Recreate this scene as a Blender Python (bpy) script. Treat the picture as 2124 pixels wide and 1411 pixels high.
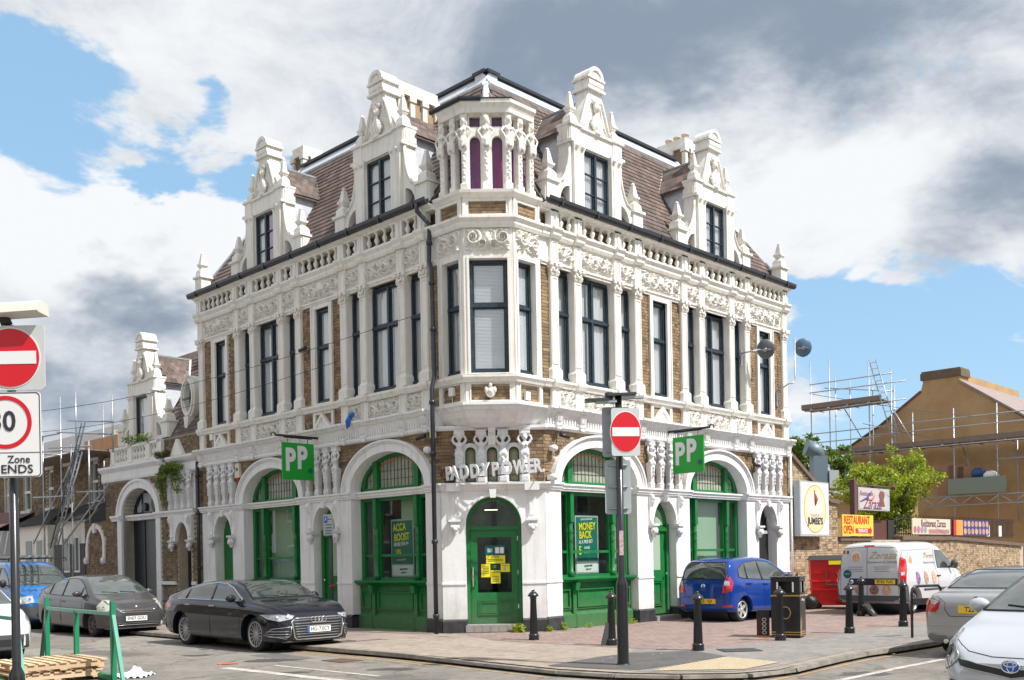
import bpy, bmesh, math, random
import numpy as np
from mathutils import Matrix, Vector
from mathutils.geometry import tessellate_polygon, delaunay_2d_cdt
from mathutils.bvhtree import BVHTree
random.seed(7); rng=np.random.default_rng(7)
R=math.radians; PI=math.pi
for o in list(bpy.data.objects): bpy.data.objects.remove(o)
S=bpy.context.scene; COL=S.collection
# ---------------------------------------------------------------- camera
cd=bpy.data.cameras.new('camera'); cam=bpy.data.objects.new('camera',cd); COL.objects.link(cam)
cam.location=(0,0,1.6); cam.rotation_euler=(Matrix.Rotation(R(90),4,'X')@Matrix.Rotation(-math.atan(.0187),4,'Z')).to_euler()
cd.sensor_fit='HORIZONTAL'; cd.sensor_width=36; cd.lens=35.0; cd.shift_y=.2135; cd.clip_start=.1; cd.clip_end=3000
S.camera=cam
S.render.resolution_x=1024; S.render.resolution_y=680
# ---------------------------------------------------------------- light
SUN_EL=53.; sv=Vector((.857*math.cos(R(SUN_EL)),-.515*math.cos(R(SUN_EL)),math.sin(R(SUN_EL))))
sl=bpy.data.lights.new('sun','SUN'); sl.energy=5.0; sl.angle=R(.55); sl.color=(1,.97,.93)
so=bpy.data.objects.new('sun',sl); COL.objects.link(so); so.rotation_euler=sv.to_track_quat('Z','Y').to_euler()
w=bpy.data.worlds.new('World'); S.world=w; w.use_nodes=True; NT=w.node_tree; NT.nodes.clear()
def nd(t,**k):
    n=NT.nodes.new(t)
    for a,b in k.items(): setattr(n,a,b)
    return n
def ma(op,a,b=None,c=None):
    n=nd('ShaderNodeMath',operation=op)
    for i,v in enumerate((a,b,c)):
        if v is None: continue
        if isinstance(v,(int,float)): n.inputs[i].default_value=v
        else: NT.links.new(v,n.inputs[i])
    return n.outputs[0]
tc=nd('ShaderNodeTexCoord'); sx=nd('ShaderNodeSeparateXYZ'); NT.links.new(tc.outputs['Generated'],sx.inputs[0])
AZ=ma('MULTIPLY',ma('ARCTAN2',sx.outputs[0],sx.outputs[1]),180/PI); EL=ma('MULTIPLY',ma('ARCSINE',sx.outputs[2]),180/PI)
def noise(scale,detail,rough,dist=0,off=(0,0,0),st=(1,1,1.9)):
    mp=nd('ShaderNodeMapping'); mp.inputs['Location'].default_value=off; mp.inputs['Scale'].default_value=st
    NT.links.new(tc.outputs['Generated'],mp.inputs[0])
    n=nd('ShaderNodeTexNoise'); NT.links.new(mp.outputs[0],n.inputs[0])
    n.inputs['Scale'].default_value=scale; n.inputs['Detail'].default_value=detail; n.inputs['Roughness'].default_value=rough; n.inputs['Distortion'].default_value=dist
    return n.outputs[0]
nwarp=ma('MULTIPLY',ma('SUBTRACT',noise(7,4,.6,off=(3,1,2)),.5),9); nwarp2=ma('MULTIPLY',ma('SUBTRACT',noise(8,4,.6,off=(9,5,2)),.5),8)
AZw=ma('ADD',AZ,nwarp); ELw=ma('ADD',EL,nwarp2)
def blobs(lst,base):
    acc=base
    for (a,e,ra,re,amp) in lst:
        q=ma('ADD',ma('POWER',ma('DIVIDE',ma('SUBTRACT',AZw,a),ra),2),ma('POWER',ma('DIVIDE',ma('SUBTRACT',ELw,e),re),2))
        acc=ma('MULTIPLY_ADD',ma('EXPONENT',ma('MULTIPLY',q,-1)),amp,acc)
    return acc
dens=blobs([(-26.5,24,4.6,3.4,-.55),(-19.5,20.5,3.8,1.9,-.55),(-13,20.5,2.4,1.8,-.55),(-16,24,2.2,1.8,-.4),(-9.5,20.5,3,1.2,-.5),(-10,16.5,1.6,1.2,-.35),(-24,15.5,2,1.,-.2),
   (23,10.8,7,3.2,-.52),(18,13.8,3,1.4,-.3),(27,7,8,2.2,-.35),(10,8,5,3,-.2),(50,25,14,8,-.4),(-60,30,16,9,-.4),(120,35,30,10,-.3),(-130,40,30,10,-.3)],
   ma('MULTIPLY_ADD',noise(4.2,10,.64,.35,off=(1.7,.4,.2)),1.5,.03))
cr=nd('ShaderNodeMapRange',interpolation_type='SMOOTHSTEP'); NT.links.new(dens,cr.inputs[0]); cr.inputs[1].default_value=.43; cr.inputs[2].default_value=.57
br=blobs([(-20.5,14.3,3.0,2.8,-.7),(-22,8.8,8,1.6,-.38),(18,27,17,3.8,-.6),(4,27.5,7,4,-.45),(26,17,4.5,2.6,-.5),(-25,18,8,3.0,.55),(-13,14.5,4,4.5,.55),(16,19,7,2.6,.4),(-4,24,6,3,.0),(-7,9,20,3,-.1)],
   ma('MULTIPLY_ADD',noise(6,9,.63,.3,off=(5,2,7)),1.35,-.02))
mr=nd('ShaderNodeMapRange',interpolation_type='SMOOTHSTEP'); NT.links.new(br,mr.inputs[0]); mr.inputs[1].default_value=.0; mr.inputs[2].default_value=.88
cc=nd('ShaderNodeMixRGB'); NT.links.new(mr.outputs[0],cc.inputs[0]); cc.inputs[1].default_value=(.27,.335,.43,1); cc.inputs[2].default_value=(.90,.925,.95,1)
sky=nd('ShaderNodeTexSky',sky_type='NISHITA',sun_disc=False,sun_elevation=R(SUN_EL),sun_rotation=math.atan2(sv.x,sv.y),air_density=1.0,dust_density=.6,ozone_density=1.5)
tint=nd('ShaderNodeMixRGB'); tint.inputs[0].default_value=.62; NT.links.new(sky.outputs[0],tint.inputs[1]); tint.inputs[2].default_value=(2.2,3.8,5.3,1)
b1=nd('ShaderNodeBackground'); NT.links.new(tint.outputs[0],b1.inputs[0]); b1.inputs[1].default_value=.15
b2=nd('ShaderNodeBackground'); NT.links.new(cc.outputs[0],b2.inputs[0]); b2.inputs[1].default_value=.86
hz=nd('ShaderNodeMapRange'); NT.links.new(EL,hz.inputs[0]); hz.inputs[1].default_value=-1.5; hz.inputs[2].default_value=6
cf=ma('MAXIMUM',cr.outputs[0],ma('MULTIPLY',ma('SUBTRACT',1.0,hz.outputs[0]),.55))
mx=nd('ShaderNodeMixShader'); NT.links.new(cf,mx.inputs[0]); NT.links.new(b1.outputs[0],mx.inputs[1]); NT.links.new(b2.outputs[0],mx.inputs[2])
wo=nd('ShaderNodeOutputWorld'); NT.links.new(mx.outputs[0],wo.inputs[0])
S.view_settings.view_transform='Standard'; S.view_settings.look='None'; S.view_settings.exposure=.27; S.view_settings.gamma=1
# ---------------------------------------------------------------- materials
MAT={}
def mat(name,col,rough=.7,metal=0,var=0,vscale=3,col2=None,vamt=0,bump=0,bscale=40,spec=.5,coat=0,isl=0,stain=0,emit=None,trans=0,streak=0,splash=0):
    """principled with optional noise colour mix (vamt toward col2), per-island variation and bump"""
    if name in MAT: return MAT[name]
    m=bpy.data.materials.new(name); m.use_nodes=True; t=m.node_tree; N=t.nodes; L=t.links; p=N['Principled BSDF']
    p.inputs['Base Color'].default_value=(*col,1); p.inputs['Roughness'].default_value=rough; p.inputs['Metallic'].default_value=metal
    p.inputs['Specular IOR Level'].default_value=spec; p.inputs['Coat Weight'].default_value=coat; p.inputs['Coat Roughness'].default_value=.03
    if trans: p.inputs['Transmission Weight'].default_value=trans
    if emit: p.inputs['Emission Color'].default_value=(*emit[0],1); p.inputs['Emission Strength'].default_value=emit[1]
    cur=None
    if vamt or bump or isl or stain or streak or splash:
        ge=N.new('ShaderNodeNewGeometry')
    if vamt:
        n=N.new('ShaderNodeTexNoise'); n.inputs['Scale'].default_value=vscale; n.inputs['Detail'].default_value=8; n.inputs['Roughness'].default_value=.65
        L.new(ge.outputs['Position'],n.inputs['Vector'])
        mr=N.new('ShaderNodeMapRange'); L.new(n.outputs[0],mr.inputs[0]); mr.inputs[1].default_value=.42; mr.inputs[2].default_value=.68; mr.inputs[4].default_value=vamt
        x=N.new('ShaderNodeMixRGB'); x.inputs[1].default_value=(*col,1); x.inputs[2].default_value=(*(col2 or tuple(c*.6 for c in col)),1); L.new(mr.outputs[0],x.inputs[0]); cur=x.outputs[0]
    if streak:
        mp=N.new('ShaderNodeMapping'); mp.inputs['Scale'].default_value=(9,9,.8); L.new(ge.outputs['Position'],mp.inputs[0])
        n=N.new('ShaderNodeTexNoise'); n.inputs['Scale'].default_value=1; n.inputs['Detail'].default_value=6; L.new(mp.outputs[0],n.inputs[0])
        mr=N.new('ShaderNodeMapRange'); L.new(n.outputs[0],mr.inputs[0]); mr.inputs[1].default_value=.52; mr.inputs[2].default_value=.78; mr.inputs[4].default_value=streak
        x=N.new('ShaderNodeMixRGB'); x.inputs[2].default_value=(.26,.23,.18,1); L.new(mr.outputs[0],x.inputs[0])
        if cur: L.new(cur,x.inputs[1])
        else: x.inputs[1].default_value=(*col,1)
        cur=x.outputs[0]
    if splash:
        sp=N.new('ShaderNodeSeparateXYZ'); L.new(ge.outputs['Position'],sp.inputs[0]); n=N.new('ShaderNodeTexNoise'); n.inputs['Scale'].default_value=5; n.inputs['Detail'].default_value=8; n.inputs['Roughness'].default_value=.7; L.new(ge.outputs['Position'],n.inputs['Vector'])
        a=N.new('ShaderNodeMath'); a.operation='MULTIPLY_ADD'; L.new(n.outputs[0],a.inputs[0]); a.inputs[1].default_value=-1.5; L.new(sp.outputs[2],a.inputs[2])
        mr=N.new('ShaderNodeMapRange'); L.new(a.outputs[0],mr.inputs[0]); mr.inputs[1].default_value=-.75; mr.inputs[2].default_value=.15; mr.inputs[3].default_value=splash; mr.inputs[4].default_value=0
        x=N.new('ShaderNodeMixRGB'); x.inputs[2].default_value=(.20,.17,.13,1); L.new(mr.outputs[0],x.inputs[0]); L.new(cur,x.inputs[1]); cur=x.outputs[0]
    if isl:
        oi=N.new('ShaderNodeObjectInfo'); a=N.new('ShaderNodeMath'); a.operation='ADD'; L.new(ge.outputs['Random Per Island'],a.inputs[0]); L.new(oi.outputs['Random'],a.inputs[1])
        fr=N.new('ShaderNodeMath'); fr.operation='FRACT'; L.new(a.outputs[0],fr.inputs[0])
        rp=N.new('ShaderNodeValToRGB'); L.new(fr.outputs[0],rp.inputs[0]); rp.color_ramp.interpolation='LINEAR'
        els=rp.color_ramp.elements; cols=isl; els[0].color=(*cols[0],1); els[1].color=(*cols[-1],1)
        for i,c in enumerate(cols[1:-1]): e=els.new((i+1)/(len(cols)-1)); e.color=(*c,1)
        if cur:
            x=N.new('ShaderNodeMixRGB'); x.blend_type='MULTIPLY'; x.inputs[0].default_value=1; L.new(rp.outputs[0],x.inputs[1]); L.new(cur,x.inputs[2]); cur=x.outputs[0]
        else: cur=rp.outputs[0]
    if cur: L.new(cur,p.inputs['Base Color'])
    if bump:
        n=N.new('ShaderNodeTexNoise'); n.inputs['Scale'].default_value=bscale; n.inputs['Detail'].default_value=5; L.new(ge.outputs['Position'],n.inputs['Vector'])
        b=N.new('ShaderNodeBump'); b.inputs['Strength'].default_value=bump; b.inputs['Distance'].default_value=.02; L.new(n.outputs[0],b.inputs['Height']); L.new(b.outputs[0],p.inputs['Normal'])
    MAT[name]=m; return m
def glass_mat(name,tint=(.8,.85,.85),refl=.07,rough=.01):
    if name in MAT: return MAT[name]
    m=bpy.data.materials.new(name); m.use_nodes=True; t=m.node_tree; N=t.nodes; L=t.links; N.clear()
    o=N.new('ShaderNodeOutputMaterial'); tr=N.new('ShaderNodeBsdfTransparent'); tr.inputs[0].default_value=(*tint,1)
    g=N.new('ShaderNodeBsdfGlossy'); g.inputs['Roughness'].default_value=rough; g.inputs[0].default_value=(1,1,1,1)
    lw=N.new('ShaderNodeLayerWeight'); lw.inputs[0].default_value=.5; a=N.new('ShaderNodeMath'); a.operation='POWER'; L.new(lw.outputs['Facing'],a.inputs[0]); a.inputs[1].default_value=3.5
    b=N.new('ShaderNodeMath'); b.operation='MULTIPLY_ADD'; L.new(a.outputs[0],b.inputs[0]); b.inputs[1].default_value=.9; b.inputs[2].default_value=refl
    x=N.new('ShaderNodeMixShader'); L.new(b.outputs[0],x.inputs[0]); L.new(tr.outputs[0],x.inputs[1]); L.new(g.outputs[0],x.inputs[2]); L.new(x.outputs[0],o.inputs[0])
    MAT[name]=m; return m
CREAM=mat('cream_stucco',(.74,.68,.58),.75,vamt=.3,vscale=1.6,col2=(.62,.55,.44),bump=.12,bscale=25,streak=.35)
CREAMR=mat('pale_stucco',(.76,.74,.69),.75,vamt=.3,vscale=1.6,col2=(.66,.62,.54),bump=.12,bscale=25,streak=.25)
WHITE=mat('white_painted_render',(.81,.81,.81),.6,vamt=.45,vscale=2.4,col2=(.70,.68,.64),bump=.15,bscale=14,streak=.32,splash=.32)
RELC=mat('carved_cream_stucco',(.70,.62,.48),.8,vamt=.4,vscale=9,col2=(.48,.40,.27))
MORTAR=mat('lime_mortar',(.50,.44,.33),.95,vamt=.5,vscale=4,col2=(.30,.26,.2),bump=.3,bscale=60)
BRICK=mat('yellow_stock_brick',(.9,.9,.9),.9,vamt=.55,vscale=7,col2=(.5,.48,.45),bump=.4,bscale=70,isl=[(.38,.26,.14),(.27,.18,.105),(.44,.31,.18),(.21,.145,.09),(.34,.23,.125),(.13,.10,.075)])
BRICKD=mat('sooty_and_recess_brick',(.9,.9,.9),.92,vamt=.6,vscale=5,col2=(.45,.44,.42),bump=.4,bscale=70,isl=[(.30,.215,.125),(.18,.135,.09),(.36,.26,.155),(.13,.10,.075),(.27,.195,.12)])
BRICKP=mat('pale_stock_brick',(.95,.95,.95),.9,vamt=.5,vscale=6,col2=(.6,.58,.55),bump=.4,bscale=70,isl=[(.50,.38,.24),(.36,.25,.15),(.58,.46,.30),(.20,.14,.10),(.46,.33,.19),(.55,.44,.31),(.30,.20,.12)])
TILE=mat('brown_clay_tile',(.95,.95,.95),.85,vamt=.75,vscale=1.6,col2=(.50,.52,.48),bump=.4,bscale=60,isl=[(.185,.125,.105),(.12,.09,.078),(.23,.155,.13),(.15,.115,.10),(.095,.075,.068),(.17,.13,.12)])
LEAD=mat('pale_lead_flashing',(.62,.65,.70),.45,metal=0,vamt=.6,vscale=3,col2=(.36,.40,.47),bump=.4,bscale=8)
BLACK=mat('black_gutter_paint',(.018,.022,.03),.35,vamt=.4,vscale=9,col2=(.05,.05,.055))
NAVY=mat('dark_navy_window_paint',(.012,.028,.045),.4,vamt=.25,vscale=14,col2=(.12,.15,.15))
GREEN=mat('dark_green_gloss_paint',(.007,.175,.042),.36,vamt=.7,vscale=7,col2=(.012,.115,.03),bump=.25,bscale=18,splash=.34)
GREENF=mat('flat_green_board',(.006,.15,.02),.5)
PLINTH=mat('black_plinth_paint',(.03,.032,.038),.45,vamt=.5,vscale=6,col2=(.09,.085,.08))
GLASS=glass_mat('window_glass',(.86,.90,.92),.17)
GLASSG=glass_mat('shop_glass',(.80,.87,.84),.04)
LEADED=mat('pale_leaded_glass',(.36,.40,.31),.15,vamt=.7,vscale=3,col2=(.20,.23,.18),bump=.3,bscale=12,spec=.6)
STAIN=mat('amber_stained_glass',(.42,.20,.06),.3)
LEADBAR=mat('lead_came',(.08,.06,.05),.6)
CURT=mat('net_curtain',(.64,.64,.64),.95,vamt=.3,vscale=10,col2=(.62,.62,.62))
BLIND=mat('white_blind_slat',(.82,.83,.85),.6)
PURP=mat('purple_curtain',(.42,.05,.30),.8,vamt=.6,vscale=6,col2=(.14,.05,.22))
REDC=mat('crimson_curtain',(.7,.03,.10),.8)
DARK=mat('dark_interior',(.02,.022,.024),.9)
PALEB=mat('pale_green_window_board',(.34,.46,.33),.6,vamt=.3,vscale=2,col2=(.27,.38,.28))
STEEL=mat('galvanised_tube',(.40,.42,.45),.4,metal=.6,vamt=.5,vscale=6,col2=(.25,.26,.28))
BLKPOLE=mat('black_pole_paint',(.012,.013,.015),.28,vamt=.3,vscale=20,col2=(.03,.03,.03),coat=.3)
CHROME=mat('chrome',(.75,.76,.78),.12,metal=1)
RUBBER=mat('tyre_rubber',(.018,.018,.019),.8,bump=.2,bscale=80)
BLKPL=mat('black_trim_plastic',(.02,.021,.023),.5)
RED=mat('sign_red',(.62,.008,.02),.4); SWHITE=mat('sign_white',(.78,.78,.77),.4); SGREY=mat('sign_grey_back',(.42,.46,.48),.5,vamt=.2,vscale=6)
SBLACK=mat('sign_black',(.02,.02,.03),.4); PPG=mat('shop_sign_green',(.005,.33,.03),.35); DTEAL=mat('dark_teal',(.0,.11,.10),.4)
YEL=mat('poster_yellow',(.80,.72,.02),.5); ORANGE=mat('orange',(.8,.25,.03),.5)
# ---------------------------------------------------------------- mesh helpers
class MB:
    def __init__(s): s.v=[]; s.f=[]; s.sm=[]; s.T=None
    def av(s,pts):
        b=len(s.v)
        for p in pts:
            p=Vector(p)
            if s.T is not None: p=s.T@p
            s.v.append((p.x,p.y,p.z))
        return b
    def face(s,idx,sm=False): s.f.append(tuple(idx)); s.sm.append(sm)
    def quad(s,a,b,c,d,sm=False): k=s.av((a,b,c,d)); s.face((k,k+1,k+2,k+3),sm)
    def box(s,x0,x1,y0,y1,z0,z1):
        k=s.av([(x,y,z) for x in (x0,x1) for y in (y0,y1) for z in (z0,z1)])
        for q in ((0,1,3,2),(4,6,7,5),(0,4,5,1),(2,3,7,6),(0,2,6,4),(1,5,7,3)): s.face([k+i for i in q])
    def fbox(s,x0,x1,y0,y1,z0,z1,t0=0,t1=0):   # box whose top is inset by t0 in x, t1 in y
        k=s.av([(x0,y0,z0),(x1,y0,z0),(x1,y1,z0),(x0,y1,z0),(x0+t0,y0+t1,z1),(x1-t0,y0+t1,z1),(x1-t0,y1-t1,z1),(x0+t0,y1-t1,z1)])
        for q in ((0,3,2,1),(4,5,6,7),(0,1,5,4),(1,2,6,5),(2,3,7,6),(3,0,4,7)): s.face([k+i for i in q])
    def poly(s,outer,y0,y1,holes=()):          # (x,z) outline with holes, thickness along y
        loops=[list(outer)]+[list(h) for h in holes]
        tri=tessellate_polygon([[Vector((p[0],p[1],0)) for p in l] for l in loops])
        flat=[p for l in loops for p in l]; n=len(flat)
        a=s.av([(p[0],y0,p[1]) for p in flat]); b=s.av([(p[0],y1,p[1]) for p in flat])
        for t in tri: s.face([a+i for i in t]); s.face([b+i for i in reversed(t)])
        k=0
        for l in loops:
            m=len(l)
            for i in range(m):
                j=(i+1)%m; s.face((a+k+i,a+k+j,b+k+j,b+k+i))
            k+=m
    def prof(s,pr,x0,x1):                      # profile [(y,z)...] swept along x, closed
        n=len(pr); a=s.av([(x0,y,z) for y,z in pr]); b=s.av([(x1,y,z) for y,z in pr])
        for i in range(n): j=(i+1)%n; s.face((a+i,a+j,b+j,b+i))
        s.face([a+i for i in reversed(range(n))]); s.face([b+i for i in range(n)])
    def sweep(s,path,pr,closed=False):         # plan path [(x,y)], profile [(out,z)], outward = right of direction
        n=len(path); P=[Vector(p) for p in path]; rings=[]
        for i in range(n):
            d1=(P[i]-P[i-1]).normalized() if (i>0 or closed) else None
            d2=(P[(i+1)%n]-P[i]).normalized() if (i<n-1 or closed) else None
            if d1 is None: d1=d2
            if d2 is None: d2=d1
            n1=Vector((d1.y,-d1.x)); n2=Vector((d2.y,-d2.x)); m=(n1+n2); m=m/max(.3,m.dot(n1))
            rings.append(s.av([(P[i].x+m.x*o,P[i].y+m.y*o,z) for o,z in pr]))
        k=len(pr)
        for i in range(n if closed else n-1):
            a,b=rings[i],rings[(i+1)%n]
            for j in range(k): q=(j+1)%k; s.face((a+j,a+q,b+q,b+j))
        if not closed: s.face([rings[0]+j for j in range(k)]); s.face([rings[-1]+j for j in reversed(range(k))])
    def lathe(s,pr,c=(0,0,0),n=12,sm=True,axis='z',sc=(1,1),cap=3):
        rings=[]
        for r,h in pr:
            pts=[]
            for i in range(n):
                a=2*PI*(i+.5)/n; u,v=r*math.cos(a)*sc[0],r*math.sin(a)*sc[1]
                pts.append((c[0]+u,c[1]+v,c[2]+h) if axis=='z' else ((c[0]+u,c[1]+h,c[2]+v) if axis=='y' else (c[0]+h,c[1]+u,c[2]+v)))
            rings.append(s.av(pts))
        for a,b in zip(rings,rings[1:]):
            for i in range(n): j=(i+1)%n; s.face((a+i,a+j,b+j,b+i),sm)
        if cap&1: s.face([rings[0]+i for i in reversed(range(n))])
        if cap&2: s.face([rings[-1]+i for i in range(n)])
    def tube(s,pts,r,n=8,sm=True):
        P=[Vector(p) for p in pts]; rr=r if isinstance(r,(list,tuple)) else [r]*len(P); rings=[]
        up=None
        for i,p in enumerate(P):
            d=((P[min(i+1,len(P)-1)]-P[max(i-1,0)])).normalized()
            if up is None: up=Vector((0,0,1)) if abs(d.z)<.9 else Vector((1,0,0))
            x=d.cross(up).normalized(); y=x.cross(d).normalized(); up=y
            rings.append(s.av([p+x*rr[i]*math.cos(2*PI*k/n)+y*rr[i]*math.sin(2*PI*k/n) for k in range(n)]))
        for a,b in zip(rings,rings[1:]):
            for i in range(n): j=(i+1)%n; s.face((a+i,a+j,b+j,b+i),sm)
        s.face([rings[0]+i for i in reversed(range(n))]); s.face([rings[-1]+i for i in range(n)])
    def ball(s,c,r,n=10,m=6):
        rx,ry,rz=r if isinstance(r,(list,tuple)) else (r,r,r)
        s.lathe([(max(.02,math.sin(PI*i/m)),-math.cos(PI*i/m)) for i in range(m+1)],(0,0,0),n) if False else None
        rings=[]
        for i in range(m+1):
            t=PI*i/m; q=max(.01,math.sin(t)); rings.append(s.av([(c[0]+rx*q*math.cos(2*PI*k/n),c[1]+ry*q*math.sin(2*PI*k/n),c[2]-rz*math.cos(t)) for k in range(n)]))
        for a,b in zip(rings,rings[1:]):
            for i in range(n): j=(i+1)%n; s.face((a+i,a+j,b+j,b+i),True)
    def grid(s,fn,nu,nv,sm=True):
        k=s.av([fn(i/nu,j/nv) for j in range(nv+1) for i in range(nu+1)])
        for j in range(nv):
            for i in range(nu): a=k+j*(nu+1)+i; s.face((a,a+1,a+nu+2,a+nu+1),sm)
    def mesh(s,name,m=None):
        me=bpy.data.meshes.new(name); me.from_pydata(s.v,[],s.f); me.polygons.foreach_set('use_smooth',s.sm)
        if m: me.materials.append(m)
        me.update(); return me
def clusters(mb):
    n=len(mb.v); p=list(range(n))
    def f(i):
        while p[i]!=i: p[i]=p[p[i]]; i=p[i]
        return i
    for q in mb.f:
        a=f(q[0])
        for v in q[1:]: p[f(v)]=a
    isl={}
    for i in range(n): isl.setdefault(f(i),[]).append(i)
    K=list(isl)
    if len(K)<2 or len(K)>160: return None
    V=np.array(mb.v); B=[(V[isl[k]].min(0)-.006,V[isl[k]].max(0)+.006) for k in K]; g=list(range(len(K)))
    def h(i):
        while g[i]!=i: i=g[i]
        return i
    for i in range(len(K)):
        for j in range(i):
            if (B[i][0]<=B[j][1]).all() and (B[j][0]<=B[i][1]).all(): g[h(i)]=h(j)
    if len({h(i) for i in range(len(K))})<2: return None
    out={}
    for i,k in enumerate(K): out.setdefault(h(i),set()).update(isl[k])
    res=[]
    for vs in out.values():
        m=MB(); ix=sorted(vs); mp={v:i for i,v in enumerate(ix)}; m.v=[mb.v[i] for i in ix]
        for q,sm in zip(mb.f,mb.sm):
            if q[0] in vs: m.f.append(tuple(mp[v] for v in q)); m.sm.append(sm)
        res.append(m)
    return res
W={}
STUFFN={'fluting','blind','lead_cames','tactile_dome','deck'}
def wm(o): return W.get(o.name,Matrix())
def thing(name,label,cat,loc=(0,0,0),rz=0,group=None,M=None):
    o=bpy.data.objects.new(name,None); COL.objects.link(o); M=M or Matrix.Translation(loc)@Matrix.Rotation(rz,4,'Z'); o.matrix_world=M; W[o.name]=M.copy()
    o.empty_display_size=.2; o['label']=label; o['category']=cat
    if group: o['group']=group
    return o
def add(name,mb,m,par=None,M=None,loc=None):
    """M in the parent's own space; a mesh datablock may be passed to share it"""
    if isinstance(mb,MB) and par is not None and name not in STUFFN:
        cl=clusters(mb)
        if cl and len(cl)<=40:
            for q in cl[1:]: add(name,q.mesh(name,m),m,par,M,loc)
            mb=cl[0]
    me=mb if isinstance(mb,bpy.types.Mesh) else mb.mesh(name,m)
    o=bpy.data.objects.new(name,me); COL.objects.link(o)
    if name in STUFFN: o['kind']='stuff'
    if M is None: M=Matrix.Translation(loc) if loc else Matrix()
    if par: o.parent=par
    o.matrix_local=M; W[o.name]=wm(par)@M if par else M.copy()
    return o
def addw(name,mb,m,par,Mw): return add(name,mb,m,par,wm(par).inverted()@Mw)
def tag(o,label,cat,group=None):
    o['label']=label; o['category']=cat
    if group: o['group']=group
    return o
def struct(o,lab=None): o['kind']='structure'; return o
def bx(name,m,par,x0,x1,y0,y1,z0,z1,M=None):
    b=MB(); b.box(x0,x1,y0,y1,z0,z1); return add(name,b,m,par,M)
TXT={}
def text(name,s_,size,m,par,Mw,ext=.004,bold=0,sx_=1,align='CENTER',local=False,shear=0):
    key=(s_,size,ext,bold,align,m.name,shear)
    if key not in TXT:
        cu=bpy.data.curves.new(name,'FONT'); cu.body=s_; cu.size=size; cu.extrude=ext; cu.offset=bold; cu.align_x=align; cu.align_y='CENTER'; cu.resolution_u=3; cu.shear=shear
        t=bpy.data.objects.new('tmp',cu); COL.objects.link(t); bpy.context.view_layer.update()
        me=bpy.data.meshes.new_from_object(t.evaluated_get(bpy.context.evaluated_depsgraph_get())); bpy.data.objects.remove(t); me.materials.clear(); me.materials.append(m); TXT[key]=me
    M=Mw@Matrix.Diagonal((sx_,1,1,1))
    return add(name,TXT[key],None,par,M) if local else addw(name,TXT[key],None,par,M)
def ellipse(cx,cz,a,b,t0,t1,n): return [(cx+a*math.cos(t0+(t1-t0)*i/n),cz+b*math.sin(t0+(t1-t0)*i/n)) for i in range(n+1)]
def remeshed(mb,name,voxel,m):
    o=bpy.data.objects.new('tmp',mb.mesh(name)); COL.objects.link(o); r=o.modifiers.new('r','REMESH'); r.mode='VOXEL'; r.voxel_size=voxel; r.use_smooth_shade=True
    s_=o.modifiers.new('s','SMOOTH'); s_.iterations=2; s_.factor=.4
    bpy.context.view_layer.update()
    me=bpy.data.meshes.new_from_object(o.evaluated_get(bpy.context.evaluated_depsgraph_get())); bpy.data.objects.remove(o); me.name=name; me.materials.clear(); me.materials.append(m); return me
# frames --------------------------------------------------------
n1=math.hypot(2092,2065); dL=Vector((-2092/n1,2065/n1)); n2=math.hypot(2038,2065); dR=Vector((2038/n2,2065/n2))
PL=Vector((-1.5,21.7)); PR=Vector((.72,21.72))
nL=Vector((-dL.y,dL.x)); nR=Vector((dR.y,-dR.x))
def frame(P,D,N): return Matrix(((D.x,N.x,0,P.x),(D.y,N.y,0,P.y),(0,0,1,0),(0,0,0,1)))
FL=frame(PL,dL,nL); FR=frame(PR,dR,nR)
dC=(PR-PL).normalized(); FC=frame(PL,dC,Vector((dC.y,-dC.x)))
FRM={'L':FL,'R':FR,'C':FC}
def T(x,y=0,z=0): return Matrix.Translation((x,y,z))
def tmat(f,s_,z,d):                            # text matrix on a facade
    F=FRM[f] if isinstance(f,str) else f; o=F@Vector((s_,d,z)); X=(F.col[0].xyz).normalized(); Nn=F.col[1].xyz.normalized()
    if X.cross(Vector((0,0,1))).dot(Nn)<0: X=-X
    return Matrix(((X.x,0,Nn.x,o.x),(X.y,0,Nn.y,o.y),(0,1,0,o.z),(0,0,0,1)))
def gm(x,y,z,deg): return T(x,y,z)@Matrix.Rotation(R(deg),4,'Z')
# pieces (bricks, tiles): the largest in view as objects, the rest joined ----------
def unit_box(name,m,y0=-.5,y1=.5):
    b=MB(); b.box(-.5,.5,y0,y1,-.5,.5); return b.mesh(name,m)
CAMP=Vector((0,0,1.6))
def pieces(name,lst,m,par,nmax=300):
    """lst of (world matrix with scale) ; unit cube pieces"""
    if not lst: return
    lst=sorted(lst,key=lambda M: (M.translation-CAMP).length/ (M.col[0].xyz.length))
    me=unit_box(name,m)
    for M in lst[:nmax]: addw(name,me,None,par,M)
    rest=lst[nmax:]
    if rest:
        A=np.array([[list(r) for r in M] for M in rest]); u=np.array([(x,y,z,1) for x in (-.5,.5) for y in (-.5,.5) for z in (-.5,.5)])
        V=np.einsum('nij,kj->nki',A,u)[...,:3].reshape(-1,3); q=np.array(((0,1,3,2),(4,6,7,5),(0,4,5,1),(2,3,7,6),(0,2,6,4),(1,5,7,3)))
        Fc=(q[None]+8*np.arange(len(rest))[:,None,None]).reshape(-1,4)
        mm=bpy.data.meshes.new(name+'_field'); mm.from_pydata(V.tolist(),[],Fc.tolist()); mm.materials.append(m)
        o=addw(name+'_field',mm,None,par,Matrix()); o['kind']='stuff'
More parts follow.
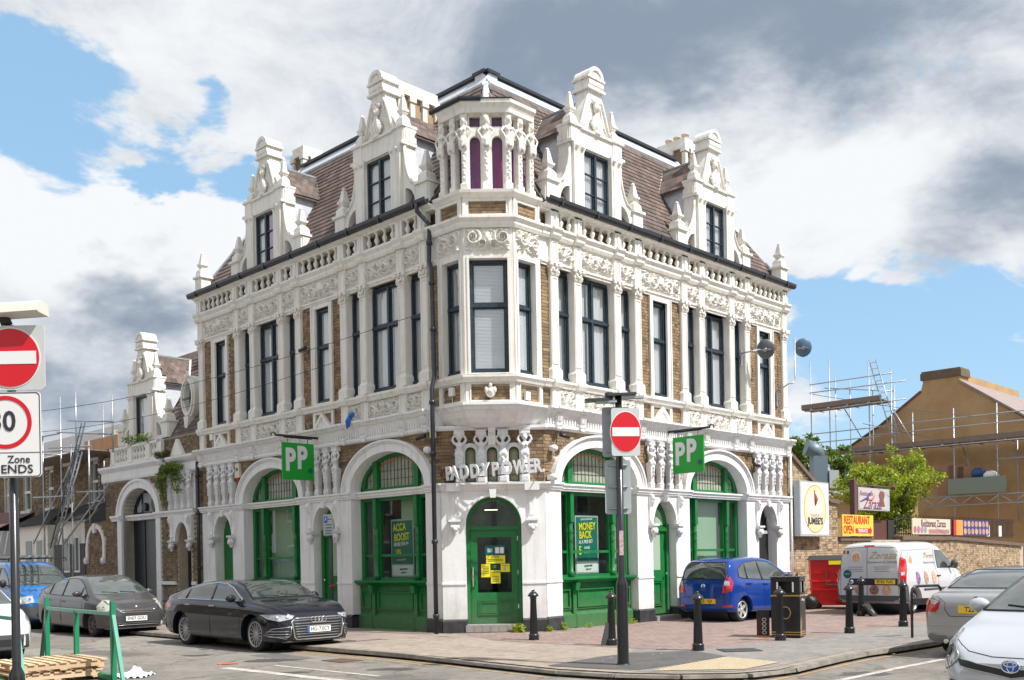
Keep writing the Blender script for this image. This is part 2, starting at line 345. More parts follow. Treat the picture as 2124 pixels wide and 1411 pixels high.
def bricks(F,x0,x1,z0,z1,out,d=0,excl=None,L=.215,H=.065,j=.010,dep=.03):
    z=z0+j/2; row=int(z0*7)
    while z+H<=z1+.02:
        row+=1; x=x0-(row%2)*(L*.28)-.0; k=row%2
        hh=min(H,z1-z-.003)
        if hh<.02: break
        while x<x1:
            l=L if k%2==0 else L*.475
            a=max(x,x0+.002); b=min(x+l,x1-.002)
            if b-a>.03 and not (excl and excl((a+b)/2,z+hh/2,(b-a)/2)):
                jd=random.uniform(-.003,.004)
                out.append(F@T((a+b)/2,d+jd-dep/2+.012,z+hh/2)@Matrix.Rotation(random.uniform(-.006,.006),4,'Y')@Matrix.Diagonal((b-a,dep,hh,1)))
            x+=l+j; k+=1
        z+=H+j
# ---------------------------------------------------------------- carved things
CREAM=mat('cream_stucco2',(.80,.78,.73),.75,vamt=.4,vscale=2.2,col2=(.68,.62,.52),bump=.2,bscale=25,streak=.36)
RELC=mat('carved_stucco',(.80,.775,.72),.8,vamt=.5,vscale=9,col2=(.50,.44,.34))  # darker mottling put into the colour to suggest shade in the carved hollows
def caryatid(kind):
    b=MB()
    if kind=='A':     # herm with both arms lifted behind the head
        b.fbox(-.09,.09,-.08,.06,0,.12,-.0,0); b.fbox(-.065,.065,-.07,.05,.1,.16)
        b.fbox(-.055,.055,-.08,.05,.14,.62,-.045,-.02)
        for i in range(3): b.ball((0,.085,.5-.09*i),(.03-.005*i,.03,.05),8,5)
        b.ball((0,.02,.63),(.105,.085,.085)); b.ball((-.06,.05,.6),(.045,.05,.08)); b.ball((.06,.05,.6),(.045,.05,.08))
        b.ball((0,.02,.73),(.075,.065,.1)); b.ball((-.04,.075,.79),.038,8,5); b.ball((.04,.075,.79),.038,8,5); b.ball((0,.02,.82),(.105,.06,.05))
        b.tube([(0,.02,.84),(0,.03,.92)],.035,8); b.ball((0,.045,.955),(.052,.058,.07)); b.ball((0,.02,.975),(.075,.06,.07)); b.ball((0,.1,.95),(.012,.015,.02),6,4)
        for s in (-1,1): b.tube([(s*.09,.02,.83),(s*.15,.02,.92),(s*.13,.02,.98),(s*.06,0,1.04)],[.034,.03,.026,.022],8)
        b.box(-.12,.12,-.08,.07,1.03,1.08); b.fbox(-.10,.10,-.08,.06,1.075,1.14,-.03,-.02)
        return remeshed(b,'caryatid',.0125,STW)
    b.fbox(-.1,.1,-.1,.06,0,.18); b.fbox(-.075,.075,-.1,.03,.15,1.0,0,0); b.fbox(-.05,.05,-.1,.04,.18,1.0,0,0)
    for i in range(9): b.ball((.012*(-1)**i,.05,.3+.075*i),(.03+.004*(i%3),.03,.035),7,4)
    b.ball((0,.04,1.08),(.115,.1,.13)); b.ball((-.07,.06,1.0),(.05,.06,.12)); b.ball((.07,.06,1.0),(.05,.06,.12))
    for i in range(4): b.tube([(-.11,.09,1.12-.035*i),(0,.14,1.06-.04*i),(.11,.09,1.12-.035*i)],.014,6)
    b.ball((0,.04,1.24),(.08,.07,.12)); b.ball((-.04,.1,1.3),.038,8,5); b.ball((.04,.1,1.3),.038,8,5); b.ball((0,.03,1.35),(.12,.06,.05))
    b.tube([(0,.03,1.36),(0,.04,1.46)],.036,8); b.ball((0,.055,1.52),(.058,.065,.085)); b.ball((0,.02,1.55),(.085,.07,.09)); b.ball((0,.12,1.51),(.012,.015,.02),6,4)
    for s in (-1,1):
        b.ball((s*.07,.02,1.47),(.03,.04,.08),7,5); b.tube([(s*.1,.03,1.36),(s*.19,.05,1.27),(s*.14,.07,1.2),(s*.1,.08,1.13)],[.036,.03,.028,.024],8)
    b.box(-.09,.09,-.1,.05,1.6,1.68)
    return remeshed(b,'caryatid',.0135,RELC)
STW=mat('white_painted_stone',(.72,.72,.73),.6,vamt=.4,vscale=9,col2=(.52,.52,.52))
CARY_A=caryatid('A'); CARY_B=caryatid('B')
RC={}
def relief(w_,h_,m=RELC,dep=.10):
    k=(round(w_,1),round(h_,1),m.name)
    if k in RC: return RC[k]
    nu=max(16,int(w_/.014)); nv=max(12,int(h_/.014)); X,Z=np.meshgrid(np.linspace(-w_/2,w_/2,nu+1),np.linspace(-h_/2,h_/2,nv+1)); H=np.zeros_like(X)
    g=np.random.default_rng(int(w_*100)+int(h_*10)); n=max(1,round(w_/h_*1.4)); 
    def spiral(cx,cz,Rr,sg,ph):
        r=np.hypot(X-cx,Z-cz)+1e-4; t=np.arctan2(Z-cz,X-cx); v=np.cos(t*sg*1.0+9.5*np.log(r/Rr+.18)+ph); return np.clip(v*1.6+.1,0,1)*np.exp(-(r/Rr)**6)
    for i in range(n):
        cx=(i+.5)/n*w_-w_/2; sg=-1 if cx<0 else 1
        if n==1 or (n%2 and i==n//2):
            H=np.maximum(H,np.exp(-((X-cx)/(h_*.17))**2-((Z)/(h_*.3))**2)*1.2+spiral(cx-h_*.28,-h_*.2,h_*.22,1,0)*.8+spiral(cx+h_*.28,-h_*.2,h_*.22,-1,PI)*.8); continue
        H=np.maximum(H,spiral(cx,(-1)**i*h_*.08,h_*.42,sg*(-1)**i,i*1.3))
    for i in range(int(w_*h_*200)+14):
        cx,cz=g.uniform(-w_/2,w_/2),g.uniform(-h_/2,h_/2); a=g.uniform(0,PI); lx,lz=g.uniform(.022,.05),g.uniform(.009,.016)
        u=(X-cx)*math.cos(a)+(Z-cz)*math.sin(a); v=-(X-cx)*math.sin(a)+(Z-cz)*math.cos(a); H=np.maximum(H,g.uniform(.5,1)*np.exp(-(u/lx)**2-(v/lz)**2))
    e=np.minimum(1,np.minimum(w_/2-abs(X),h_/2-abs(Z))/.02); H=H*np.clip(e,0,1)*dep
    b=MB(); k0=b.av(np.stack([X,H,Z],-1).reshape(-1,3).tolist())
    for j in range(nv):
        for i in range(nu): a=k0+j*(nu+1)+i; b.face((a,a+1,a+nu+2,a+nu+1),True)
    RC[k]=b.mesh('relief_panel',m); return RC[k]
def capital(wd=.25):
    b=MB(); b.fbox(-wd/2,wd/2,-.2,.1,0,.05,-.02,-.02); b.fbox(-wd/2,wd/2,-.2,.09,.05,.25,-.05,-.04); b.box(-wd/2-.07,wd/2+.07,-.2,.16,.25,.3)
    for s in (-1,1): b.ball((s*(wd/2+.02),.13,.21),(.06,.05,.05)); b.ball((s*.05,.12,.12),(.035,.03,.06)); b.ball((s*(wd/2+.02),.03,.2),(.04,.05,.05)); b.ball((s*(wd/2),.1,.08),(.03,.03,.04))
    b.ball((0,.15,.2),(.045,.035,.06)); b.ball((0,.13,.08),(.03,.03,.05))
    return b.mesh('capital',RELC)
CAPM=capital()
bal=MB(); bal.box(-.06,.06,-.05,.05,0,.03); bal.lathe([(.035,.03),(.03,.06),(.06,.12),(.068,.16),(.035,.23),(.028,.28),(.05,.31),(.055,.33)],(0,0,0),8); bal.box(-.06,.06,-.05,.05,.33,.37); BALM=bal.mesh('baluster',CREAM)
def finial_mb(b,x,y,z,h,w_=.17,pier=0):
    if pier: b.box(x-w_-.03,x+w_+.03,y-w_,y+w_,z,z+pier); b.box(x-w_-.08,x+w_+.08,y-w_-.05,y+w_+.05,z+pier,z+pier+.06); z+=pier+.06
    q=w_; b.fbox(x-q,x+q,y-q,y+q,z,z+h*.22,.015,.015); b.fbox(x-q+.015,x+q-.015,y-q+.015,y+q-.015,z+h*.22,z+h*.36,q*.5,q*.5)
    b.fbox(x-q*.5,x+q*.5,y-q*.5,y+q*.5,z+h*.36,z+h*.45,-q*.25,-q*.25); b.box(x-q*.8,x+q*.8,y-q*.8,y+q*.8,z+h*.45,z+h*.52); b.fbox(x-q*.6,x+q*.6,y-q*.6,y+q*.6,z+h*.52,z+h*.9,q*.32,q*.32)
    b.ball((x,y,z+h*.94),(q*.35,q*.35,h*.06),8,5)
# ---------------------------------------------------------------- the pub
PUB=thing('corner_pub','ornate cream and white corner building with green shopfront and brown mansard roof','building',(-.39,24,0))
class Rec:
    def __init__(s): s.it=[]
    def add(s,name,b,m,M=None,par=-1):
        if isinstance(b,MB) and name not in STUFFN:
            cl=clusters(b)
            if cl and len(cl)<=40:
                for q in cl[1:]: s.it.append((name,q.mesh(name,m),M or Matrix(),par))
                b=cl[0]
        me=b if isinstance(b,bpy.types.Mesh) else b.mesh(name,m); s.it.append((name,me,M or Matrix(),par)); return len(s.it)-1
    def put(s,F,par,skip=None):
        obs=[]
        for name,me,M,p in s.it:
            o=addw(name,me,None,obs[p] if p>=0 else par,F@M); obs.append(o)
        return obs
LEN=10.5; PIL=[.26,1.05,2.48,3.27]; PW=.25; OFF=4.95
pil_x=[p+k*OFF for k in (0,1) for p in PIL]
grp=[k*OFF for k in (0,1)]
def door_arch(cx,top=3.0,a=.49,z0=0,n=14,b=.68): return [(cx-a,z0)]+[(cx+a*math.cos(PI-PI*i/n),top-b+b*math.sin(PI*i/n)) for i in range(n+1)]+[(cx+a,z0)]
F1=Rec()
# ground floor piers
b=MB(); b.box(0,.5,-.35,.05,.28,3.1); F1.add('pier',b,WHITE)
for x0,x1,cx in ((3.25,5.45,4.35),(8.2,10.5,9.3)):
    b=MB(); d=door_arch(cx,z0=.28); b.poly([(x0,.28)]+d+[(x1,.28),(x1,3.1),(x0,3.1)],-.45,.05); F1.add('door_surround',b,WHITE)
for x0,x1 in ((-.02,.5),(3.25,3.86),(4.84,5.45),(8.2,8.81),(9.79,10.52)):
    b=MB(); b.fbox(x0,x1,-.4,.085,0,.28,0,.0); b.fbox(x0,x1,-.4,.085,.28,.32,0,.03); F1.add('plinth',b,PLINTH)
    b=MB(); b.box(x0+.001,x1-.001,0,.07,1.06,1.1); F1.add('dado_moulding',b,WHITE)
# impost band
ip=[(-.3,3.1),(.09,3.1),(.09,3.13),(.12,3.15),(.12,3.19),(.16,3.22),(.16,3.26),(-.3,3.26)]
b=MB(); b.prof(ip,-.0,.5); b.prof(ip,3.2,5.5); b.prof(ip,8.15,10.56); F1.add('impost_band',b,WHITE)
b=MB(); ip2=[(y-.2,z) for y,z in ip]; b.prof(ip2,.5,3.2); b.prof(ip2,5.5,8.15); F1.add('transom_band',b,WHITE)
# brick spandrel with the arches
for g in grp:
    pass
el=[ellipse(1.88+g,3.26,1.55,1.03,PI,0,28) for g in grp]
b=MB(); b.poly([(0,3.26)]+el[0]+el[1]+[(10.5,3.26),(10.5,4.42),(0,4.42)],-.34,-.012); F1.add('mortar_wall',b,MORTAR)
def arch_ring(cx,cz,a,b_,w_,steps,n=36):
    m=MB()
    for (o0,o1,y0,y1) in steps:
        O=ellipse(cx,cz,a+o1,b_+o1*.92,0,PI,n); I=ellipse(cx,cz,a+o0,b_+o0*.92,PI,0,n); m.poly(O+I,y0,y1)
    return m
for g in grp:
    m=arch_ring(1.88+g,3.262,1.37,.86,.3,[(0,.21,-.33,.08),(.21,.25,-.33,.11),(.25,.30,-.33,.14)]); F1.add('archivolt',m,WHITE)
# big shop windows
def shopwin(g,rec):
    x0,x1=.5+g,3.25+g; D=-.3
    b=MB(); b.poly([(x0,0),(x1,0),(x1,1.05),(x0,1.05)],D-.1,D+.12); 
    for a0,a1 in ((x0+.06,x0+.52),(x0+.68,x1-.68),(x1-.52,x1-.06)):
        b.prof([(D+.12,0),(D+.2,0),(D+.2,.3),(D+.12,.36)],a0-.03,a1+.03)
        for o_,yy in ((0,.145),(.045,.165)):
            b.poly([(a0+o_,.42+o_),(a1-o_,.42+o_),(a1-o_,.93-o_),(a0+o_,.93-o_)],D+.11,D+yy,[[(a0+o_+.03,.45+o_),(a1-o_-.03,.45+o_),(a1-o_-.03,.9-o_),(a0+o_+.03,.9-o_)]])
    for xc in (x0+.6,x1-.6): b.box(xc-.06,xc+.06,D+.1,D+.19,.02,1.0); b.fbox(xc-.07,xc+.07,D+.1,D+.27,.86,1.03,0,-.03)
    i=rec.add('stall_riser',b,GREEN)
    b=MB(); b.prof([(D,1.03),(D+.2,1.03),(D+.26,1.08),(D+.3,1.1),(D+.3,1.14),(D,1.16)],x0-.03,x1+.03); rec.add('window_sill',b,GREEN)
    b=MB(); fz=3.12
    b.box(x0,x0+.12,D-.05,D+.06,1.14,fz); b.box(x1-.12,x1,D-.05,D+.06,1.14,fz); b.box(x0,x1,D-.05,D+.05,3.02,fz); b.box(x0,x1,D-.05,D+.05,1.14,1.21)
    for xc in (x0+.62,x1-.62): b.box(xc-.09,xc+.09,D-.06,D+.04,1.14,fz)
    b.box(x0,x1,D-.03,D+.03,1.7,1.76)
    fi=rec.add('window',b,GREEN)
    for xc in (x0+.62,x1-.62):
        c=MB(); c.lathe([(.075,0),(.075,.12),(.055,.14),(.05,.5),(.062,.75),(.05,.8),(.07,.83),(.05,.87),(.068,.95),(.05,1.0),(.075,1.04),(.05,1.08),(.06,1.2),(.05,1.24)],(xc,D+.07,1.16),10); c.box(xc-.06,xc+.06,D+.03,D+.14,2.4,3.1); rec.add('mullion_column',c,GREEN,par=fi)
    for a0,a1 in ((x0+.12,x0+.53),(x0+.71,x1-.71),(x1-.53,x1-.12)):
        c=MB(); c.quad((a0,D,1.2),(a1,D,1.2),(a1,D,3.04),(a0,D,3.04)); rec.add('pane',c,GLASSG,par=fi)
    # fanlight
    cx=1.88+g; b=MB(); O=ellipse(cx,3.26,1.37,.86,0,PI,30); I=ellipse(cx,3.36,1.2,.68,PI,0,30); b.poly(O+I,D-.04,D+.06); b.box(cx-1.36,cx+1.36,D-.04,D+.06,3.262,3.34)
    for xc in (x0+.62,x1-.62): b.box(xc-.08,xc+.08,D-.04,D+.1,3.3,3.96)
    fl=rec.add('fanlight',b,GREEN)
    c=MB(); c.poly(ellipse(cx,3.3,1.3,.78,0,PI,30),D-.02,D-.005); rec.add('leaded_pane',c,LEADED,par=fl)
    c=MB()
    for k in range(-9,10):
        x=cx+k*.13; h=.72*math.sqrt(max(0,1-((x-cx)/1.22)**2))
        if h>.08: c.box(x-.006,x+.006,D-.004,D+.006,3.34,3.34+h)
    for zz in (3.52,3.72):
        a=1.2*math.sqrt(max(0,1-((zz-3.34)/.72)**2)); c.box(cx-a,cx+a,D-.003,D+.007,zz,zz+.012)
    rec.add('lead_cames',c,LEADBAR,par=fl)
    c=MB(); O=ellipse(cx,3.34,.98,.66,0,PI,30); I=ellipse(cx,3.34,.95,.63,PI,0,30); c.poly(O+I,D-.003,D+.012); rec.add('amber_border',c,STAIN,par=fl)
for g in grp: shopwin(g,F1)
# small door consoles and caryatids
head=MB(); head.box(-.13,.13,-.1,.14,.24,.29); head.box(-.11,.11,-.1,.1,.19,.24); head.ball((0,.07,.1),(.085,.09,.1)); head.ball((0,.14,.08),(.03,.04,.04)); head.ball((-.06,.07,.13),(.05,.07,.07)); head.ball((.06,.07,.13),(.05,.07,.07)); head.ball((0,.06,.0),(.05,.05,.05)); HEADM=head.mesh('carved_head_corbel',STW)
def scroll_bracket():
    b=MB(); pts=[(.0,.0),(.05,.12),(.02,.3),(-.02,.45),(0,.58),(.09,.64),(.16,.6),(.15,.66),(.05,.72),(-.12,.72),(-.12,.0)]
    b.poly([(y,z) for y,z in pts],-.05,.05)
    return b
SB=MB(); pr=[(-.05,0),(.03,0),(.05,.1),(.04,.25),(.06,.4),(.13,.52),(.14,.62),(.1,.69),(-.05,.69)]
SB.prof(pr,-.05,.05); SB.ball((0,.12,.6),(.055,.045,.045)); SB.ball((0,.05,.06),(.05,.04,.04)); SBM=SB.mesh('scroll_bracket',WHITE)
for g in grp:
    cx=4.35+g
    for s in (-1,1):
        F1.add('carved_head_corbel',HEADM,None,T(cx+s*.53,.06,2.1)); F1.add('scroll_bracket',SBM,None,T(cx+s*.6,.05,2.4))
    b=MB(); d=ellipse(cx,2.32,.55,.74,0,PI,18)+ellipse(cx,2.32,.49,.68,PI,0,18); b.poly(d,-.02,.085); b.fbox(cx-.05,cx+.05,0,.13,2.94,3.1,-.02,0); F1.add('arch_moulding',b,WHITE)
    b=MB()
    for k in range(3):
        c0=cx-.39+k*.39
        b.poly([(c0-.195,3.26),(c0-.14,3.26)]+[(c0+.14*math.cos(PI-PI*i/8),3.9+.12*math.sin(PI*i/8)) for i in range(9)]+[(c0+.14,3.26),(c0+.195,3.26),(c0+.195,4.12),(c0-.195,4.12)],-.01,.035)
    F1.add('niche_arcade',b,WHITE)
    for k in range(4): F1.add('caryatid',CARY_A,None,T(cx-.585+k*.39,.1,3.26))
# main first cornice with brackets
b=MB(); b.prof([(-.1,4.42),(.1,4.42),(.13,4.46),(.13,4.5),(.09,4.53),(.10,4.65),(.16,4.76),(.2,4.78),(.24,4.83),(.28,4.86),(.28,4.9),(-.1,4.935)],0,10.62); F1.add('main_cornice',b,WHITE)
b=MB()
x=.03
while x<10.5: b.box(x,x+.035,.095,.125,4.55,4.7); x+=.09
F1.add('fluting',b,WHITE)
for x in pil_x+[10.25]:
    b=MB(); b.prof([(.05,4.46),(.16,4.46),(.19,4.52),(.14,4.58),(.2,4.7),(.24,4.77),(.05,4.77)],x+.02,x+.2); b.ball((x+.11,.14,4.44),(.08,.06,.05),8,5)
    for q in range(4): b.box(x+.03+q*.045,x+.05+q*.045,.12,.21,4.6,4.75)
    F1.add('fluted_bracket',b,WHITE)
    b=MB(); b.prof([(0,4.78),(.24,4.78),(.28,4.83),(.32,4.86),(.32,4.905),(0,4.94)],x-.02,x+.27); F1.add('cornice_break',b,WHITE)
# first-floor wall with openings
holes=[]; 
for g in grp:
    for a0,a1 in ((.5,1.06),(1.29,2.49),(2.72,3.28)): holes.append((a0+g,a1+g,5.55,8.02))
narrow=[(4.04,4.64),(9.03,9.63)]
for a0,a1 in narrow: holes.append((a0,a1,5.55,7.92))
b=MB(); b.box(0,10.5,-.3,-.17,8.86,9.32); F1.add('balustrade_back',b,mat('dark_gap_mortar',(.10,.075,.05),.95,vamt=.5,vscale=6))  # mortar coloured dark to stand in for shade between the balusters
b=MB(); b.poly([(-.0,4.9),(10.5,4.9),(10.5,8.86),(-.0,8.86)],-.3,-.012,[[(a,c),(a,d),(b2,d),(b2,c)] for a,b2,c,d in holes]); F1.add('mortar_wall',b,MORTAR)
# pilasters
sh=MB(); sh.box(-.125,.125,-.2,.08,.24,2.32); sh.fbox(-.17,.17,-.2,.13,0,.2,0,0); sh.fbox(-.17,.17,-.2,.13,.2,.27,.045,.05)
for q in ((-.105,-.075),(.075,.105)): sh.box(q[0],q[1],.08,.095,.34,2.26)
sh.box(-.075,.075,.08,.095,2.23,2.26); sh.box(-.075,.075,.08,.095,.34,.37); SHM=sh.mesh('pilaster',CREAM)
for x in pil_x+[10.25]:
    i=F1.add('pilaster',SHM,None,T(x+.125,0,5.53)); F1.add('capital',CAPM,None,T(x+.125,0,7.82),par=i)
# window surrounds, frames, panes
def window(rec,x0,x1,z0,z1,lights=1,D=-.18,tz=.62,fr=NAVY,curt=True,grec=None):
    b=MB(); w_=.055; zt=z0+(z1-z0)*tz
    b.box(x0,x0+w_,D-.05,D+.02,z0,z1); b.box(x1-w_,x1,D-.05,D+.02,z0,z1); b.box(x0,x1,D-.05,D+.02,z1-.06,z1); b.box(x0,x1,D-.05,D+.05,z0,z0+.07); 
    if tz<1: b.box(x0,x1,D-.05,D+.035,zt-.035,zt+.035)
    xs=[x0+w_]+[x0+(x1-x0)*k/lights for k in range(1,lights)]+[x1-w_]
    for x in xs[1:-1]: b.box(x-.035,x+.035,D-.05,D+.03,z0,z1)
    for i in range(lights):
        a=xs[i]+(.03 if i else 0); c=xs[i+1]-(.03 if i<lights-1 else 0)
        for zz0,zz1 in (((z0+.07,zt-.035),(zt+.035,z1-.06)) if tz<1 else ((z0+.07,z1-.06),)):
            b.poly([(a,zz0),(c,zz0),(c,zz1),(a,zz1)],D-.04,D-.01,[[(a+.035,zz0+.04),(a+.035,zz1-.035),(c-.035,zz1-.035),(c-.035,zz0+.04)]])
    i=rec.add('window',b,fr)
    c=MB(); c.quad((x0+w_,D-.025,z0+.07),(x1-w_,D-.025,z0+.07),(x1-w_,D-.025,z1-.06),(x0+w_,D-.025,z1-.06)); rec.add('pane',c,GLASS,par=i)
    return i
def curtain(rec,x0,x1,z0,z1,y,m,par,amp=.015,fr=11):
    c=MB(); c.grid(lambda u,v:(x0+(x1-x0)*u,y+amp*math.sin(u*(x1-x0)*2*PI*fr+.6*math.sin(v*5+u*7)),z0+(z1-z0)*v),max(8,int((x1-x0)*60)),6); rec.add('curtain',c,m,par=par)
WF={'L':Rec(),'R':Rec()}
for side,rec in WF.items():
    for gi,g in enumerate(grp):
        for wi,(a0,a1,lt) in enumerate(((.5,1.06,1),(1.29,2.49,2),(2.72,3.28,1))):
            x0,x1=a0+g+.01,a1+g-.01; i=window(rec,x0,x1,5.56,8.0,lt,D=-.13)
            if side=='R' and gi==0 and wi<2:
                c=MB(); zz=5.62; xe=x1-.05 if wi==0 else x0+.45
                while zz<7.95: c.box(x0+.05,xe,-.25,-.235,zz,zz+.019); zz+=.03
                c2=MB(); c2.box(x0+.05,xe,-.275,-.27,5.6,7.95); rec.add('blind_back',c2,CURT,par=i)
                rec.add('blind',c,BLIND,par=i)
                if wi==1: curtain(rec,x0+.5,x1-.05,5.6,7.95,-.21,CURT,i)
            elif side=='R' and gi==0 and wi==2: curtain(rec,x0+.05,x1-.05,5.6,7.95,-.21,CURT,i)
            else:
                cw=(x1-x0)*(.42 if lt==2 else .46); m_=CURT
                curtain(rec,x0+.05,x0+cw,5.6,7.95,-.21,m_,i); curtain(rec,x1-cw,x1-.05,5.6,7.95,-.21,m_,i)
    for a0,a1 in narrow:
        i=window(rec,a0,a1,5.56,7.9,1,D=-.07,tz=.6); curtain(rec,a0+.05,a0+.54,5.6,7.85,-.16,CURT,i)
for a0,a1 in narrow:
    b=MB(); b.poly([(a0-.14,5.53),(a1+.14,5.53),(a1+.14,8.03),(a0-.14,8.03)],-.17,.05,[[(a0,5.56),(a0,7.92),(a1,7.92),(a1,5.56)]]); b.box(a0-.15,a0-.11,.05,.075,5.53,8.03); b.box(a1+.11,a1+.15,.05,.075,5.53,8.03); F1.add('window_surround',b,CREAM)
    # panel with a small pediment below
    b=MB(); b.poly([(a0-.14,4.93),(a1+.14,4.93),(a1+.14,5.36),(a0-.14,5.36)],0,.05,[[(a0-.04,4.95),(a0-.04,5.28),(a1+.04,5.28),(a1+.04,4.95)]]); F1.add('apron_frame',b,CREAM)
    cx=(a0+a1)/2; b=MB(); b.poly([(cx-.34,4.92),(cx+.34,4.92),(cx,5.26)],0,.07); b.poly([(cx-.36,4.94),(cx-.28,4.92),(cx,5.2),(cx+.28,4.92),(cx+.36,4.94),(cx,5.3)],0,.11); F1.add('small_pediment',b,CREAM)
for g in grp:
    for a0,a1 in ((.5,1.06),(1.29,2.49),(2.72,3.28)):
        b=MB(); b.box(a0+g-.0,a1+g,-.02,.02,4.93,5.36); F1.add('apron_panel',b,CREAM)
        F1.add('relief_panel',relief(a1-a0-.06,.38),None,T((a0+a1)/2+g,.025,5.145))
for x in pil_x+[10.25]:
    b=MB(); b.box(x-.01,x+.26,-.05,.09,4.92,5.36); b.box(x+.03,x+.06,.09,.105,4.97,5.3); b.box(x+.19,x+.22,.09,.105,4.97,5.3); F1.add('pedestal',b,CREAM)
    b=MB(); b.box(x+.0,x+.25,-.05,.10,8.1,8.63); b.box(x+.03,x+.06,.10,.115,8.14,8.58); b.box(x+.19,x+.22,.10,.115,8.14,8.58); b.box(x+.07,x+.18,.10,.115,8.55,8.58); F1.add('frieze_pedestal',b,CREAM)
    b=MB(); b.prof([(0,8.62),(.16,8.62),(.2,8.68),(.2,8.73),(.25,8.8),(.25,8.85),(0,8.87)],x-.02,x+.27); F1.add('cornice_break',b,CREAM)
    b=MB(); b.prof([(0,5.36),(.16,5.36),(.2,5.44),(.2,5.51),(0,5.532)],x-.02,x+.27); F1.add('sill_break',b,CREAM)
    b=MB(); b.box(x+.0,x+.25,-.05,.13,8.86,9.26); b.box(x+.09,x+.16,.13,.15,8.9,9.22); F1.add('balustrade_pier',b,CREAM)
b=MB(); b.prof([(-.05,5.35),(.1,5.35),(.12,5.4),(.16,5.45),(.16,5.5),(-.05,5.53)],0,10.56); F1.add('sill_band',b,CREAM)
b=MB(); b.prof([(-.29,8.02),(.05,8.02),(.05,8.06),(.08,8.08),(.08,8.12),(-.29,8.12)],0,10.5); F1.add('architrave',b,CREAM)
b=MB(); b.box(0,10.5,-.05,.03,8.12,8.62); F1.add('frieze_back',b,CREAM)
b=MB(); b.prof([(-.05,8.62),(.1,8.62),(.13,8.68),(.13,8.73),(.19,8.8),(.19,8.85),(-.05,8.87)],0,10.6); F1.add('frieze_cornice',b,CREAM)
for g in grp:
    for a0,a1 in ((.53,1.03),(1.32,2.46),(2.75,3.25)): F1.add('relief_panel',relief(a1-a0,.44),None,T((a0+a1)/2+g,.035,8.37))
for a0,a1 in ((3.55,5.18),(8.5,10.22)): F1.add('relief_panel',relief(1.62,.44),None,T((a0+a1)/2,.035,8.37))
ps=sorted(pil_x+[10.25]); segs=[(0,.26)]+[(ps[i]+.25,ps[i+1]) for i in range(len(ps)-1)]
for a0,a1 in segs:
    n=max(2,int((a1-a0)/.25)); 
    if a1-a0<.3: continue
    for k in range(n): F1.add('baluster',BALM,None,T(a0+(k+.5)*(a1-a0)/n,.06,8.87)@Matrix.Diagonal((.92,1.0,1,1)))
b=MB(); b.prof([(-.18,9.24),(-.05,9.22),(.13,9.22),(.13,9.26),(.23,9.3),(.23,9.33),(-.3,9.33)],0,10.58); F1.add('eaves_soffit',b,CREAM)
b=MB(); b.prof([(.21,9.44),(.21,9.34),(.24,9.32),(.30,9.33),(.335,9.38),(.34,9.45),(.325,9.45),(.31,9.4),(.27,9.36),(.23,9.37),(.23,9.44)],0.02,10.68); F1.add('gutter',b,BLACK)
b=MB()
x=.4
while x<10.6: b.box(x,x+.04,.21,.35,9.31,9.46); x+=1.22
F1.add('gutter_joints',b,BLACK)
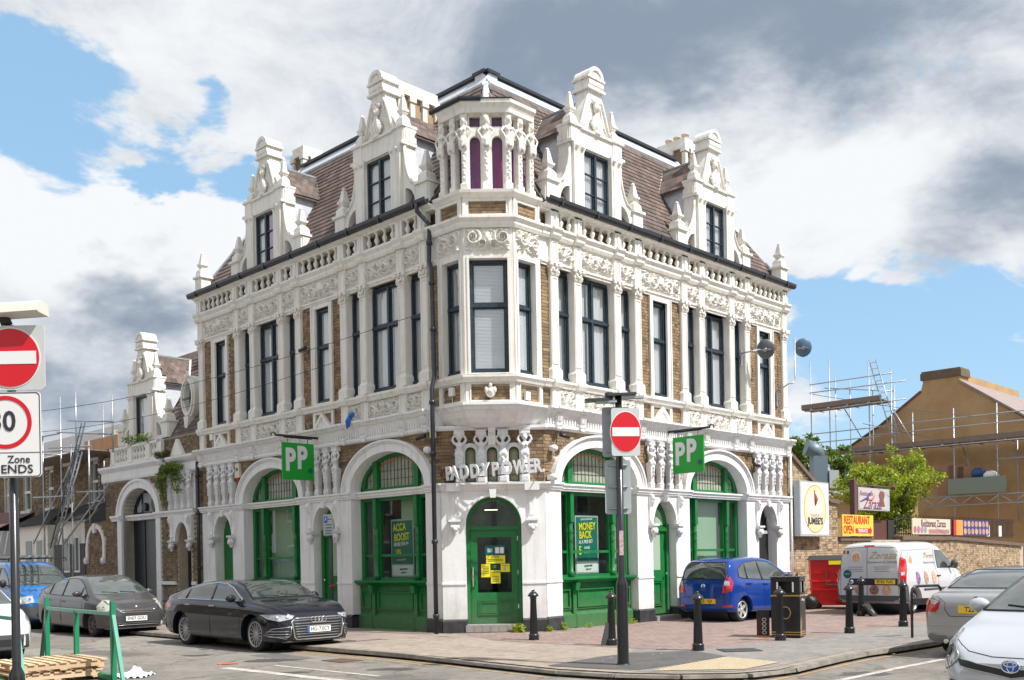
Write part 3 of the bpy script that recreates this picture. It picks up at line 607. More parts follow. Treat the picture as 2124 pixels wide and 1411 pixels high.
# dormer gables
def gable(rec,cx,z0=9.48,full=True,sc=1.0):
    def X(p): return [(cx+x*sc,z) for x,z in p]
    Z=lambda z:z
    half=[(1.76,z0),(1.76,9.95),(1.30,10.0),(1.2,10.07),(1.10,10.2),(1.0,10.42),(.94,10.7),(.92,10.98),(.97,11.1),(.97,11.44),(.62,11.5),(.52,11.58),(.46,11.75),(.40,11.95),(.33,12.12),(.26,12.25),(.25,12.4)]
    out=[(x,z) for x,z in half]+[(-x,z) for x,z in reversed(half)]
    win=[(-.48,z0+.04),(-.48,10.98),(.48,10.98),(.48,z0+.04)]
    ho=[[(s*.93,9.6)]+[(s*(1.26-.33*(1-math.cos(t))) ,9.6+.42*math.sin(t)) for t in [PI/2*i/6 for i in range(7)]] for s in (1,-1)]
    b=MB(); b.poly(X(out),-.38,-.06,[X(win)]+[X(h) for h in ho]); gi=rec.add('dormer_gable',b,CREAM)
    b=MB()
    for s in (-1,1):
        b.box(cx+(s*.67-.17)*sc,cx+(s*.67+.17)*sc,-.1,.02,z0,10.85); b.fbox(cx+(s*.67-.17)*sc,cx+(s*.67+.17)*sc,-.1,.02,10.85,11.02,-.06,-.04); b.box(cx+(s*.67-.1)*sc,cx+(s*.67+.1)*sc,.02,.035,z0+.1,10.75)
        b.box(cx+(s*.74-.23)*sc,cx+(s*.74+.23)*sc,-.4,.06,11.02,11.08); b.box(cx+(s*.76-.165)*sc,cx+(s*.76+.165)*sc,-.36,.0,11.08,11.42); b.box(cx+(s*.76-.22)*sc,cx+(s*.76+.22)*sc,-.4,.04,11.42,11.48)
        finial_mb(b,cx+s*.76*sc,-.17,11.49,.76,.125); 
        finial_mb(b,cx+s*1.55*sc,-.17,z0,.72,.155,.48)
        b.ball((cx+s*.67*sc-.1,.05,10.95),(.05,.05,.05)); b.ball((cx+s*.67*sc+.1,.05,10.95),(.05,.05,.05))
    rec.add('gable_piers',b,CREAM,par=gi)
    b=MB(); b.box(cx-.5*sc,cx+.5*sc,-.1,.0,11.0,11.06); b.box(cx-.95*sc,cx+.95*sc,-.1,-.02,11.06,11.4); b.box(cx-.6*sc,cx+.6*sc,-.1,.03,11.4,11.45)
    # neck, cushion, segmental top
    b.box(cx-.23,cx+.23,-.42,-.04,12.25,12.44); b.box(cx-.31,cx+.31,-.48,.03,12.44,12.5); b.prof([(-.44,12.5),(-.02,12.5),(.02,12.56),(.02,12.64),(-.02,12.7),(-.44,12.7)],cx-.26,cx+.26); b.box(cx-.31,cx+.31,-.48,.03,12.7,12.75)
    b.poly([(cx+.26*math.cos(t),12.75+.25*math.sin(t)) for t in [PI*i/14 for i in range(15)]],-.46,0.0,); b.poly(ellipse(cx,12.75,.26,.25,0,PI,14)+ellipse(cx,12.75,.18,.16,PI,0,14),0,.03)
    rec.add('gable_head',b,CREAM,par=gi)
    # scroll mouldings, shell, mask
    b=MB()
    for s in (-1,1):
        b.tube([(cx+s*x*sc,-.06,z) for x,z in ((1.30,10.03),(1.17,10.1),(1.06,10.26),(.97,10.5),(.925,10.75),(.92,10.98))],.04,6)
        b.tube([(cx+s*x*sc,-.05,z) for x,z in ((.56,11.5),(.48,11.62),(.42,11.8),(.35,12.0),(.27,12.2),(.2,12.3))],.04,6)
        b.tube([(cx+s*x*sc,-.05,z) for x,z in ((.48,11.5),(.36,11.62),(.26,11.85),(.2,12.1),(.16,12.25))],.025,6)
    for k in range(9):
        a=PI*(.08+.84*k/8); b.tube([(cx,-.02,11.42),(cx+.2*math.cos(a),.01,11.6+.26*math.sin(a))],[.02,.042],6)
    b.ball((cx,.02,11.45),(.11,.06,.06)); b.ball((cx,0,12.05),(.1,.07,.13)); b.ball((cx,.05,12.02),(.04,.04,.06)); b.ball((cx-.08,0,12.17),(.06,.05,.06)); b.ball((cx+.08,0,12.17),(.06,.05,.06)); b.ball((cx,0,11.88),(.05,.05,.06))
    rec.add('gable_ornament',b,RELC,par=gi)
    # cheeks and roof behind
    return gi
GR=2.15
def zd(y): return 9.45+(13.15-9.45)*max(0,(-y-.05))/GR     # mansard height at depth -y
def dormer_roof(rec,cx,F,tiles):
    for s in (-1,1):
        b=MB(); ye=-(11.2-9.45)/(13.15-9.45)*GR-.05
        b.poly([(0,0),(1,0),(1,1)],0,.01) if False else None
        k=b.av([(cx+s*.88,-.35,zd(-.35)),(cx+s*.88,-.35,11.38),(cx+s*.88,-(11.38-9.45)/3.7*GR-.05,11.38),(cx+s*.84,-.35,zd(-.35)),(cx+s*.84,-.35,11.38),(cx+s*.84,-(11.38-9.45)/3.7*GR-.05,11.38)])
        b.face((k,k+1,k+2)); b.face((k+3,k+4,k+5)); b.face((k,k+3,k+4,k+1)); b.face((k+1,k+4,k+5,k+2)); b.face((k,k+3,k+5,k+2)); rec.add('dormer_cheek',b,LEAD)
        # slope
        x0,z0_,x1,z1_=.99,11.30,0,12.30
        y_at=lambda z:-(z-9.45)/3.7*GR-.1
        b=MB(); k=b.av([(cx+s*x0,-.33,z0_),(cx+s*x0,y_at(z0_),z0_),(cx,y_at(z1_),z1_),(cx,-.33,z1_),(cx+s*x0,-.33,z0_-.05),(cx+s*x0,y_at(z0_),z0_-.05),(cx,y_at(z1_),z1_-.05),(cx,-.33,z1_-.05)])
        for q in ((0,1,2,3),(4,5,6,7),(0,1,5,4),(1,2,6,5),(3,0,4,7)): b.face([k+i for i in q])
        rec.add('dormer_slope',b,TILE)
        sl=math.hypot(x0,z1_-z0_); an=math.atan2(z1_-z0_,x0); n=8
        for r in range(n):
            t=(r+.5)/n; xx=x0*(1-t); zz=z0_+(z1_-z0_)*t; yb=y_at(zz); ya=-.36; m=max(1,round((ya-yb)/.2)); o=(r%2)*.1
            y=ya-o
            while y-.2>yb-.05:
                Mt=T(cx+s*(xx+.01),y-.1,zz+.025)@Matrix.Rotation(s*(an+.08),4,'Y')@Matrix.Diagonal((sl/n*1.25,.19,.016,1)); tiles.append(F@Mt); y-=.2
        b=MB(); b.tube([(cx+s*x0,y_at(z0_)+.02,z0_+.03),(cx,y_at(z1_)+.02,z1_+.03)],.045,6); b.box(cx-.06,cx+.06,y_at(z1_),-.33,z1_-.0,z1_+.05); rec.add('lead_flashing',b,LEAD)
GB={'L':Rec(),'R':Rec()}; TILES=[]
for side in 'LR':
    for g in grp:
        cx=2.05+g; gable(GB[side],cx); dormer_roof(GB[side],cx,FRM[side],TILES)
        i=window(GB[side],cx-.475,cx+.475,9.52,10.98,2,D=-.09,tz=2.0)
        b=MB(); 
        for zz in (10.0,10.45): b.box(cx-.42,cx+.42,-.13,-.08,zz,zz+.025)
        GB[side].add('glazing_bars',b,NAVY,par=i)
        m_=PURP if (side=='L' and g>0) else CURT
        curtain(GB[side],cx-.44,cx-.03,9.56,10.93,-.17,m_,i); curtain(GB[side],cx+.05,cx+.44,9.56,10.93,-.17,CURT,i)
        if side=='L' and g>0: curtain(GB[side],cx-.2,cx-.1,9.56,10.93,-.28,REDC,i)
        b=MB(); b.box(cx-.5,cx+.5,-.9,-.85,9.5,11); GB[side].add('dark_room',b,DARK)
BR=[]; BBK=[]
def in_arch(x,z,hw):
    for g in grp:
        if z>3.2 and ((abs(x-1.88-g)-0)/1.66)**2+((z-3.26)/1.14)**2<1+.0: return True
    return False
for f in 'LR':
    F=FRM[f]
    bricks(F,0,10.5,3.27,4.42,BR,excl=in_arch)
    for a0,a1 in ((0,.26),(3.52,3.9),(4.78,5.21),(8.47,8.89),(9.77,10.25)): bricks(F,a0,a1,5.53,8.02,BR); bricks(F,a0,a1,4.93,5.35,BR)
    for a0,a1 in narrow: bricks(F,a0-.04,a1+.04,4.95,5.28,BR)
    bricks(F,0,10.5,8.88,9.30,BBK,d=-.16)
    F1.put(F,PUB); WF[f].put(F,PUB); GB[f].put(F,PUB)
# doors in the two side facades
def small_door(f,cx,kind):
    rec=Rec(); D=-.22; out=door_arch(cx,2.97,.47,z0=.14,b=.66)
    if kind=='board': b=MB(); b.poly(out,D-.05,D); rec.add('green_board',b,GREENF)
    elif kind=='green':
        b=MB(); gl=[[(cx-.2,1.25),(cx-.2,2.2),(cx+.2,2.2),(cx+.2,1.25)],[(cx-.28,2.38)]+[(cx+.28*math.cos(PI-PI*i/10),2.38+.4*math.sin(PI*i/10)) for i in range(11)]+[(cx+.28,2.38)]]
        b.poly(out,D-.05,D,[gl[0]]); b.box(cx-.47,cx+.47,D,D+.05,2.22,2.32)
        for o in (0,.05): b.poly([(cx-.22+o,.35+o),(cx+.22-o,.35+o),(cx+.22-o,1.0-o),(cx-.22+o,1.0-o)],D,D+.03,[[(cx-.19+o,.38+o),(cx+.19-o,.38+o),(cx+.19-o,.97-o),(cx-.19+o,.97-o)]])
        b.poly([(cx-.47,.14),(cx-.36,.14),(cx-.36,2.4),(cx-.47,2.4)],D,D+.06); b.poly([(cx+.36,.14),(cx+.47,.14),(cx+.47,2.4),(cx+.36,2.4)],D,D+.06)
        i=rec.add('door',b,GREEN); c=MB(); c.quad((cx-.2,D-.02,1.25),(cx+.2,D-.02,1.25),(cx+.2,D-.02,2.2),(cx-.2,D-.02,2.2)); c.poly(gl[1],D+.001,D+.006); rec.add('pane',c,PALEB,par=i)
        c=MB(); c.ball((cx+.3,D+.09,1.15),.03,8,5); rec.add('door_knob',c,CHROME,par=i)
    else:
        b=MB(); b.poly([(cx-.47,.14),(cx+.47,.14),(cx+.47,2.2),(cx-.47,2.2)],D-.05,D); i=rec.add('door',b,BLKPL)
        b=MB(); b.poly(ellipse(cx,2.3,.47,.66,0,PI,14),D-.05,D-.03)
        for k in range(7): x=cx-.38+k*.125; b.box(x-.02,x+.02,D-.03,D,2.25,2.3+.6*math.sqrt(max(0,1-((x-cx)/.46)**2)))
        rec.add('door_grille',b,BLKPL,par=i); b=MB(); b.box(cx-.47,cx+.47,D-.02,D+.03,2.18,2.27); rec.add('door_head',b,SGREY,par=i)
    b=MB(); b.box(cx-.5,cx+.5,-.45,.15,0,.12); rec.add('door_step',b,STEP)
    rec.put(FRM[f],PUB)
STEP=mat('worn_grey_step',(.30,.29,.27),.8,vamt=.5,vscale=5)
small_door('L',4.35,'green'); small_door('L',9.3,'board'); small_door('R',4.35,'green'); small_door('R',9.3,'dark')
# behind the shop glass
def inside(f,g,mode):
    rec=Rec(); x0,x1=.5+g,3.25+g
    b=MB(); b.box(x0-.1,x1+.1,-1.9,-1.85,0,3.3); b.box(x0-.1,x1+.1,-1.85,-.34,1.0,1.03); b.box(x0-.1,x1+.1,-1.85,-.34,3.1,3.15); b.box(x0-.1,x0-.05,-1.9,-.34,0,3.2); b.box(x1+.05,x1+.1,-1.9,-.34,0,3.2); rec.add('shop_interior',b,INTER if mode=='open' else PALEB)
    if mode=='board': b=MB(); b.box(x0+.05,x1-.05,-.5,-.46,1.15,3.1); rec.add('window_board',b,PALEB)
    if mode=='half': b=MB(); b.box(x0+.05,x0+.62,-.5,-.46,1.15,3.1); b.box(x0+.8,x0+1.15,-.62,-.6,2.3,3.1); rec.add('window_board',b,PALEB)
    rec.put(FRM[f],PUB)
INTER=mat('grey_shop_interior',(.30,.36,.34),.8,vamt=.6,vscale=1.5,col2=(.04,.06,.07))
inside('L',0,'open'); inside('L',OFF,'board'); inside('R',0,'open'); inside('R',OFF,'board')
for f,x0,x1 in (('L',2.73,3.1),('L',1.3,2.0),('R',2.75,3.1)):
    b=MB(); b.box(x0,x1,-.52,-.48,1.15 if x1-x0<.5 else 2.35,3.05); addw('window_board',b,PALEB,PUB,FRM[f])
b=MB(); b.poly([(7.62,1.15)]+[(7.62,2.6),(7.68,2.75),(7.8,2.85),(7.95,2.8),(8.05,2.6)]+[(8.05,1.15)],-.455,-.44); addw('dark_arch_graphic',b,SBLACK,PUB,FL)
# dark body of the building behind all openings
b=MB()
K=Vector((-.39,20.62)); 
def off(P,dd,nn,s,d): return P+dd*s+nn*d
far=[off(PL,dL,nL,10.45,-.95),off(PL,dL,nL,.3,-.95),off(PR,dR,nR,.3,-.95),off(PR,dR,nR,10.45,-.95),off(PR,dR,nR,10.45,-6),Vector((-.4,37)),off(PL,dL,nL,10.45,-6)]
k=b.av([(p.x,p.y,3.3) for p in far]); k2=b.av([(p.x,p.y,9.4) for p in far]); n=len(far)
for i in range(n): j=(i+1)%n; b.face((k+i,k+j,k2+j,k2+i))
b.face([k+i for i in range(n)]); b.face([k2+i for i in range(n)]); addw('inner_walls',b,DARK,PUB,Matrix())
for f,x in (('L',10.5),('R',10.5)):   # end walls
    b=MB(); b.box(10.2,10.5,-9,-.3,0,9.3) if f=='R' else b.box(10.2,10.49,-9,-.3,0,9.3); addw('end_wall',b,BRICKWALLF if False else MORTAR,PUB,FRM[f])
    # end wall bricks for the left (seen above the annex)
# mansard roof
for f in 'LR':
    F=FRM[f]; b=MB()
    def mp(s_,t): return (s_,-.05-GR*t,9.45+3.7*t)
    A=[mp(-.0,0),mp(10.62,0),mp(8.25,1),mp(-1.57+2.2,1),mp(-1.57+.05+GR*.42,.42)]
    A=[mp(.25,0),mp(10.62,0),mp(8.25,1),mp(.63,1),mp(-.62,.43),mp(-.2,.3)]
    k=b.av(A); b.face([k+i for i in range(6)]); k=b.av([(x,y+.05,z-.15) for x,y,z in A]); b.face([k+i for i in range(6)])
    addw('roof_slope',b,TILE,PUB,F)
    ang=math.atan2(3.7,GR); SLn=math.hypot(3.7,GR); rows=int(SLn/.165)
    for r in range(rows-2):
        t=(r+.5)*.165/SLn; x=(r%2)*.105+ (.25 if t<.3 else max(-1.57+GR*t+.1,-.62)); xe=10.62-(10.62-8.25)*t
        while x<xe-.1:
            c=x+.105; hid=False
            for g in grp:
                cx=2.05+g; zz=9.45+3.7*t
                if zz<11.3 and abs(c-cx)<.84: hid=True
                if zz>=11.3 and abs(c-cx)<.95*(12.3-zz)/1.0: hid=True
            if not hid and random.random()>.004:
                p=mp(c,t); TILES.append(F@T(p[0],p[1]+.02,p[2]+.012)@Matrix.Rotation(ang-.09+random.uniform(-.012,.012),4,'X').inverted().inverted()@Matrix.Diagonal((.2,.21,.016,1)) if False else F@T(p[0],p[1]+.02,p[2]+.012)@Matrix.Rotation(-(ang-.1)+random.uniform(-.015,.015),4,'X')@Matrix.Rotation(random.uniform(-.01,.01),4,'Z')@Matrix.Diagonal((.2,.215,.016,1)))
            x+=.21
    # lead upstand and dark coping at the top, hip and verge flashings
    b=MB(); x0=.55; b.prof([(-.05-GR*.90+.03,9.45+3.7*.9-.02),(-.05-GR*.90+.06,9.45+3.7*.9+.03),(-GR-.03,13.13),(-GR-.3,13.13),(-GR-.3,12.7)],x0-.05,8.3); addw('lead_upstand',b,LEAD,PUB,F)
    b=MB(); b.box(x0-.1,8.35,-GR-.35,-GR+.06,13.13,13.2); addw('roof_coping',b,BLACK,PUB,F)
    b=MB(); b.tube([mp(10.62,.02),mp(8.25,1.0)],.07,6); addw('verge_flashing',b,LEAD,PUB,F)
    # far hip slope
    b=MB(); k=b.av([mp(10.62,0),mp(8.25,1),(8.25,-6,13.15),(10.62,-6,9.45)]); b.face((k,k+1,k+2,k+3)); addw('roof_slope',b,TILE,PUB,F)
    b=MB(); finial_mb(b,10.3,0,9.46,.72,.15,.42); addw('corner_finial',b,CREAM,PUB,F)
b=MB(); 
ap=FL@Vector((.63,-.05-GR,13.0)); b.tube([FL@Vector((-.62,-.9,11.0)),ap],.09,6); addw('hip_flashing',b,LEAD,PUB,Matrix())
b=MB(); b.v=[]; pts=[FL@Vector((.5,-GR-.2,13.12)),FL@Vector((8.3,-GR-.2,13.12)),FL@Vector((8.3,-8,13.12)),FR@Vector((8.3,-8,13.12)),FR@Vector((8.3,-GR-.2,13.12)),FR@Vector((.5,-GR-.2,13.12))]; k=b.av(pts); b.face([k+i for i in range(6)]); addw('flat_roof',b,LEAD,PUB,Matrix())
pieces('roof_tile',[M for M in TILES],TILE,PUB)
# chimneys
def chimney(F,cx,cy,wx,wy,z0,z1,pots=3,par=PUB):
    b=MB(); b.box(cx-wx/2,cx+wx/2,cy-wy/2,cy+wy/2,z0,z1-.3); ci=addw('chimney',b,BRICK,par,F)
    b=MB(); b.box(cx-wx/2-.08,cx+wx/2+.08,cy-wy/2-.08,cy+wy/2+.08,z1-.3,z1-.2); b.box(cx-wx/2-.04,cx+wx/2+.04,cy-wy/2-.04,cy+wy/2+.04,z1-.2,z1)
    nx=max(2,round(wx/.38)+1); ny=max(2,round(wy/.38)+1)
    for sy in (-1,1):
        for i in range(nx): x=cx-wx/2+wx*i/(nx-1); b.box(x-.07,x+.07,cy+sy*wy/2-.06,cy+sy*wy/2+.06,z0,z1-.3); b.box(x-.1,x+.1,cy+sy*wy/2-.09,cy+sy*wy/2+.09,z1-.42,z1-.3)
    for sx_ in (-1,1):
        for i in range(ny): y=cy-wy/2+wy*i/(ny-1); b.box(cx+sx_*wx/2-.06,cx+sx_*wx/2+.06,y-.07,y+.07,z0,z1-.3); b.box(cx+sx_*wx/2-.09,cx+sx_*wx/2+.09,y-.1,y+.1,z1-.42,z1-.3)
    add('chimney_dressing',b,CHIM,ci)
    for i in range(pots):
        p=MB(); q=(i-(pots-1)/2)*.3; px,py=(cx+q,cy) if wx>wy else (cx,cy+q); p.lathe([(.11,0),(.12,.05),(.1,.08),(.1,.18),(.125,.2),(.12,.24),(.09,.24),(.085,.1)],(px,py,z1),12); add('chimney_pot',p,POT,ci)
CHIM=mat('stained_cream_stucco',(.77,.74,.67),.85,vamt=.6,vscale=3,col2=(.48,.42,.32),bump=.2,bscale=20)
POT=mat('buff_chimney_pot',(.50,.42,.32),.85,vamt=.5,vscale=5)
chimney(FL,2.08,-1.1,.42,1.15,11.4,12.88,0); chimney(FL,9.15,-2.9,.5,.6,10.5,14.08,0); chimney(FR,9.45,-2.9,.6,.95,10.5,14.15,3)
# ---------------------------------------------------------------- corner: chamfer, oriel bay, turret
FB=frame(FL@Vector((-.82,0,0)).xy if False else Vector(((FL@Vector((-.82,0,0))).x,(FL@Vector((-.82,0,0))).y)),dC,Vector((dC.y,-dC.x)))
PATH=[(2.22,0),(1.64,.585),(.585,.585),(0,0)]; BW=1.055
def cor(name,b,m,F=FC,par=PUB): return addw(name,b,m,par,F)
# chamfer ground floor
b=MB(); d=[(.5,.28),(.5,2.36)]+[(1.11+.61*math.cos(PI-PI*i/16),2.36+.61*math.sin(PI*i/16)) for i in range(17)]+[(1.72,.28)]; b.poly([(-.02,.28)]+d+[(2.24,.28),(2.24,3.1),(-.02,3.1)],-.36,.05); cor('door_surround',b,WHITE)
b=MB(); b.poly(ellipse(1.11,2.36,.67,.67,0,PI,20)+ellipse(1.11,2.36,.61,.61,PI,0,20),0,.08); b.fbox(1.05,1.17,0,.16,2.93,3.12,-.02,0); b.box(.18,.36,.0,.08,2.45,3.1); b.box(1.86,2.04,.0,.08,2.45,3.1); cor('arch_moulding',b,WHITE)
for x in (.27,1.95):
    cor('carved_head_corbel',HEADM,None,FC@T(x,.05,2.18)); b=MB(); b.box(x-.13,x+.13,.0,.2,2.42,2.47); b.poly([(x-.05,2.55),(x+.05,2.55),(x+.05,2.95),(x-.05,2.95)],.08,.1); b.lathe([(.035,0),(.035,.03)],(x,.08,2.99),10,axis='y'); cor('console_panel',b,WHITE)
for x0,x1 in ((-.03,.5),(1.72,2.25)):
    b=MB(); b.fbox(x0,x1,-.4,.085,0,.26,0,0); b.fbox(x0,x1,-.4,.085,.26,.3,0,.03); cor('plinth',b,PLINTH); b=MB(); b.box(x0,x1,0,.07,1.05,1.09); cor('dado_moulding',b,WHITE)
b=MB(); b.sweep([(2.27,-.05),(2.22,0),(0,0),(-.05,-.05)],[(-.3,3.1),(.09,3.1),(.09,3.13),(.12,3.15),(.12,3.19),(.18,3.22),(.18,3.26),(-.3,3.26)]); b.box(.1,.42,.05,.2,3.08,3.25); b.box(1.8,2.12,.05,.2,3.08,3.25); cor('impost_band',b,WHITE)
# door
b=MB(); D=-.3; O=[(.5,.14),(.5,2.36)]+[(1.11+.61*math.cos(PI-PI*i/16),2.36+.61*math.sin(PI*i/16)) for i in range(17)]+[(1.72,2.36),(1.72,.14)]
I=[(.58,.14),(.58,2.36)]+[(1.11+.53*math.cos(PI-PI*i/16),2.36+.53*math.sin(PI*i/16)) for i in range(17)]+[(1.64,2.36),(1.64,.14)]
b.poly(O[:-1]+[(1.72,.14)]+I[::-1],D-.08,D+.05); b.box(.58,1.64,D-.06,D+.03,2.24,2.33); df=cor('door_frame',b,GREEN)
b=MB(); b.poly([(.585,.18),(1.635,.18),(1.635,2.235),(.585,2.235)],D-.05,D,[[(.74,.86),(.74,2.08),(1.49,2.08),(1.49,.86)]])
for o in (0,.04): b.poly([(.74+o,.36+o),(1.49-o,.36+o),(1.49-o,.7-o),(.74+o,.7-o)],D,D+.02,[[(.765+o,.385+o),(1.465-o,.385+o),(1.465-o,.675-o),(.765+o,.675-o)]])
do=cor('door',b,GREEN); c=MB(); c.quad((.74,D-.02,.86),(1.49,D-.02,.86),(1.49,D-.02,2.08),(.74,D-.02,2.08)); addw('pane',c,GLASSG,do,FC)
c=MB(); c.poly(ellipse(1.11,2.34,.54,.54,0,PI,16),D-.03,D-.025); addw('pane',c,GLASSG,df,FC)
c=MB(); c.tube([(.66,D+.01,.98),(.64,D+.07,1.0),(.64,D+.07,1.42),(.66,D+.01,1.44)],.014,8); addw('door_handle',c,CHROME,do,FC)
for z in (.5,1.25,2.0): c=MB(); c.box(1.62,1.66,D,D+.025,z,z+.1); addw('hinge',c,CHROME,do,FC)
b=MB(); b.box(.3,1.9,-1.8,-1.75,0,3); b.box(.3,.34,-1.8,-.36,0,3.08); b.box(1.9,1.94,-1.8,-.36,0,3.08); b.box(.3,1.94,-1.8,-.36,3.04,3.08); cor('lobby',b,DARK)
b=MB(); b.box(.9,1.2,-1.2,-1.1,2.72,2.735); cor('ceiling_light',b,mat('tube_light',(.8,.8,.7),.5,emit=((1,.95,.7),3)))
b=MB(); b.box(.47,1.73,-.4,.1,0,.17); cor('door_step',b,STEP)
for k in range(7): b=MB(); b.box(.475+k*.18,.645+k*.18,.1,.115,.02,.16); cor('step_tile',b,STEP)
# notices on the door glass
def poster(F,x0,x1,z0,z1,y,m,name,label,cat,cells=(),tx=()):
    o=thing(name,label,cat,M=F@T((x0+x1)/2,y,z0)); 
    c=MB(); c.box(-(x1-x0)/2,(x1-x0)/2,-.004,.004,0,z1-z0); add('sheet',c,m,o)
    for (nm,a0,a1,b0,b1,mm) in cells: c=MB(); c.box(-(x1-x0)/2+a0*(x1-x0),-(x1-x0)/2+a1*(x1-x0),.005,.009,b0*(z1-z0),b1*(z1-z0)); add(nm,c,mm,o)
    for (s_,u,v,size,mm,sx_) in tx:
        F_=wm(o)@T(-(x1-x0)/2+u*(x1-x0),.012,v*(z1-z0)); X=F_.col[0].xyz.normalized(); Nn=F_.col[1].xyz.normalized(); fl=X.cross(Vector((0,0,1))).dot(Nn)<0
        X=-X if fl else X; p=F_.translation; Mx=Matrix(((X.x,0,Nn.x,p.x),(X.y,0,Nn.y,p.y),(0,1,0,p.z),(0,0,0,1)))
        text('printed_text',s_,size,mm,o,Mx,.001,.004*size/.2,sx_)
    return o
poster(FC,.92,1.35,1.68,1.9,-.29,DTEAL,'notice','teal notice with white columns on corner door glass','notice',[('printed_block',.5,.7,.2,.8,SWHITE),('printed_block',.74,.94,.2,.8,SWHITE),('printed_block',.1,.35,.3,.7,SGREY)])
poster(FC,.93,1.35,1.5,1.675,-.288,YEL,'notice','wide yellow notice under the teal one on corner door','notice',[('printed_line',.1,.9,.3,.36,SBLACK),('printed_line',.1,.9,.5,.56,SBLACK)],[('BET OR BET',.5,.82,.035,SBLACK,1)])
poster(FC,.82,1.02,1.2,1.49,-.286,YEL,'notice','yellow notice at the left of the cross of notices','notice',[('printed_line',.15,.85,.3+.12*i,.33+.12*i,SBLACK) for i in range(5)])
poster(FC,1.035,1.23,1.36,1.49,-.282,SBLACK,'notice','small black age notice reading 18 in the centre of the door','notice',[],[('18',.35,.5,.09,PPG,1)])
poster(FC,1.03,1.24,1.06,1.35,-.286,YEL,'notice','lowest yellow notice on the corner door reading WE\'RE OPEN','notice',[('printed_line',.15,.85,.15+.12*i,.18+.12*i,SBLACK) for i in range(4)],[('WE\'RE OPEN',.5,.85,.035,SBLACK,1)])
poster(FC,1.25,1.45,1.31,1.49,-.286,YEL,'notice','yellow notice with blue ring at the right of the cross of notices','notice',[('printed_line',.15,.85,.75,.8,SBLACK),('printed_block',.3,.6,.2,.6,SGREY)])
# brick band with four caryatids and three little arched windows
b=MB(); hl=[]
for cx in (.635,1.11,1.585): hl.append([(cx-.115,3.28)]+[(cx+.115*math.cos(PI-PI*i/8),3.93+.115*math.sin(PI*i/8)) for i in range(9)]+[(cx+.115,3.28)])
b.poly([(0,3.262),(2.22,3.262),(2.22,4.45),(0,4.45)],-.3,-.012,hl); cor('mortar_wall',b,MORTAR)
b=MB(); O2=[(.3,3.262),(.3,4.02)]
for cx in (.635,1.11,1.585): O2+=[(cx+.235*math.cos(PI-PI*i/8),3.93+.2*math.sin(PI*i/8)) for i in range(9)]
O2+=[(1.92,4.02),(1.92,3.262)]; b.poly(O2,-.01,.05,hl); cor('niche_arcade',b,WHITE)
for cx in (.635,1.11,1.585):
    b=MB(); o=[(cx-.115,3.28)]+[(cx+.115*math.cos(PI-PI*i/8),3.93+.115*math.sin(PI*i/8)) for i in range(9)]+[(cx+.115,3.28)]; q=[(cx+(x-cx)*.72,3.31 if z<3.3 else 3.93+(z-3.93)*.72) for x,z in o]; b.poly(o,-.14,-.09,[q]); wi=cor('window',b,GREEN)
    c=MB(); c.poly(q,-.13,-.12); addw('leaded_pane',c,LEADED,wi,FC); q2=[(cx+(x-cx)*.8,3.4 if z<3.35 else 3.93+(z-3.93)*.8) for x,z in q]; q3=[(cx+(x-cx)*.5,3.45 if z<3.35 else 3.93+(z-3.93)*.5) for x,z in q]; c=MB(); c.poly(q2,-.119,-.112,[q3]); addw('amber_border',c,STAIN,wi,FC)
for x in (.40,.875,1.345,1.82): cor('caryatid',CARY_A,None,FC@T(x,.11,3.27))
b=MB(); b.prof([(.0,4.05),(.1,4.08),(.14,4.2),(.12,4.3),(.22,4.36),(.22,4.45),(0,4.45)],1.03,1.19); cor('keystone_bracket',b,WHITE)
bricks(FC,0,2.22,3.27,4.42,BR,excl=lambda x,z,h: .28<x<1.94 and z<4.02)
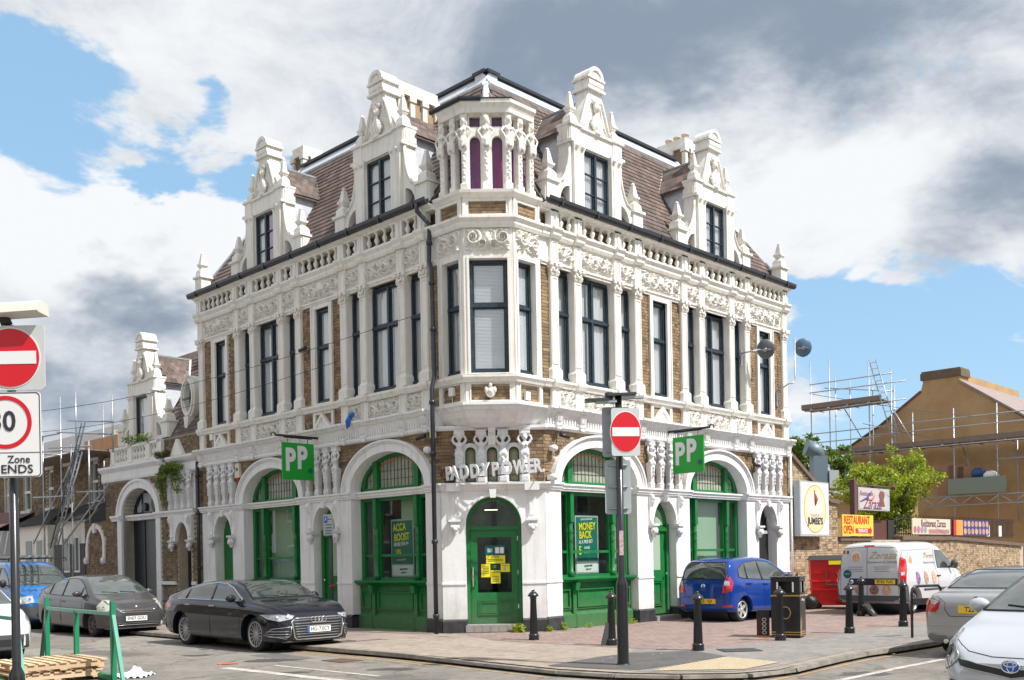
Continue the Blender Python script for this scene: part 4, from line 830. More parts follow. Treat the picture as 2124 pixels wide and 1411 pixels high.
# oriel bay
b=MB(); b.sweep(PATH,[(-.56,4.44),(-.34,4.45),(-.14,4.52),(-.02,4.62),(.06,4.75),(.10,4.77),(.12,4.82),(.17,4.86),(.17,4.91),(-.56,4.93)]); cor('oriel_base',b,WHITE)
b=MB(); b.sweep([(2.25,-.03),(2.22,0),(0,0),(-.03,-.03)],[(-.1,4.40),(.1,4.40),(.13,4.44),(.13,4.5),(-.1,4.5)]); b.box(.95,1.27,.05,.14,4.58,4.6); cor('oriel_band',b,WHITE)
FACES=[(FL,-.82,0),(FB,0,BW),(FR,-.82,0)]
FACES=[(FL,-.82,0),(FB,0,BW),(FR,-.82,0)]
for fi,(F,a0,a1) in enumerate(FACES):
    m=.12
    h=[(a0+m,4.97),(a0+m,5.32),(a1-m,5.32),(a1-m,4.97)]
    b=MB(); b.poly([(a0,4.92),(a1,4.92),(a1,5.36),(a0,5.36)],-.1,.03,[h]); q=.025; b.poly([(h[0][0]-q,h[0][1]-q),(h[3][0]+q,h[0][1]-q),(h[3][0]+q,h[1][1]+q),(h[0][0]-q,h[1][1]+q)],.03,.045,[h]); cor('apron_frame',b,CREAM,F)
    b=MB(); b.box(a0+m-.01,a1-m+.01,-.1,-.03,4.96,5.33); cor('mortar_wall',b,MORTAR,F); bricks(F,a0+m,a1-m,4.97,5.32,BR,d=-.02)
    w0,w1=(a0+.12,a1-.12) if fi==1 else (a0+.11,a1-.17)
    b=MB(); hh=[(w0,5.55),(w0,7.98),(w1,7.98),(w1,5.55)]; b.poly([(a0,5.53),(a1,5.53),(a1,8.12),(a0,8.12)],-.16,.02,[hh]); b.poly([(w0-.05,5.53),(w1+.05,5.53),(w1+.05,8.03),(w0-.05,8.03)],.02,.04,[hh]); cor('window_surround',b,CREAM,F)
    rec=Rec(); i=window(rec,w0+.005,w1-.005,5.56,7.97,1,D=-.14,tz=.6)
    if fi==0: curtain(rec,w0+.05,w1-.05,5.6,7.9,-.24,CURT,i)
    else:
        c=MB(); zz=5.63
        while zz<7.9: c.box(w0+.05,w1-.05,-.20,-.185,zz,zz+.019); zz+=.03
        c2=MB(); c2.box(w0+.04,w1-.04,-.225,-.22,5.6,7.93); rec.add('blind_back',c2,CURT,par=i)
        rec.add('blind',c,BLIND,par=i)
    c=MB(); c.box(a0,a1,-.4,-.36,5.5,8.1); rec.add('dark_room',c,DARK); rec.put(F,PUB)
    b=MB(); b.box(a0,a1,-.1,.02,8.12,8.63); cor('frieze_back',b,CREAM,F); cor('relief_panel',relief(a1-a0-.12,.46),None,F@T((a0+a1)/2,.025,8.38))
    h=[(a0+.13,8.92),(a0+.13,9.2),(a1-.13,9.2),(a1-.13,8.92)]; b=MB(); b.poly([(a0,8.86),(a1,8.86),(a1,9.28),(a0,9.28)],-.1,.03,[h]); b.box(a0,a0+.07,.03,.045,8.87,9.27); b.box(a1-.07,a1,.03,.045,8.87,9.27); cor('apron_frame',b,CREAM,F)
    b=MB(); b.box(a0+.1,a1-.1,-.1,-.04,8.9,9.22); cor('mortar_wall',b,MORTAR,F); bricks(F,a0+.13,a1-.13,8.92,9.2,BR,d=-.03)
for z,pr in ((0,[(-.1,5.35),(.08,5.35),(.1,5.4),(.14,5.45),(.14,5.5),(-.1,5.53)]),(1,[(-.1,8.62),(.08,8.62),(.11,8.68),(.11,8.73),(.17,8.8),(.17,8.85),(-.1,8.87)]),(2,[(-.3,9.27),(.05,9.27),(.07,9.31),(.12,9.35),(.13,9.41),(-.3,9.43)])):
    b=MB(); b.sweep(PATH,pr); cor('oriel_cornice',b,CREAM)
# turret
SC=FC@T(1.11,.1,0)@Matrix.Diagonal((.90,.90,1,1))@T(-1.11,-.1,0)@FC.inverted()
def tur(name,b,m,F=FC): return addw(name,b,m,PUB,SC@F)
for fi,(F,a0,a1) in enumerate(FACES):
    L_=a1-a0; mid=(a0+a1)/2; b=MB(); hs=[]
    for c0,c1 in ((a0,mid),(mid,a1)):
        cx=(c0+c1)/2; hw=min(.125,(c1-c0)/2-.09)
        hs.append([(cx-hw,9.5),(cx-hw,10.5)]+[(cx+hw*math.cos(PI-PI*i/8),10.5+hw*math.sin(PI*i/8)) for i in range(1,8)]+[(cx+hw,10.5),(cx+hw,9.5)]); hs.append([(cx-hw,10.82),(cx-hw,11.04),(cx+hw,11.04),(cx+hw,10.82)])
    b.poly([(a0,9.42),(a1,9.42),(a1,11.1),(a0,11.1)],-.16,-.06,hs); tur('turret_wall',b,CREAM,F)
    b=MB(); b.quad((a0,-.14,9.45),(a1,-.14,9.45),(a1,-.14,11.05),(a0,-.14,11.05)); tur('turret_glass',b,GLASSG,F)
    b=MB(); b.grid(lambda u,v:(a0+(a1-a0)*u,-.3+.02*math.sin(u*40+v*2),9.4+1.7*v),40,4); tur('turret_curtain',b,PURP,F)
    if fi==1: b=MB(); b.grid(lambda u,v:(.82+.08*u,-.26+.01*math.sin(u*20),9.45+(.9-.5*u)*v),8,3); tur('red_drape',b,REDC,F)
for F,x in ((FL,-.04),(FL,-.43),(FB,BW/2),(FR,-.43),(FR,-.04)): tur('caryatid',CARY_B,None,F@T(x,-.02,9.42))
for F,x,a in ((FL,-.80,-22.5),(FR,-.80,-22.5)): tur('caryatid',CARY_B,None,F@T(x,-.04,9.42)@Matrix.Rotation(R(22.5),4,'Z'))
b=MB(); b.sweep(PATH,[(-.3,11.08),(.06,11.08),(.07,11.16),(.09,11.2),(.14,11.26),(.15,11.33),(-.3,11.4)]); tur('turret_entablature',b,CREAM)
b=MB(); b.sweep([(1.0,.585),(.585,.585),(-.12,-.12)],[(.15,11.29),(.19,11.29),(.215,11.33),(.215,11.37),(.13,11.37)]); tur('turret_gutter',b,BLACK)
b=MB(); q=[(2.32,-.1),(1.72,.76),(.5,.76),(-.1,-.1)]; k=b.av([(x,y,11.36) for x,y in q]+[(1.5,-.5,11.72),(.72,-.5,11.72)]); b.face((k,k+1,k+4)); b.face((k+1,k+2,k+5,k+4)); b.face((k+2,k+3,k+5)); tur('turret_roof',b,LEAD)
b=MB(); b.box(.3,1.9,-.6,-.3,9.4,11.1); cor('turret_core',b,DARK)
pieces('brick',BR,BRICK,PUB); pieces('balustrade_brick',BBK,BRICKD,PUB,0)  # darker brick behind the balusters, shade of the gaps put into its colour
# soot-free wires, pipes ------------------------------------------------
def pipe(pts,r,label,cat='drainpipe',m=BLACK,joints=(),name='drainpipe',group=None):
    o=thing(name,label,cat,pts[0],group=group); b=MB(); p0=Vector(pts[0]); b.tube([Vector(p)-p0 for p in pts],r,10); add('pipe',b,m,o)
    for z in joints:
        q=min(pts,key=lambda p:abs(p[2]-z)); 
        for a,c in zip(pts,pts[1:]):
            if min(a[2],c[2])<=z<=max(a[2],c[2]) and a[2]!=c[2]: t=(z-a[2])/(c[2]-a[2]); q=[a[i]+(c[i]-a[i])*t for i in range(3)]
        b=MB(); b.lathe([(r+.004,-.05),(r+.022,-.04),(r+.022,.03),(r+.004,.04)],Vector((q[0],q[1],z))-p0,10); add('pipe_collar',b,m,o)
    return o
c0=FL@Vector((.09,.14,0)); e=FL@Vector((.28,.33,0)); c1=FL@Vector((.03,.22,0)); c2=FL@Vector((-.04,.26,0))
pipe([(e.x,e.y,9.35),(e.x,e.y,9.2),(c0.x-.0,c0.y,8.9),(c0.x-.02,c0.y,8.1),(c1.x+.05,c1.y,7.9),(c1.x+.07,c1.y,5.6),(c1.x+.02,c1.y-.12,5.3),(c2.x,c2.y-.06,4.9),(c2.x,c2.y-.06,0.0)],.05,'tall black cast iron drainpipe down the corner beside the bay window',joints=(8.5,7.6,6.6,5.0,3.9,2.0,.4))
p=FR@Vector((10.56,.1,0)); pipe([(p.x,p.y,4.5),(p.x,p.y,0)],.035,'thin white drainpipe at the far right end of the white building',m=WHITE)
p=FL@Vector((10.62,.12,0)); pipe([(p.x,p.y,4.6),(p.x,p.y,0)],.05,'black drainpipe where the side annex meets the corner building',joints=(4.2,3.1,1.5))
# ---------------------------------------------------------------- lettering and hanging signs
sg=thing('shop_sign','white raised letters on a rail above the corner door','sign',M=FC@T(1.11,0,3.3))
chs='PADDYPOWER.'; px=[165,245,385,530,680,815,975,1150,1305,1400,1478]
LET=mat('grey_white_letter',(.70,.71,.72),.5)
for c,x in zip(chs,px):
    t=(x-165)/(1475-165); s_=.17+2.02*t; d_=.30+.42*t-.05*(2*t-1)**2; z=3.31+.11*t+.135+(.0 if c!='.' else 0)
    M=tmat('C',s_,z,d_)@Matrix.Rotation(R(-34+30*t),4,'Y')@Matrix.Rotation(R(4),4,'Z'); text('letter',c,.40,LET,sg,M,.028,.014,{'W':.60,'O':.72}.get(c,.70))
b=MB(); b.tube([(.05,.14,3.34),(1.0,.36,3.38),(2.3,.58,3.44)],.014,6); b.tube([(.05,.14,3.54),(1.0,.36,3.58),(2.3,.58,3.64)],.014,6)
for x in (.25,1.1,2.1): b.tube([(x,0,3.4),(x,.12+.2*x,3.4)],.014,6)
addw('sign_rail',b,BLKPL,sg,FC)
b=MB(); b.box(.1,.5,.06,.12,3.34,3.56); addw('green_box',b,DTEAL,sg,FC)
def hang(f,s_,side,label):
    F=FRM[f]; o=thing('hanging_sign',label,'sign',M=F@T(s_,0,3.62))
    b=MB(); b.box(-.02,.02,.26,1.16,0,.9); add('board',b,PPG,o)
    b=MB(); b.tube([(0,0,1.06),(0,1.34,1.06)],.03,8); b.lathe([(.09,0),(.09,.05)],(0,0,1.06),14,axis='y'); b.tube([(0,1.3,1.06),(0,1.38,1.12),(0,1.44,1.10),(0,1.46,1.03)],.018,6); b.tube([(0,.3,1.02),(0,1.1,1.02)],.012,6)
    b.tube([(0,.42,.9),(0,.42,1.05)],.008,6); b.tube([(0,1.0,.9),(0,1.0,1.05)],.008,6); add('bracket',b,BLKPL,o)
    Nn=(-F.col[0].xyz).normalized(); X=F.col[1].xyz.normalized()
    if X.cross(Vector((0,0,1))).dot(Nn)<0: X=-X
    def tm(d,z): p=F@Vector((s_-.024,d,3.62+z)); return Matrix(((X.x,0,Nn.x,p.x),(X.y,0,Nn.y,p.y),(0,1,0,p.z),(0,0,0,1)))
    inv=1 if f=='R' else -1
    text('letter','P',.74,LET,o,tm(.71-inv*.235,.46),.008,.03,.74); text('letter','P',.74,LET,o,tm(.71+inv*.10,.52),.008,.03,.74)
    c=MB(); c.lathe([(.062,-.01),(.062,.01)],(0,0,0),18); addw('dot',c,DTEAL,o,tm(.71+inv*.34,.24)@Matrix.Rotation(0,4,'X'))
hang('L',4.48,0,'green square double P sign hanging from the left-hand shaded facade')
hang('R',4.48,0,'green square double P sign hanging from the sunlit right-hand facade')
# window posters
def wposter(f,lab,lines,small,kind):
    F=FRM[f]; o=thing('window_poster',lab,'poster',M=F@T(1.96,-.47,1.22)); m=mat('poster_teal',(.0,.16,.12),.5)
    b=MB(); b.box(-.42,.42,-.01,.01,0,1.36); add('frame',b,SGREY,o); b=MB(); b.box(-.38,.38,.0,.016,.30,1.32); add('sheet',b,m,o); b=MB(); b.box(-.38,.38,.0,.016,.03,.27); add('white_strip',b,SWHITE,o)
    for (s_,x,z,size,mm,sx_) in lines:
        text('printed_text',s_,size,mm,o,tmat(f,1.96+(x if f=='R' else -x),1.22+z,-.445)@Matrix.Rotation(R(3 if kind else 0),4,'Z'),.002,.005*size/.2,sx_*.9)
wposter('L','yellow lettered poster reading ACCA BOOST in the left shop window',[('ACCA',-.08,1.16,.24,YEL,.8),('BOOST',.0,.93,.24,YEL,.8),('MORE FOR 4+',-.02,.77,.12,SWHITE,.8),('10%',-.14,.58,.17,YEL,.85),('AT YOUR WINNINGS',-.02,.40,.05,SWHITE,.8),('BECAUSE YOU\'RE',.05,.18,.05,SBLACK,.8),('WORTH IT. 18+',.05,.10,.04,SBLACK,.8)],0,1)
wposter('R','yellow lettered poster reading MONEY BACK in the sunny shop window',[('NEW BET BUILDER AND',-.02,1.27,.055,SWHITE,.8),('MONEY',.0,1.10,.24,YEL,.8),('BACK',-.07,.9,.24,YEL,.8),('AS A FREE BET',-.06,.74,.11,SWHITE,.8),('5',-.26,.53,.28,YEL,.85),('GAMES',-.02,.6,.08,SWHITE,.9),('EVERY',-.02,.5,.08,SWHITE,.9),('BECAUSE YOU\'RE',.03,.18,.05,SBLACK,.8),('WORTH IT. 18+',.03,.10,.04,SBLACK,.8)],0,1)
# ---------------------------------------------------------------- ground
def ground_mat(name,c1,c2,scale,bump=.5,fine=90,c3=None,rough=.9,crack=0):
    m=mat(name,c1,rough,vamt=.8,vscale=scale,col2=c2); t=m.node_tree; N=t.nodes; L=t.links; p=N['Principled BSDF']
    ge=N.new('ShaderNodeNewGeometry'); n=N.new('ShaderNodeTexNoise'); n.inputs['Scale'].default_value=fine; n.inputs['Detail'].default_value=6; n.inputs['Roughness'].default_value=.8; L.new(ge.outputs['Position'],n.inputs['Vector'])
    mr=N.new('ShaderNodeMapRange'); L.new(n.outputs[0],mr.inputs[0]); mr.inputs[1].default_value=.3; mr.inputs[2].default_value=.7; mr.inputs[3].default_value=.62; mr.inputs[4].default_value=1.25
    x=N.new('ShaderNodeMixRGB'); x.blend_type='MULTIPLY'; x.inputs[0].default_value=1; cur=p.inputs['Base Color'].links[0].from_socket; L.new(cur,x.inputs[1]); L.new(mr.outputs[0],x.inputs[2]); out=x.outputs[0]
    n5=N.new('ShaderNodeTexNoise'); n5.inputs['Scale'].default_value=4.5; n5.inputs['Detail'].default_value=7; n5.inputs['Roughness'].default_value=.75; n5.inputs['Distortion'].default_value=.6; L.new(ge.outputs['Position'],n5.inputs['Vector'])
    m5=N.new('ShaderNodeMapRange'); L.new(n5.outputs[0],m5.inputs[0]); m5.inputs[1].default_value=.36; m5.inputs[2].default_value=.6; m5.inputs[3].default_value=.74; m5.inputs[4].default_value=1.08
    x5=N.new('ShaderNodeMixRGB'); x5.blend_type='MULTIPLY'; x5.inputs[0].default_value=1; L.new(out,x5.inputs[1]); L.new(m5.outputs[0],x5.inputs[2]); out=x5.outputs[0]
    if crack:
        v=N.new('ShaderNodeTexVoronoi'); v.feature='DISTANCE_TO_EDGE'; v.inputs['Scale'].default_value=.55
        nw=N.new('ShaderNodeTexNoise'); nw.inputs['Scale'].default_value=1.5; nw.inputs['Detail'].default_value=6; L.new(ge.outputs['Position'],nw.inputs['Vector']); ad=N.new('ShaderNodeMixRGB'); ad.blend_type='ADD'; ad.inputs[0].default_value=1.2; L.new(ge.outputs['Position'],ad.inputs[1]); L.new(nw.outputs['Color'],ad.inputs[2]); L.new(ad.outputs[0],v.inputs['Vector'])
        r2=N.new('ShaderNodeMapRange'); L.new(v.outputs[0],r2.inputs[0]); r2.inputs[1].default_value=0; r2.inputs[2].default_value=.016; r2.inputs[3].default_value=crack; r2.inputs[4].default_value=0
        y=N.new('ShaderNodeMixRGB'); L.new(r2.outputs[0],y.inputs[0]); L.new(out,y.inputs[1]); y.inputs[2].default_value=(.05,.045,.04,1); out=y.outputs[0]
        # darker old repair patches
        n3=N.new('ShaderNodeTexVoronoi'); n3.inputs['Scale'].default_value=.28; n3.distance='CHEBYCHEV'; L.new(ad.outputs[0],n3.inputs['Vector'])
        s3=N.new('ShaderNodeSeparateColor'); L.new(n3.outputs['Color'],s3.inputs[0]); r3=N.new('ShaderNodeMapRange'); L.new(s3.outputs[0],r3.inputs[0]); r3.inputs[1].default_value=.0; r3.inputs[2].default_value=1.; r3.inputs[3].default_value=.78; r3.inputs[4].default_value=1.1
        z=N.new('ShaderNodeMixRGB'); z.blend_type='MULTIPLY'; z.inputs[0].default_value=1; L.new(out,z.inputs[1]); L.new(r3.outputs[0],z.inputs[2]); out=z.outputs[0]
    L.new(out,p.inputs['Base Color'])
    b=N.new('ShaderNodeBump'); b.inputs['Strength'].default_value=bump; b.inputs['Distance'].default_value=.01; L.new(n.outputs[0],b.inputs['Height']); L.new(b.outputs[0],p.inputs['Normal'])
    return m
ROAD=ground_mat('worn_asphalt',(.27,.245,.215),(.19,.175,.155),.9,crack=.7)
PAVE=ground_mat('tan_pavement',(.36,.30,.245),(.27,.23,.19),.9,fine=60)
JOINT=mat('slab_joint_dirt',(.12,.10,.08),.95)
SLAB=mat('pinkish_concrete_slab',(.9,.9,.9),.85,vamt=.5,vscale=3,col2=(.7,.69,.68),bump=.3,bscale=60,isl=[(.36,.28,.235),(.30,.24,.20),(.40,.31,.26),(.27,.22,.19),(.34,.28,.24)])
PATCH=ground_mat('dark_asphalt_patch',(.10,.095,.092),(.14,.13,.125),1.5)
GREYP=ground_mat('grey_footway_asphalt',(.27,.25,.23),(.205,.19,.175),1.2,fine=80)
KERB=mat('granite_kerb',(.26,.235,.20),.8,vamt=.8,vscale=4,col2=(.10,.095,.085),bump=.4,bscale=40)
WORN=mat('worn_white_road_paint',(.50,.47,.43),.8,vamt=.9,vscale=7,col2=(.22,.2,.18)); WORNY=mat('worn_yellow_road_paint',(.42,.27,.09),.8,vamt=.95,vscale=6,col2=(.2,.17,.14))
def sheet(name,pts,z,m,kind='structure'):
    b=MB(); k=b.av([(x,y,z) for x,y in pts]); b.face(range(k,k+len(pts))); o=add(name,b,m); o['kind']=kind; return o
sheet('ground',[(-600,-300),(600,-300),(600,900),(-600,900)],-.16,ROAD)
sheet('road',[(-120,-20),(120,-20),(120,160),(-120,160)],-.1,ROAD)
def L2(k,q=0): return (-3.28-.712*k+ .7025*q,18.54+.7025*k+.712*q)
KP=[L2(26),(-3.28,18.54),(-2.37,17.72),(-1.33,16.65),(-.80,16.0),(.64,14.35),(1.5,13.75),(2.2,13.5),(3.0,13.45),(3.65,13.75),(4.38,14.65),(5.49,15.97),(5.94,16.3),(7.5,17.73)]; KP.append((7.5+.7025*60,17.73+.712*60))
pv=KP+[(60,100),(-60,100),(-60,60)]
pave=sheet('pavement',pv,0,PAVE)
b=MB(); b.sweep([Vector(p) for p in KP],[(-.02,-.16),(-.02,-.0015),(-.14,-.0015),(-.14,-.16)]); o=addw('pavement_edge',b,KERB,pave,Matrix())
# kerb stones, dropped at the crossing
def kerbs(P,par):
    seg=[(Vector(a),Vector(c)) for a,c in zip(P,P[1:])]; L_=sum((c-a).length for a,c in seg); s_=0; k=0
    def at(s_):
        for a,c in seg:
            l=(c-a).length
            if s_<=l: return a+(c-a)*(s_/l)
            s_-=l
        return seg[-1][1]
    while s_<L_-.9 and s_<62:
        a,c=at(s_),at(s_+.9); d=(c-a); mid=(a+c)/2; l=d.length; ang=math.atan2(d.y,d.x)
        # height drops near the crossing (x between -.8 and 4)
        def hz(p): 
            if -.85<p.x<3.6 and p.y<17: return .082
            if -1.3<p.x<=-.85 and p.y<18: return .09
            if 3.6<=p.x<4.3 and p.y<16: return .09
            return .105
        b=MB(); h0,h1=hz(a),hz(c); n=.135
        k0=b.av([(-l/2+.004,-n,-.06),(l/2-.004,-n,-.06),(l/2-.004,0,-.06),(-l/2+.004,0,-.06),(-l/2+.004,-n+.012,h0-.1),(l/2-.004,-n+.012,h1-.1),(l/2-.004,0,h1-.1+.002),(-l/2+.004,0,h0-.1+.002)])
        for q in ((0,3,2,1),(4,5,6,7),(0,1,5,4),(1,2,6,5),(2,3,7,6),(3,0,4,7)): b.face([k0+i for i in q])
        add('kerb_stone',b,KERB,par,T(mid.x,mid.y,-.0)@Matrix.Rotation(ang,4,'Z')); s_+=.9; k+=1
kerbs([L2(14),]+KP[1:14]+[(7.5+.7025*14,17.73+.712*14)],pave)
# red block paving in front of the sunlit side, grey asphalt outside the bollards
REDP=ground_mat('red_block_paving',(.335,.245,.215),(.25,.185,.165),1.1,fine=45)
t=REDP.node_tree; N=t.nodes; Lk=t.links; ge=N.new('ShaderNodeNewGeometry'); mp=N.new('ShaderNodeMapping'); mp.inputs['Rotation'].default_value=(0,0,R(-45)); Lk.new(ge.outputs['Position'],mp.inputs[0]); bt=N.new('ShaderNodeTexBrick'); bt.inputs['Scale'].default_value=1; bt.inputs['Brick Width'].default_value=.205; bt.inputs['Row Height'].default_value=.105; bt.inputs['Mortar Size'].default_value=.006; bt.inputs['Color1'].default_value=(1.1,1.05,1,1); bt.inputs['Color2'].default_value=(.82,.85,.9,1); bt.inputs['Mortar'].default_value=(.45,.45,.45,1); Lk.new(mp.outputs[0],bt.inputs[0])
pp=N['Principled BSDF']; cur=pp.inputs['Base Color'].links[0].from_socket; x=N.new('ShaderNodeMixRGB'); x.blend_type='MULTIPLY'; x.inputs[0].default_value=.8; Lk.new(cur,x.inputs[1]); Lk.new(bt.outputs[0],x.inputs[2]); Lk.new(x.outputs[0],pp.inputs['Base Color'])
sheet('block_paving',[(-1.25,21.6),(-.4,19.6),(.95,18.25),(2.0,17.35),(3.1,16.75),(4.91,18.35),(6.6,19.75),(8.4,21.35),(60,74),(60,80),(20,60),(8,29.2),(.72,21.8)],.004,REDP)
sheet('footway_asphalt',[(2.1,17.2),(1.2,14.9),(1.05,14.35),(1.9,13.68),(3.0,13.6),(3.55,13.9),(4.28,14.75),(5.39,16.07),(5.84,16.4),(7.4,17.83),(48,59),(60,74),(8.4,21.35),(6.6,19.75),(4.91,18.35),(3.1,16.75)],.004,GREYP)
sheet('asphalt_patch',[(.5,14.75),(1.1,14.3),(1.75,13.95),(2.6,14.75),(3.35,15.6),(3.0,16.6),(2.0,16.5),(1.35,15.9)],.008,PATCH)
TAC=mat('buff_tactile_paving',(.44,.36,.24),.85,vamt=.5,vscale=5,col2=(.33,.27,.19))
tp=sheet('tactile_paving',[(1.9,13.8),(3.2,13.8),(3.9,14.6),(3.3,15.5),(2.6,14.7)],.012,TAC)
b=MB(); 
for i in range(26):
    for j in range(20):
        p=Vector((1.95+i*.0667*1.05,13.84+j*.0667)); 
        x,y=p; 
        if y-13.8<(x-1.9)*1.27 and y<15.45 and x<3.2+(y-13.8)*.85 and (x-2.6)*1.15+14.7>y-.0 and not(y>15.0 and x>3.6): b.lathe([(.013,.012),(.009,.017)],(x,y,0),6,sm=False)
o=add('tactile_dome',b,TAC,tp); o['kind']='stuff'
SLABS=[]
for i in range(-2,20):
    for j in range(6):
        s_=i*.62+(.31 if j%2 else 0); q=.12+j*.56
        if s_+.3<-.6+0.25*j: continue
        p=FL@Vector((s_,q+.28,0)); SLABS.append(T(p.x,p.y,-.003+random.uniform(0,.004))@Matrix.Rotation(math.atan2(dL.y,dL.x),4,'Z')@Matrix.Rotation(random.uniform(-.003,.003),4,'X')@Matrix.Diagonal((.606,.546,.02,1)))
pieces('paving_slab',SLABS,SLAB,pave,200)
sheet('slab_bed',[tuple((FL@Vector((s_,d,0))).xy) for s_,d in ((-.3,.0),(12,.0),(12,3.4),(.0,3.4))],.003,JOINT)
# worn road markings
def line(name,pts,wd,m,z=-.096):
    b=MB()
    for a,c in zip(pts,pts[1:]):
        a,c=Vector(a),Vector(c); d=(c-a).normalized(); n=Vector((-d.y,d.x))*wd/2; b.quad((a.x+n.x,a.y+n.y,z),(c.x+n.x,c.y+n.y,z),(c.x-n.x,c.y-n.y,z),(a.x-n.x,a.y-n.y,z))
    o=add(name,b,m); o['kind']='structure'; return o
line('give_way_line',[(-4.75,16.3),(-2.5,14.25),(-1.2,13.1)],.2,WORN); line('give_way_line',[(-4.0,16.55),(-2.0,14.7)],.09,WORN)
line('yellow_line',[(-4.4,19.45),(-3.0,18.0),(-2.05,17.1),(-1.2,16.15),(-.6,15.35),(.5,14.1)],.07,WORNY); line('yellow_line',[(-4.5,19.3),(-3.12,17.87),(-2.17,16.97),(-1.35,16.0)],.07,WORNY)
line('yellow_line',[(2.4,13.2),(3.3,13.2),(4.0,13.9),(5.6,15.7),(7.8,17.7),(14,24)],.07,WORNY)
line('white_line',[(3.4,12.3),(5.6,14.5),(7.5,16.3)],.12,WORN)
line('edge_line',[(.5,13.3),(2.0,12.6)],.1,WORN)
# drain cover
b=MB(); b.box(-.3,.3,-.22,.22,0,.01); dc=add('manhole_cover',b,mat('rusty_iron',(.10,.06,.04),.7,vamt=.6,vscale=20,col2=(.18,.09,.05)),None,gm(-2.95,17.1,-.098,-44)); tag(dc,'rusty iron cover in the road beside the black car','manhole cover')
b=MB(); b.box(-.32,.32,-.25,.25,0,.01); dc=add('manhole_cover',b,mat('dark_iron',(.05,.05,.05),.5),None,gm(3.75,16.55,.006,5)); tag(dc,'dark iron cover in the footway beside the nearest bollard','manhole cover')
# ---------------------------------------------------------------- annex
ANX=thing('side_annex','lower sooty brick wing with one cream gable and black double door','building',M=FL@T(14,0,0)@Matrix.Diagonal((1,1,1,1)))
def ax(name,b,m,F=FL,par=None): return addw(name,b,m,par or ANX,F)
b=MB(); arch=[(13.45,0),(13.45,3.2)]+[(14.68+1.23*math.cos(PI-PI*i/20)*1,3.25+.84*math.sin(PI*i/20)) for i in range(21)][0:]+[(15.9,0)]
arch=[(13.45,0)]+[(14.68-1.23*math.cos(PI*i/20),3.25+.84*math.sin(PI*i/20)) for i in range(21)]+[(15.91,0)]
dr=[(11.32,0)]+[(11.72-.4*math.cos(PI*i/12),2.25+.62*math.sin(PI*i/12)) for i in range(13)]+[(12.12,0)]
b.poly([(10.52,0)]+dr+arch+[(17.2,0),(17.2,4.5),(10.52,4.5)],-.4,-.012); b.box(10.52,12.95,-.3,-.012,4.5,5.5); b.box(16.5,17.2,-.3,-.012,4.5,5.2); b.box(17.15,17.2,-6,-.3,0,5.2); b.box(17.2,18.95,-.3,-.012,0,3.15); ax('mortar_wall',b,MORTAR)
AB=[]
def exa(x,z,h):
    if 13.1<x<16.25 and z<3.3 and 13.2-h<x<16.2+h: return 13.2-h<x<16.15+h
    if z>=3.3 and ((x-14.68)/(1.56+h))**2+((z-3.25)/1.17)**2<1: return True
    if abs(x-11.72)<.4+h and z<2.25: return True
    if z>=2.2 and z<3.2 and 11.0<x<12.7: return True
    return False
bricks(FL,10.52,17.2,0,4.4,AB,excl=exa); bricks(FL,10.52,12.95,4.95,5.5,AB); bricks(FL,16.6,17.2,4.95,5.3,AB)
bricks(FL,17.2,18.95,0,3.15,AB,excl=lambda x,z,h: ((x-18.05)/.78)**2+((z-2.3)/.78)**2<1 and ((x-18.05)/.62)**2+((z-2.3)/.62)**2>1 and z>2.3)
pieces('brick',AB,BRICKD,ANX)
b=MB(); b.prof([(-.3,4.4),(.08,4.4),(.1,4.46),(.1,4.7),(.16,4.76),(.22,4.82),(.22,4.9),(-.3,4.93)],13.0,17.3); ax('annex_cornice',b,WHITE)
b=MB(); b.prof([(-.3,4.38),(.1,4.38),(.12,4.44),(.1,4.65),(.2,4.72),(.25,4.8),(.25,4.86),(-.3,4.9)],10.72,13.0); ax('annex_cornice',b,WHITE)
b=arch_ring(14.68,3.25,1.23,.84,.3,[(0,.24,-.36,.06),(.24,.33,-.36,.1)]); ax('archivolt',b,WHITE)
b=MB(); b.box(13.15,13.45,-.36,.06,0,3.1); b.box(15.91,16.22,-.36,.06,0,3.1); ax('door_jamb',b,WHITE)
ipa=[(-.3,3.08),(.08,3.08),(.1,3.14),(.15,3.2),(.15,3.26),(-.3,3.26)]
b=MB(); b.prof(ipa,10.9,13.45); b.prof(ipa,15.91,16.6); b.prof([(y-.22,z) for y,z in ipa],13.45,15.91); ax('impost_band',b,WHITE)
BDOOR=mat('black_gloss_door',(.008,.012,.018),.25)
for k in range(3): b=MB(); b.box(13.46+k*.817,13.46+k*.817+.805,-.42,-.36-.02*(k%2),.02,3.08); ax('door_panel',b,BDOOR)
b=MB(); b.poly(ellipse(14.68,3.27,1.22,.82,0,PI,20),-.4,-.36,[[(14.0,3.35),(14.0,3.9),(15.2,3.98),(15.2,3.35)],[(15.3,3.35),(15.3,3.85),(15.65,3.5),(15.65,3.35)]]); fw=ax('fanlight',b,BDOOR)
b=MB(); b.poly(ellipse(14.68,3.28,1.18,.79,0,PI,20),-.39,-.38); addw('pane',b,SGREY,fw,FL)
b=MB(); b.lathe([(.26,0),(.28,.02),(.28,.14),(.2,.17)],(14.05,-.36,3.58),16,axis='y'); b.lathe([(.14,0),(.14,.12)],(14.9,-.36,3.5),12,axis='y'); addw('wall_speaker',b,SBLACK,ANX,FL)
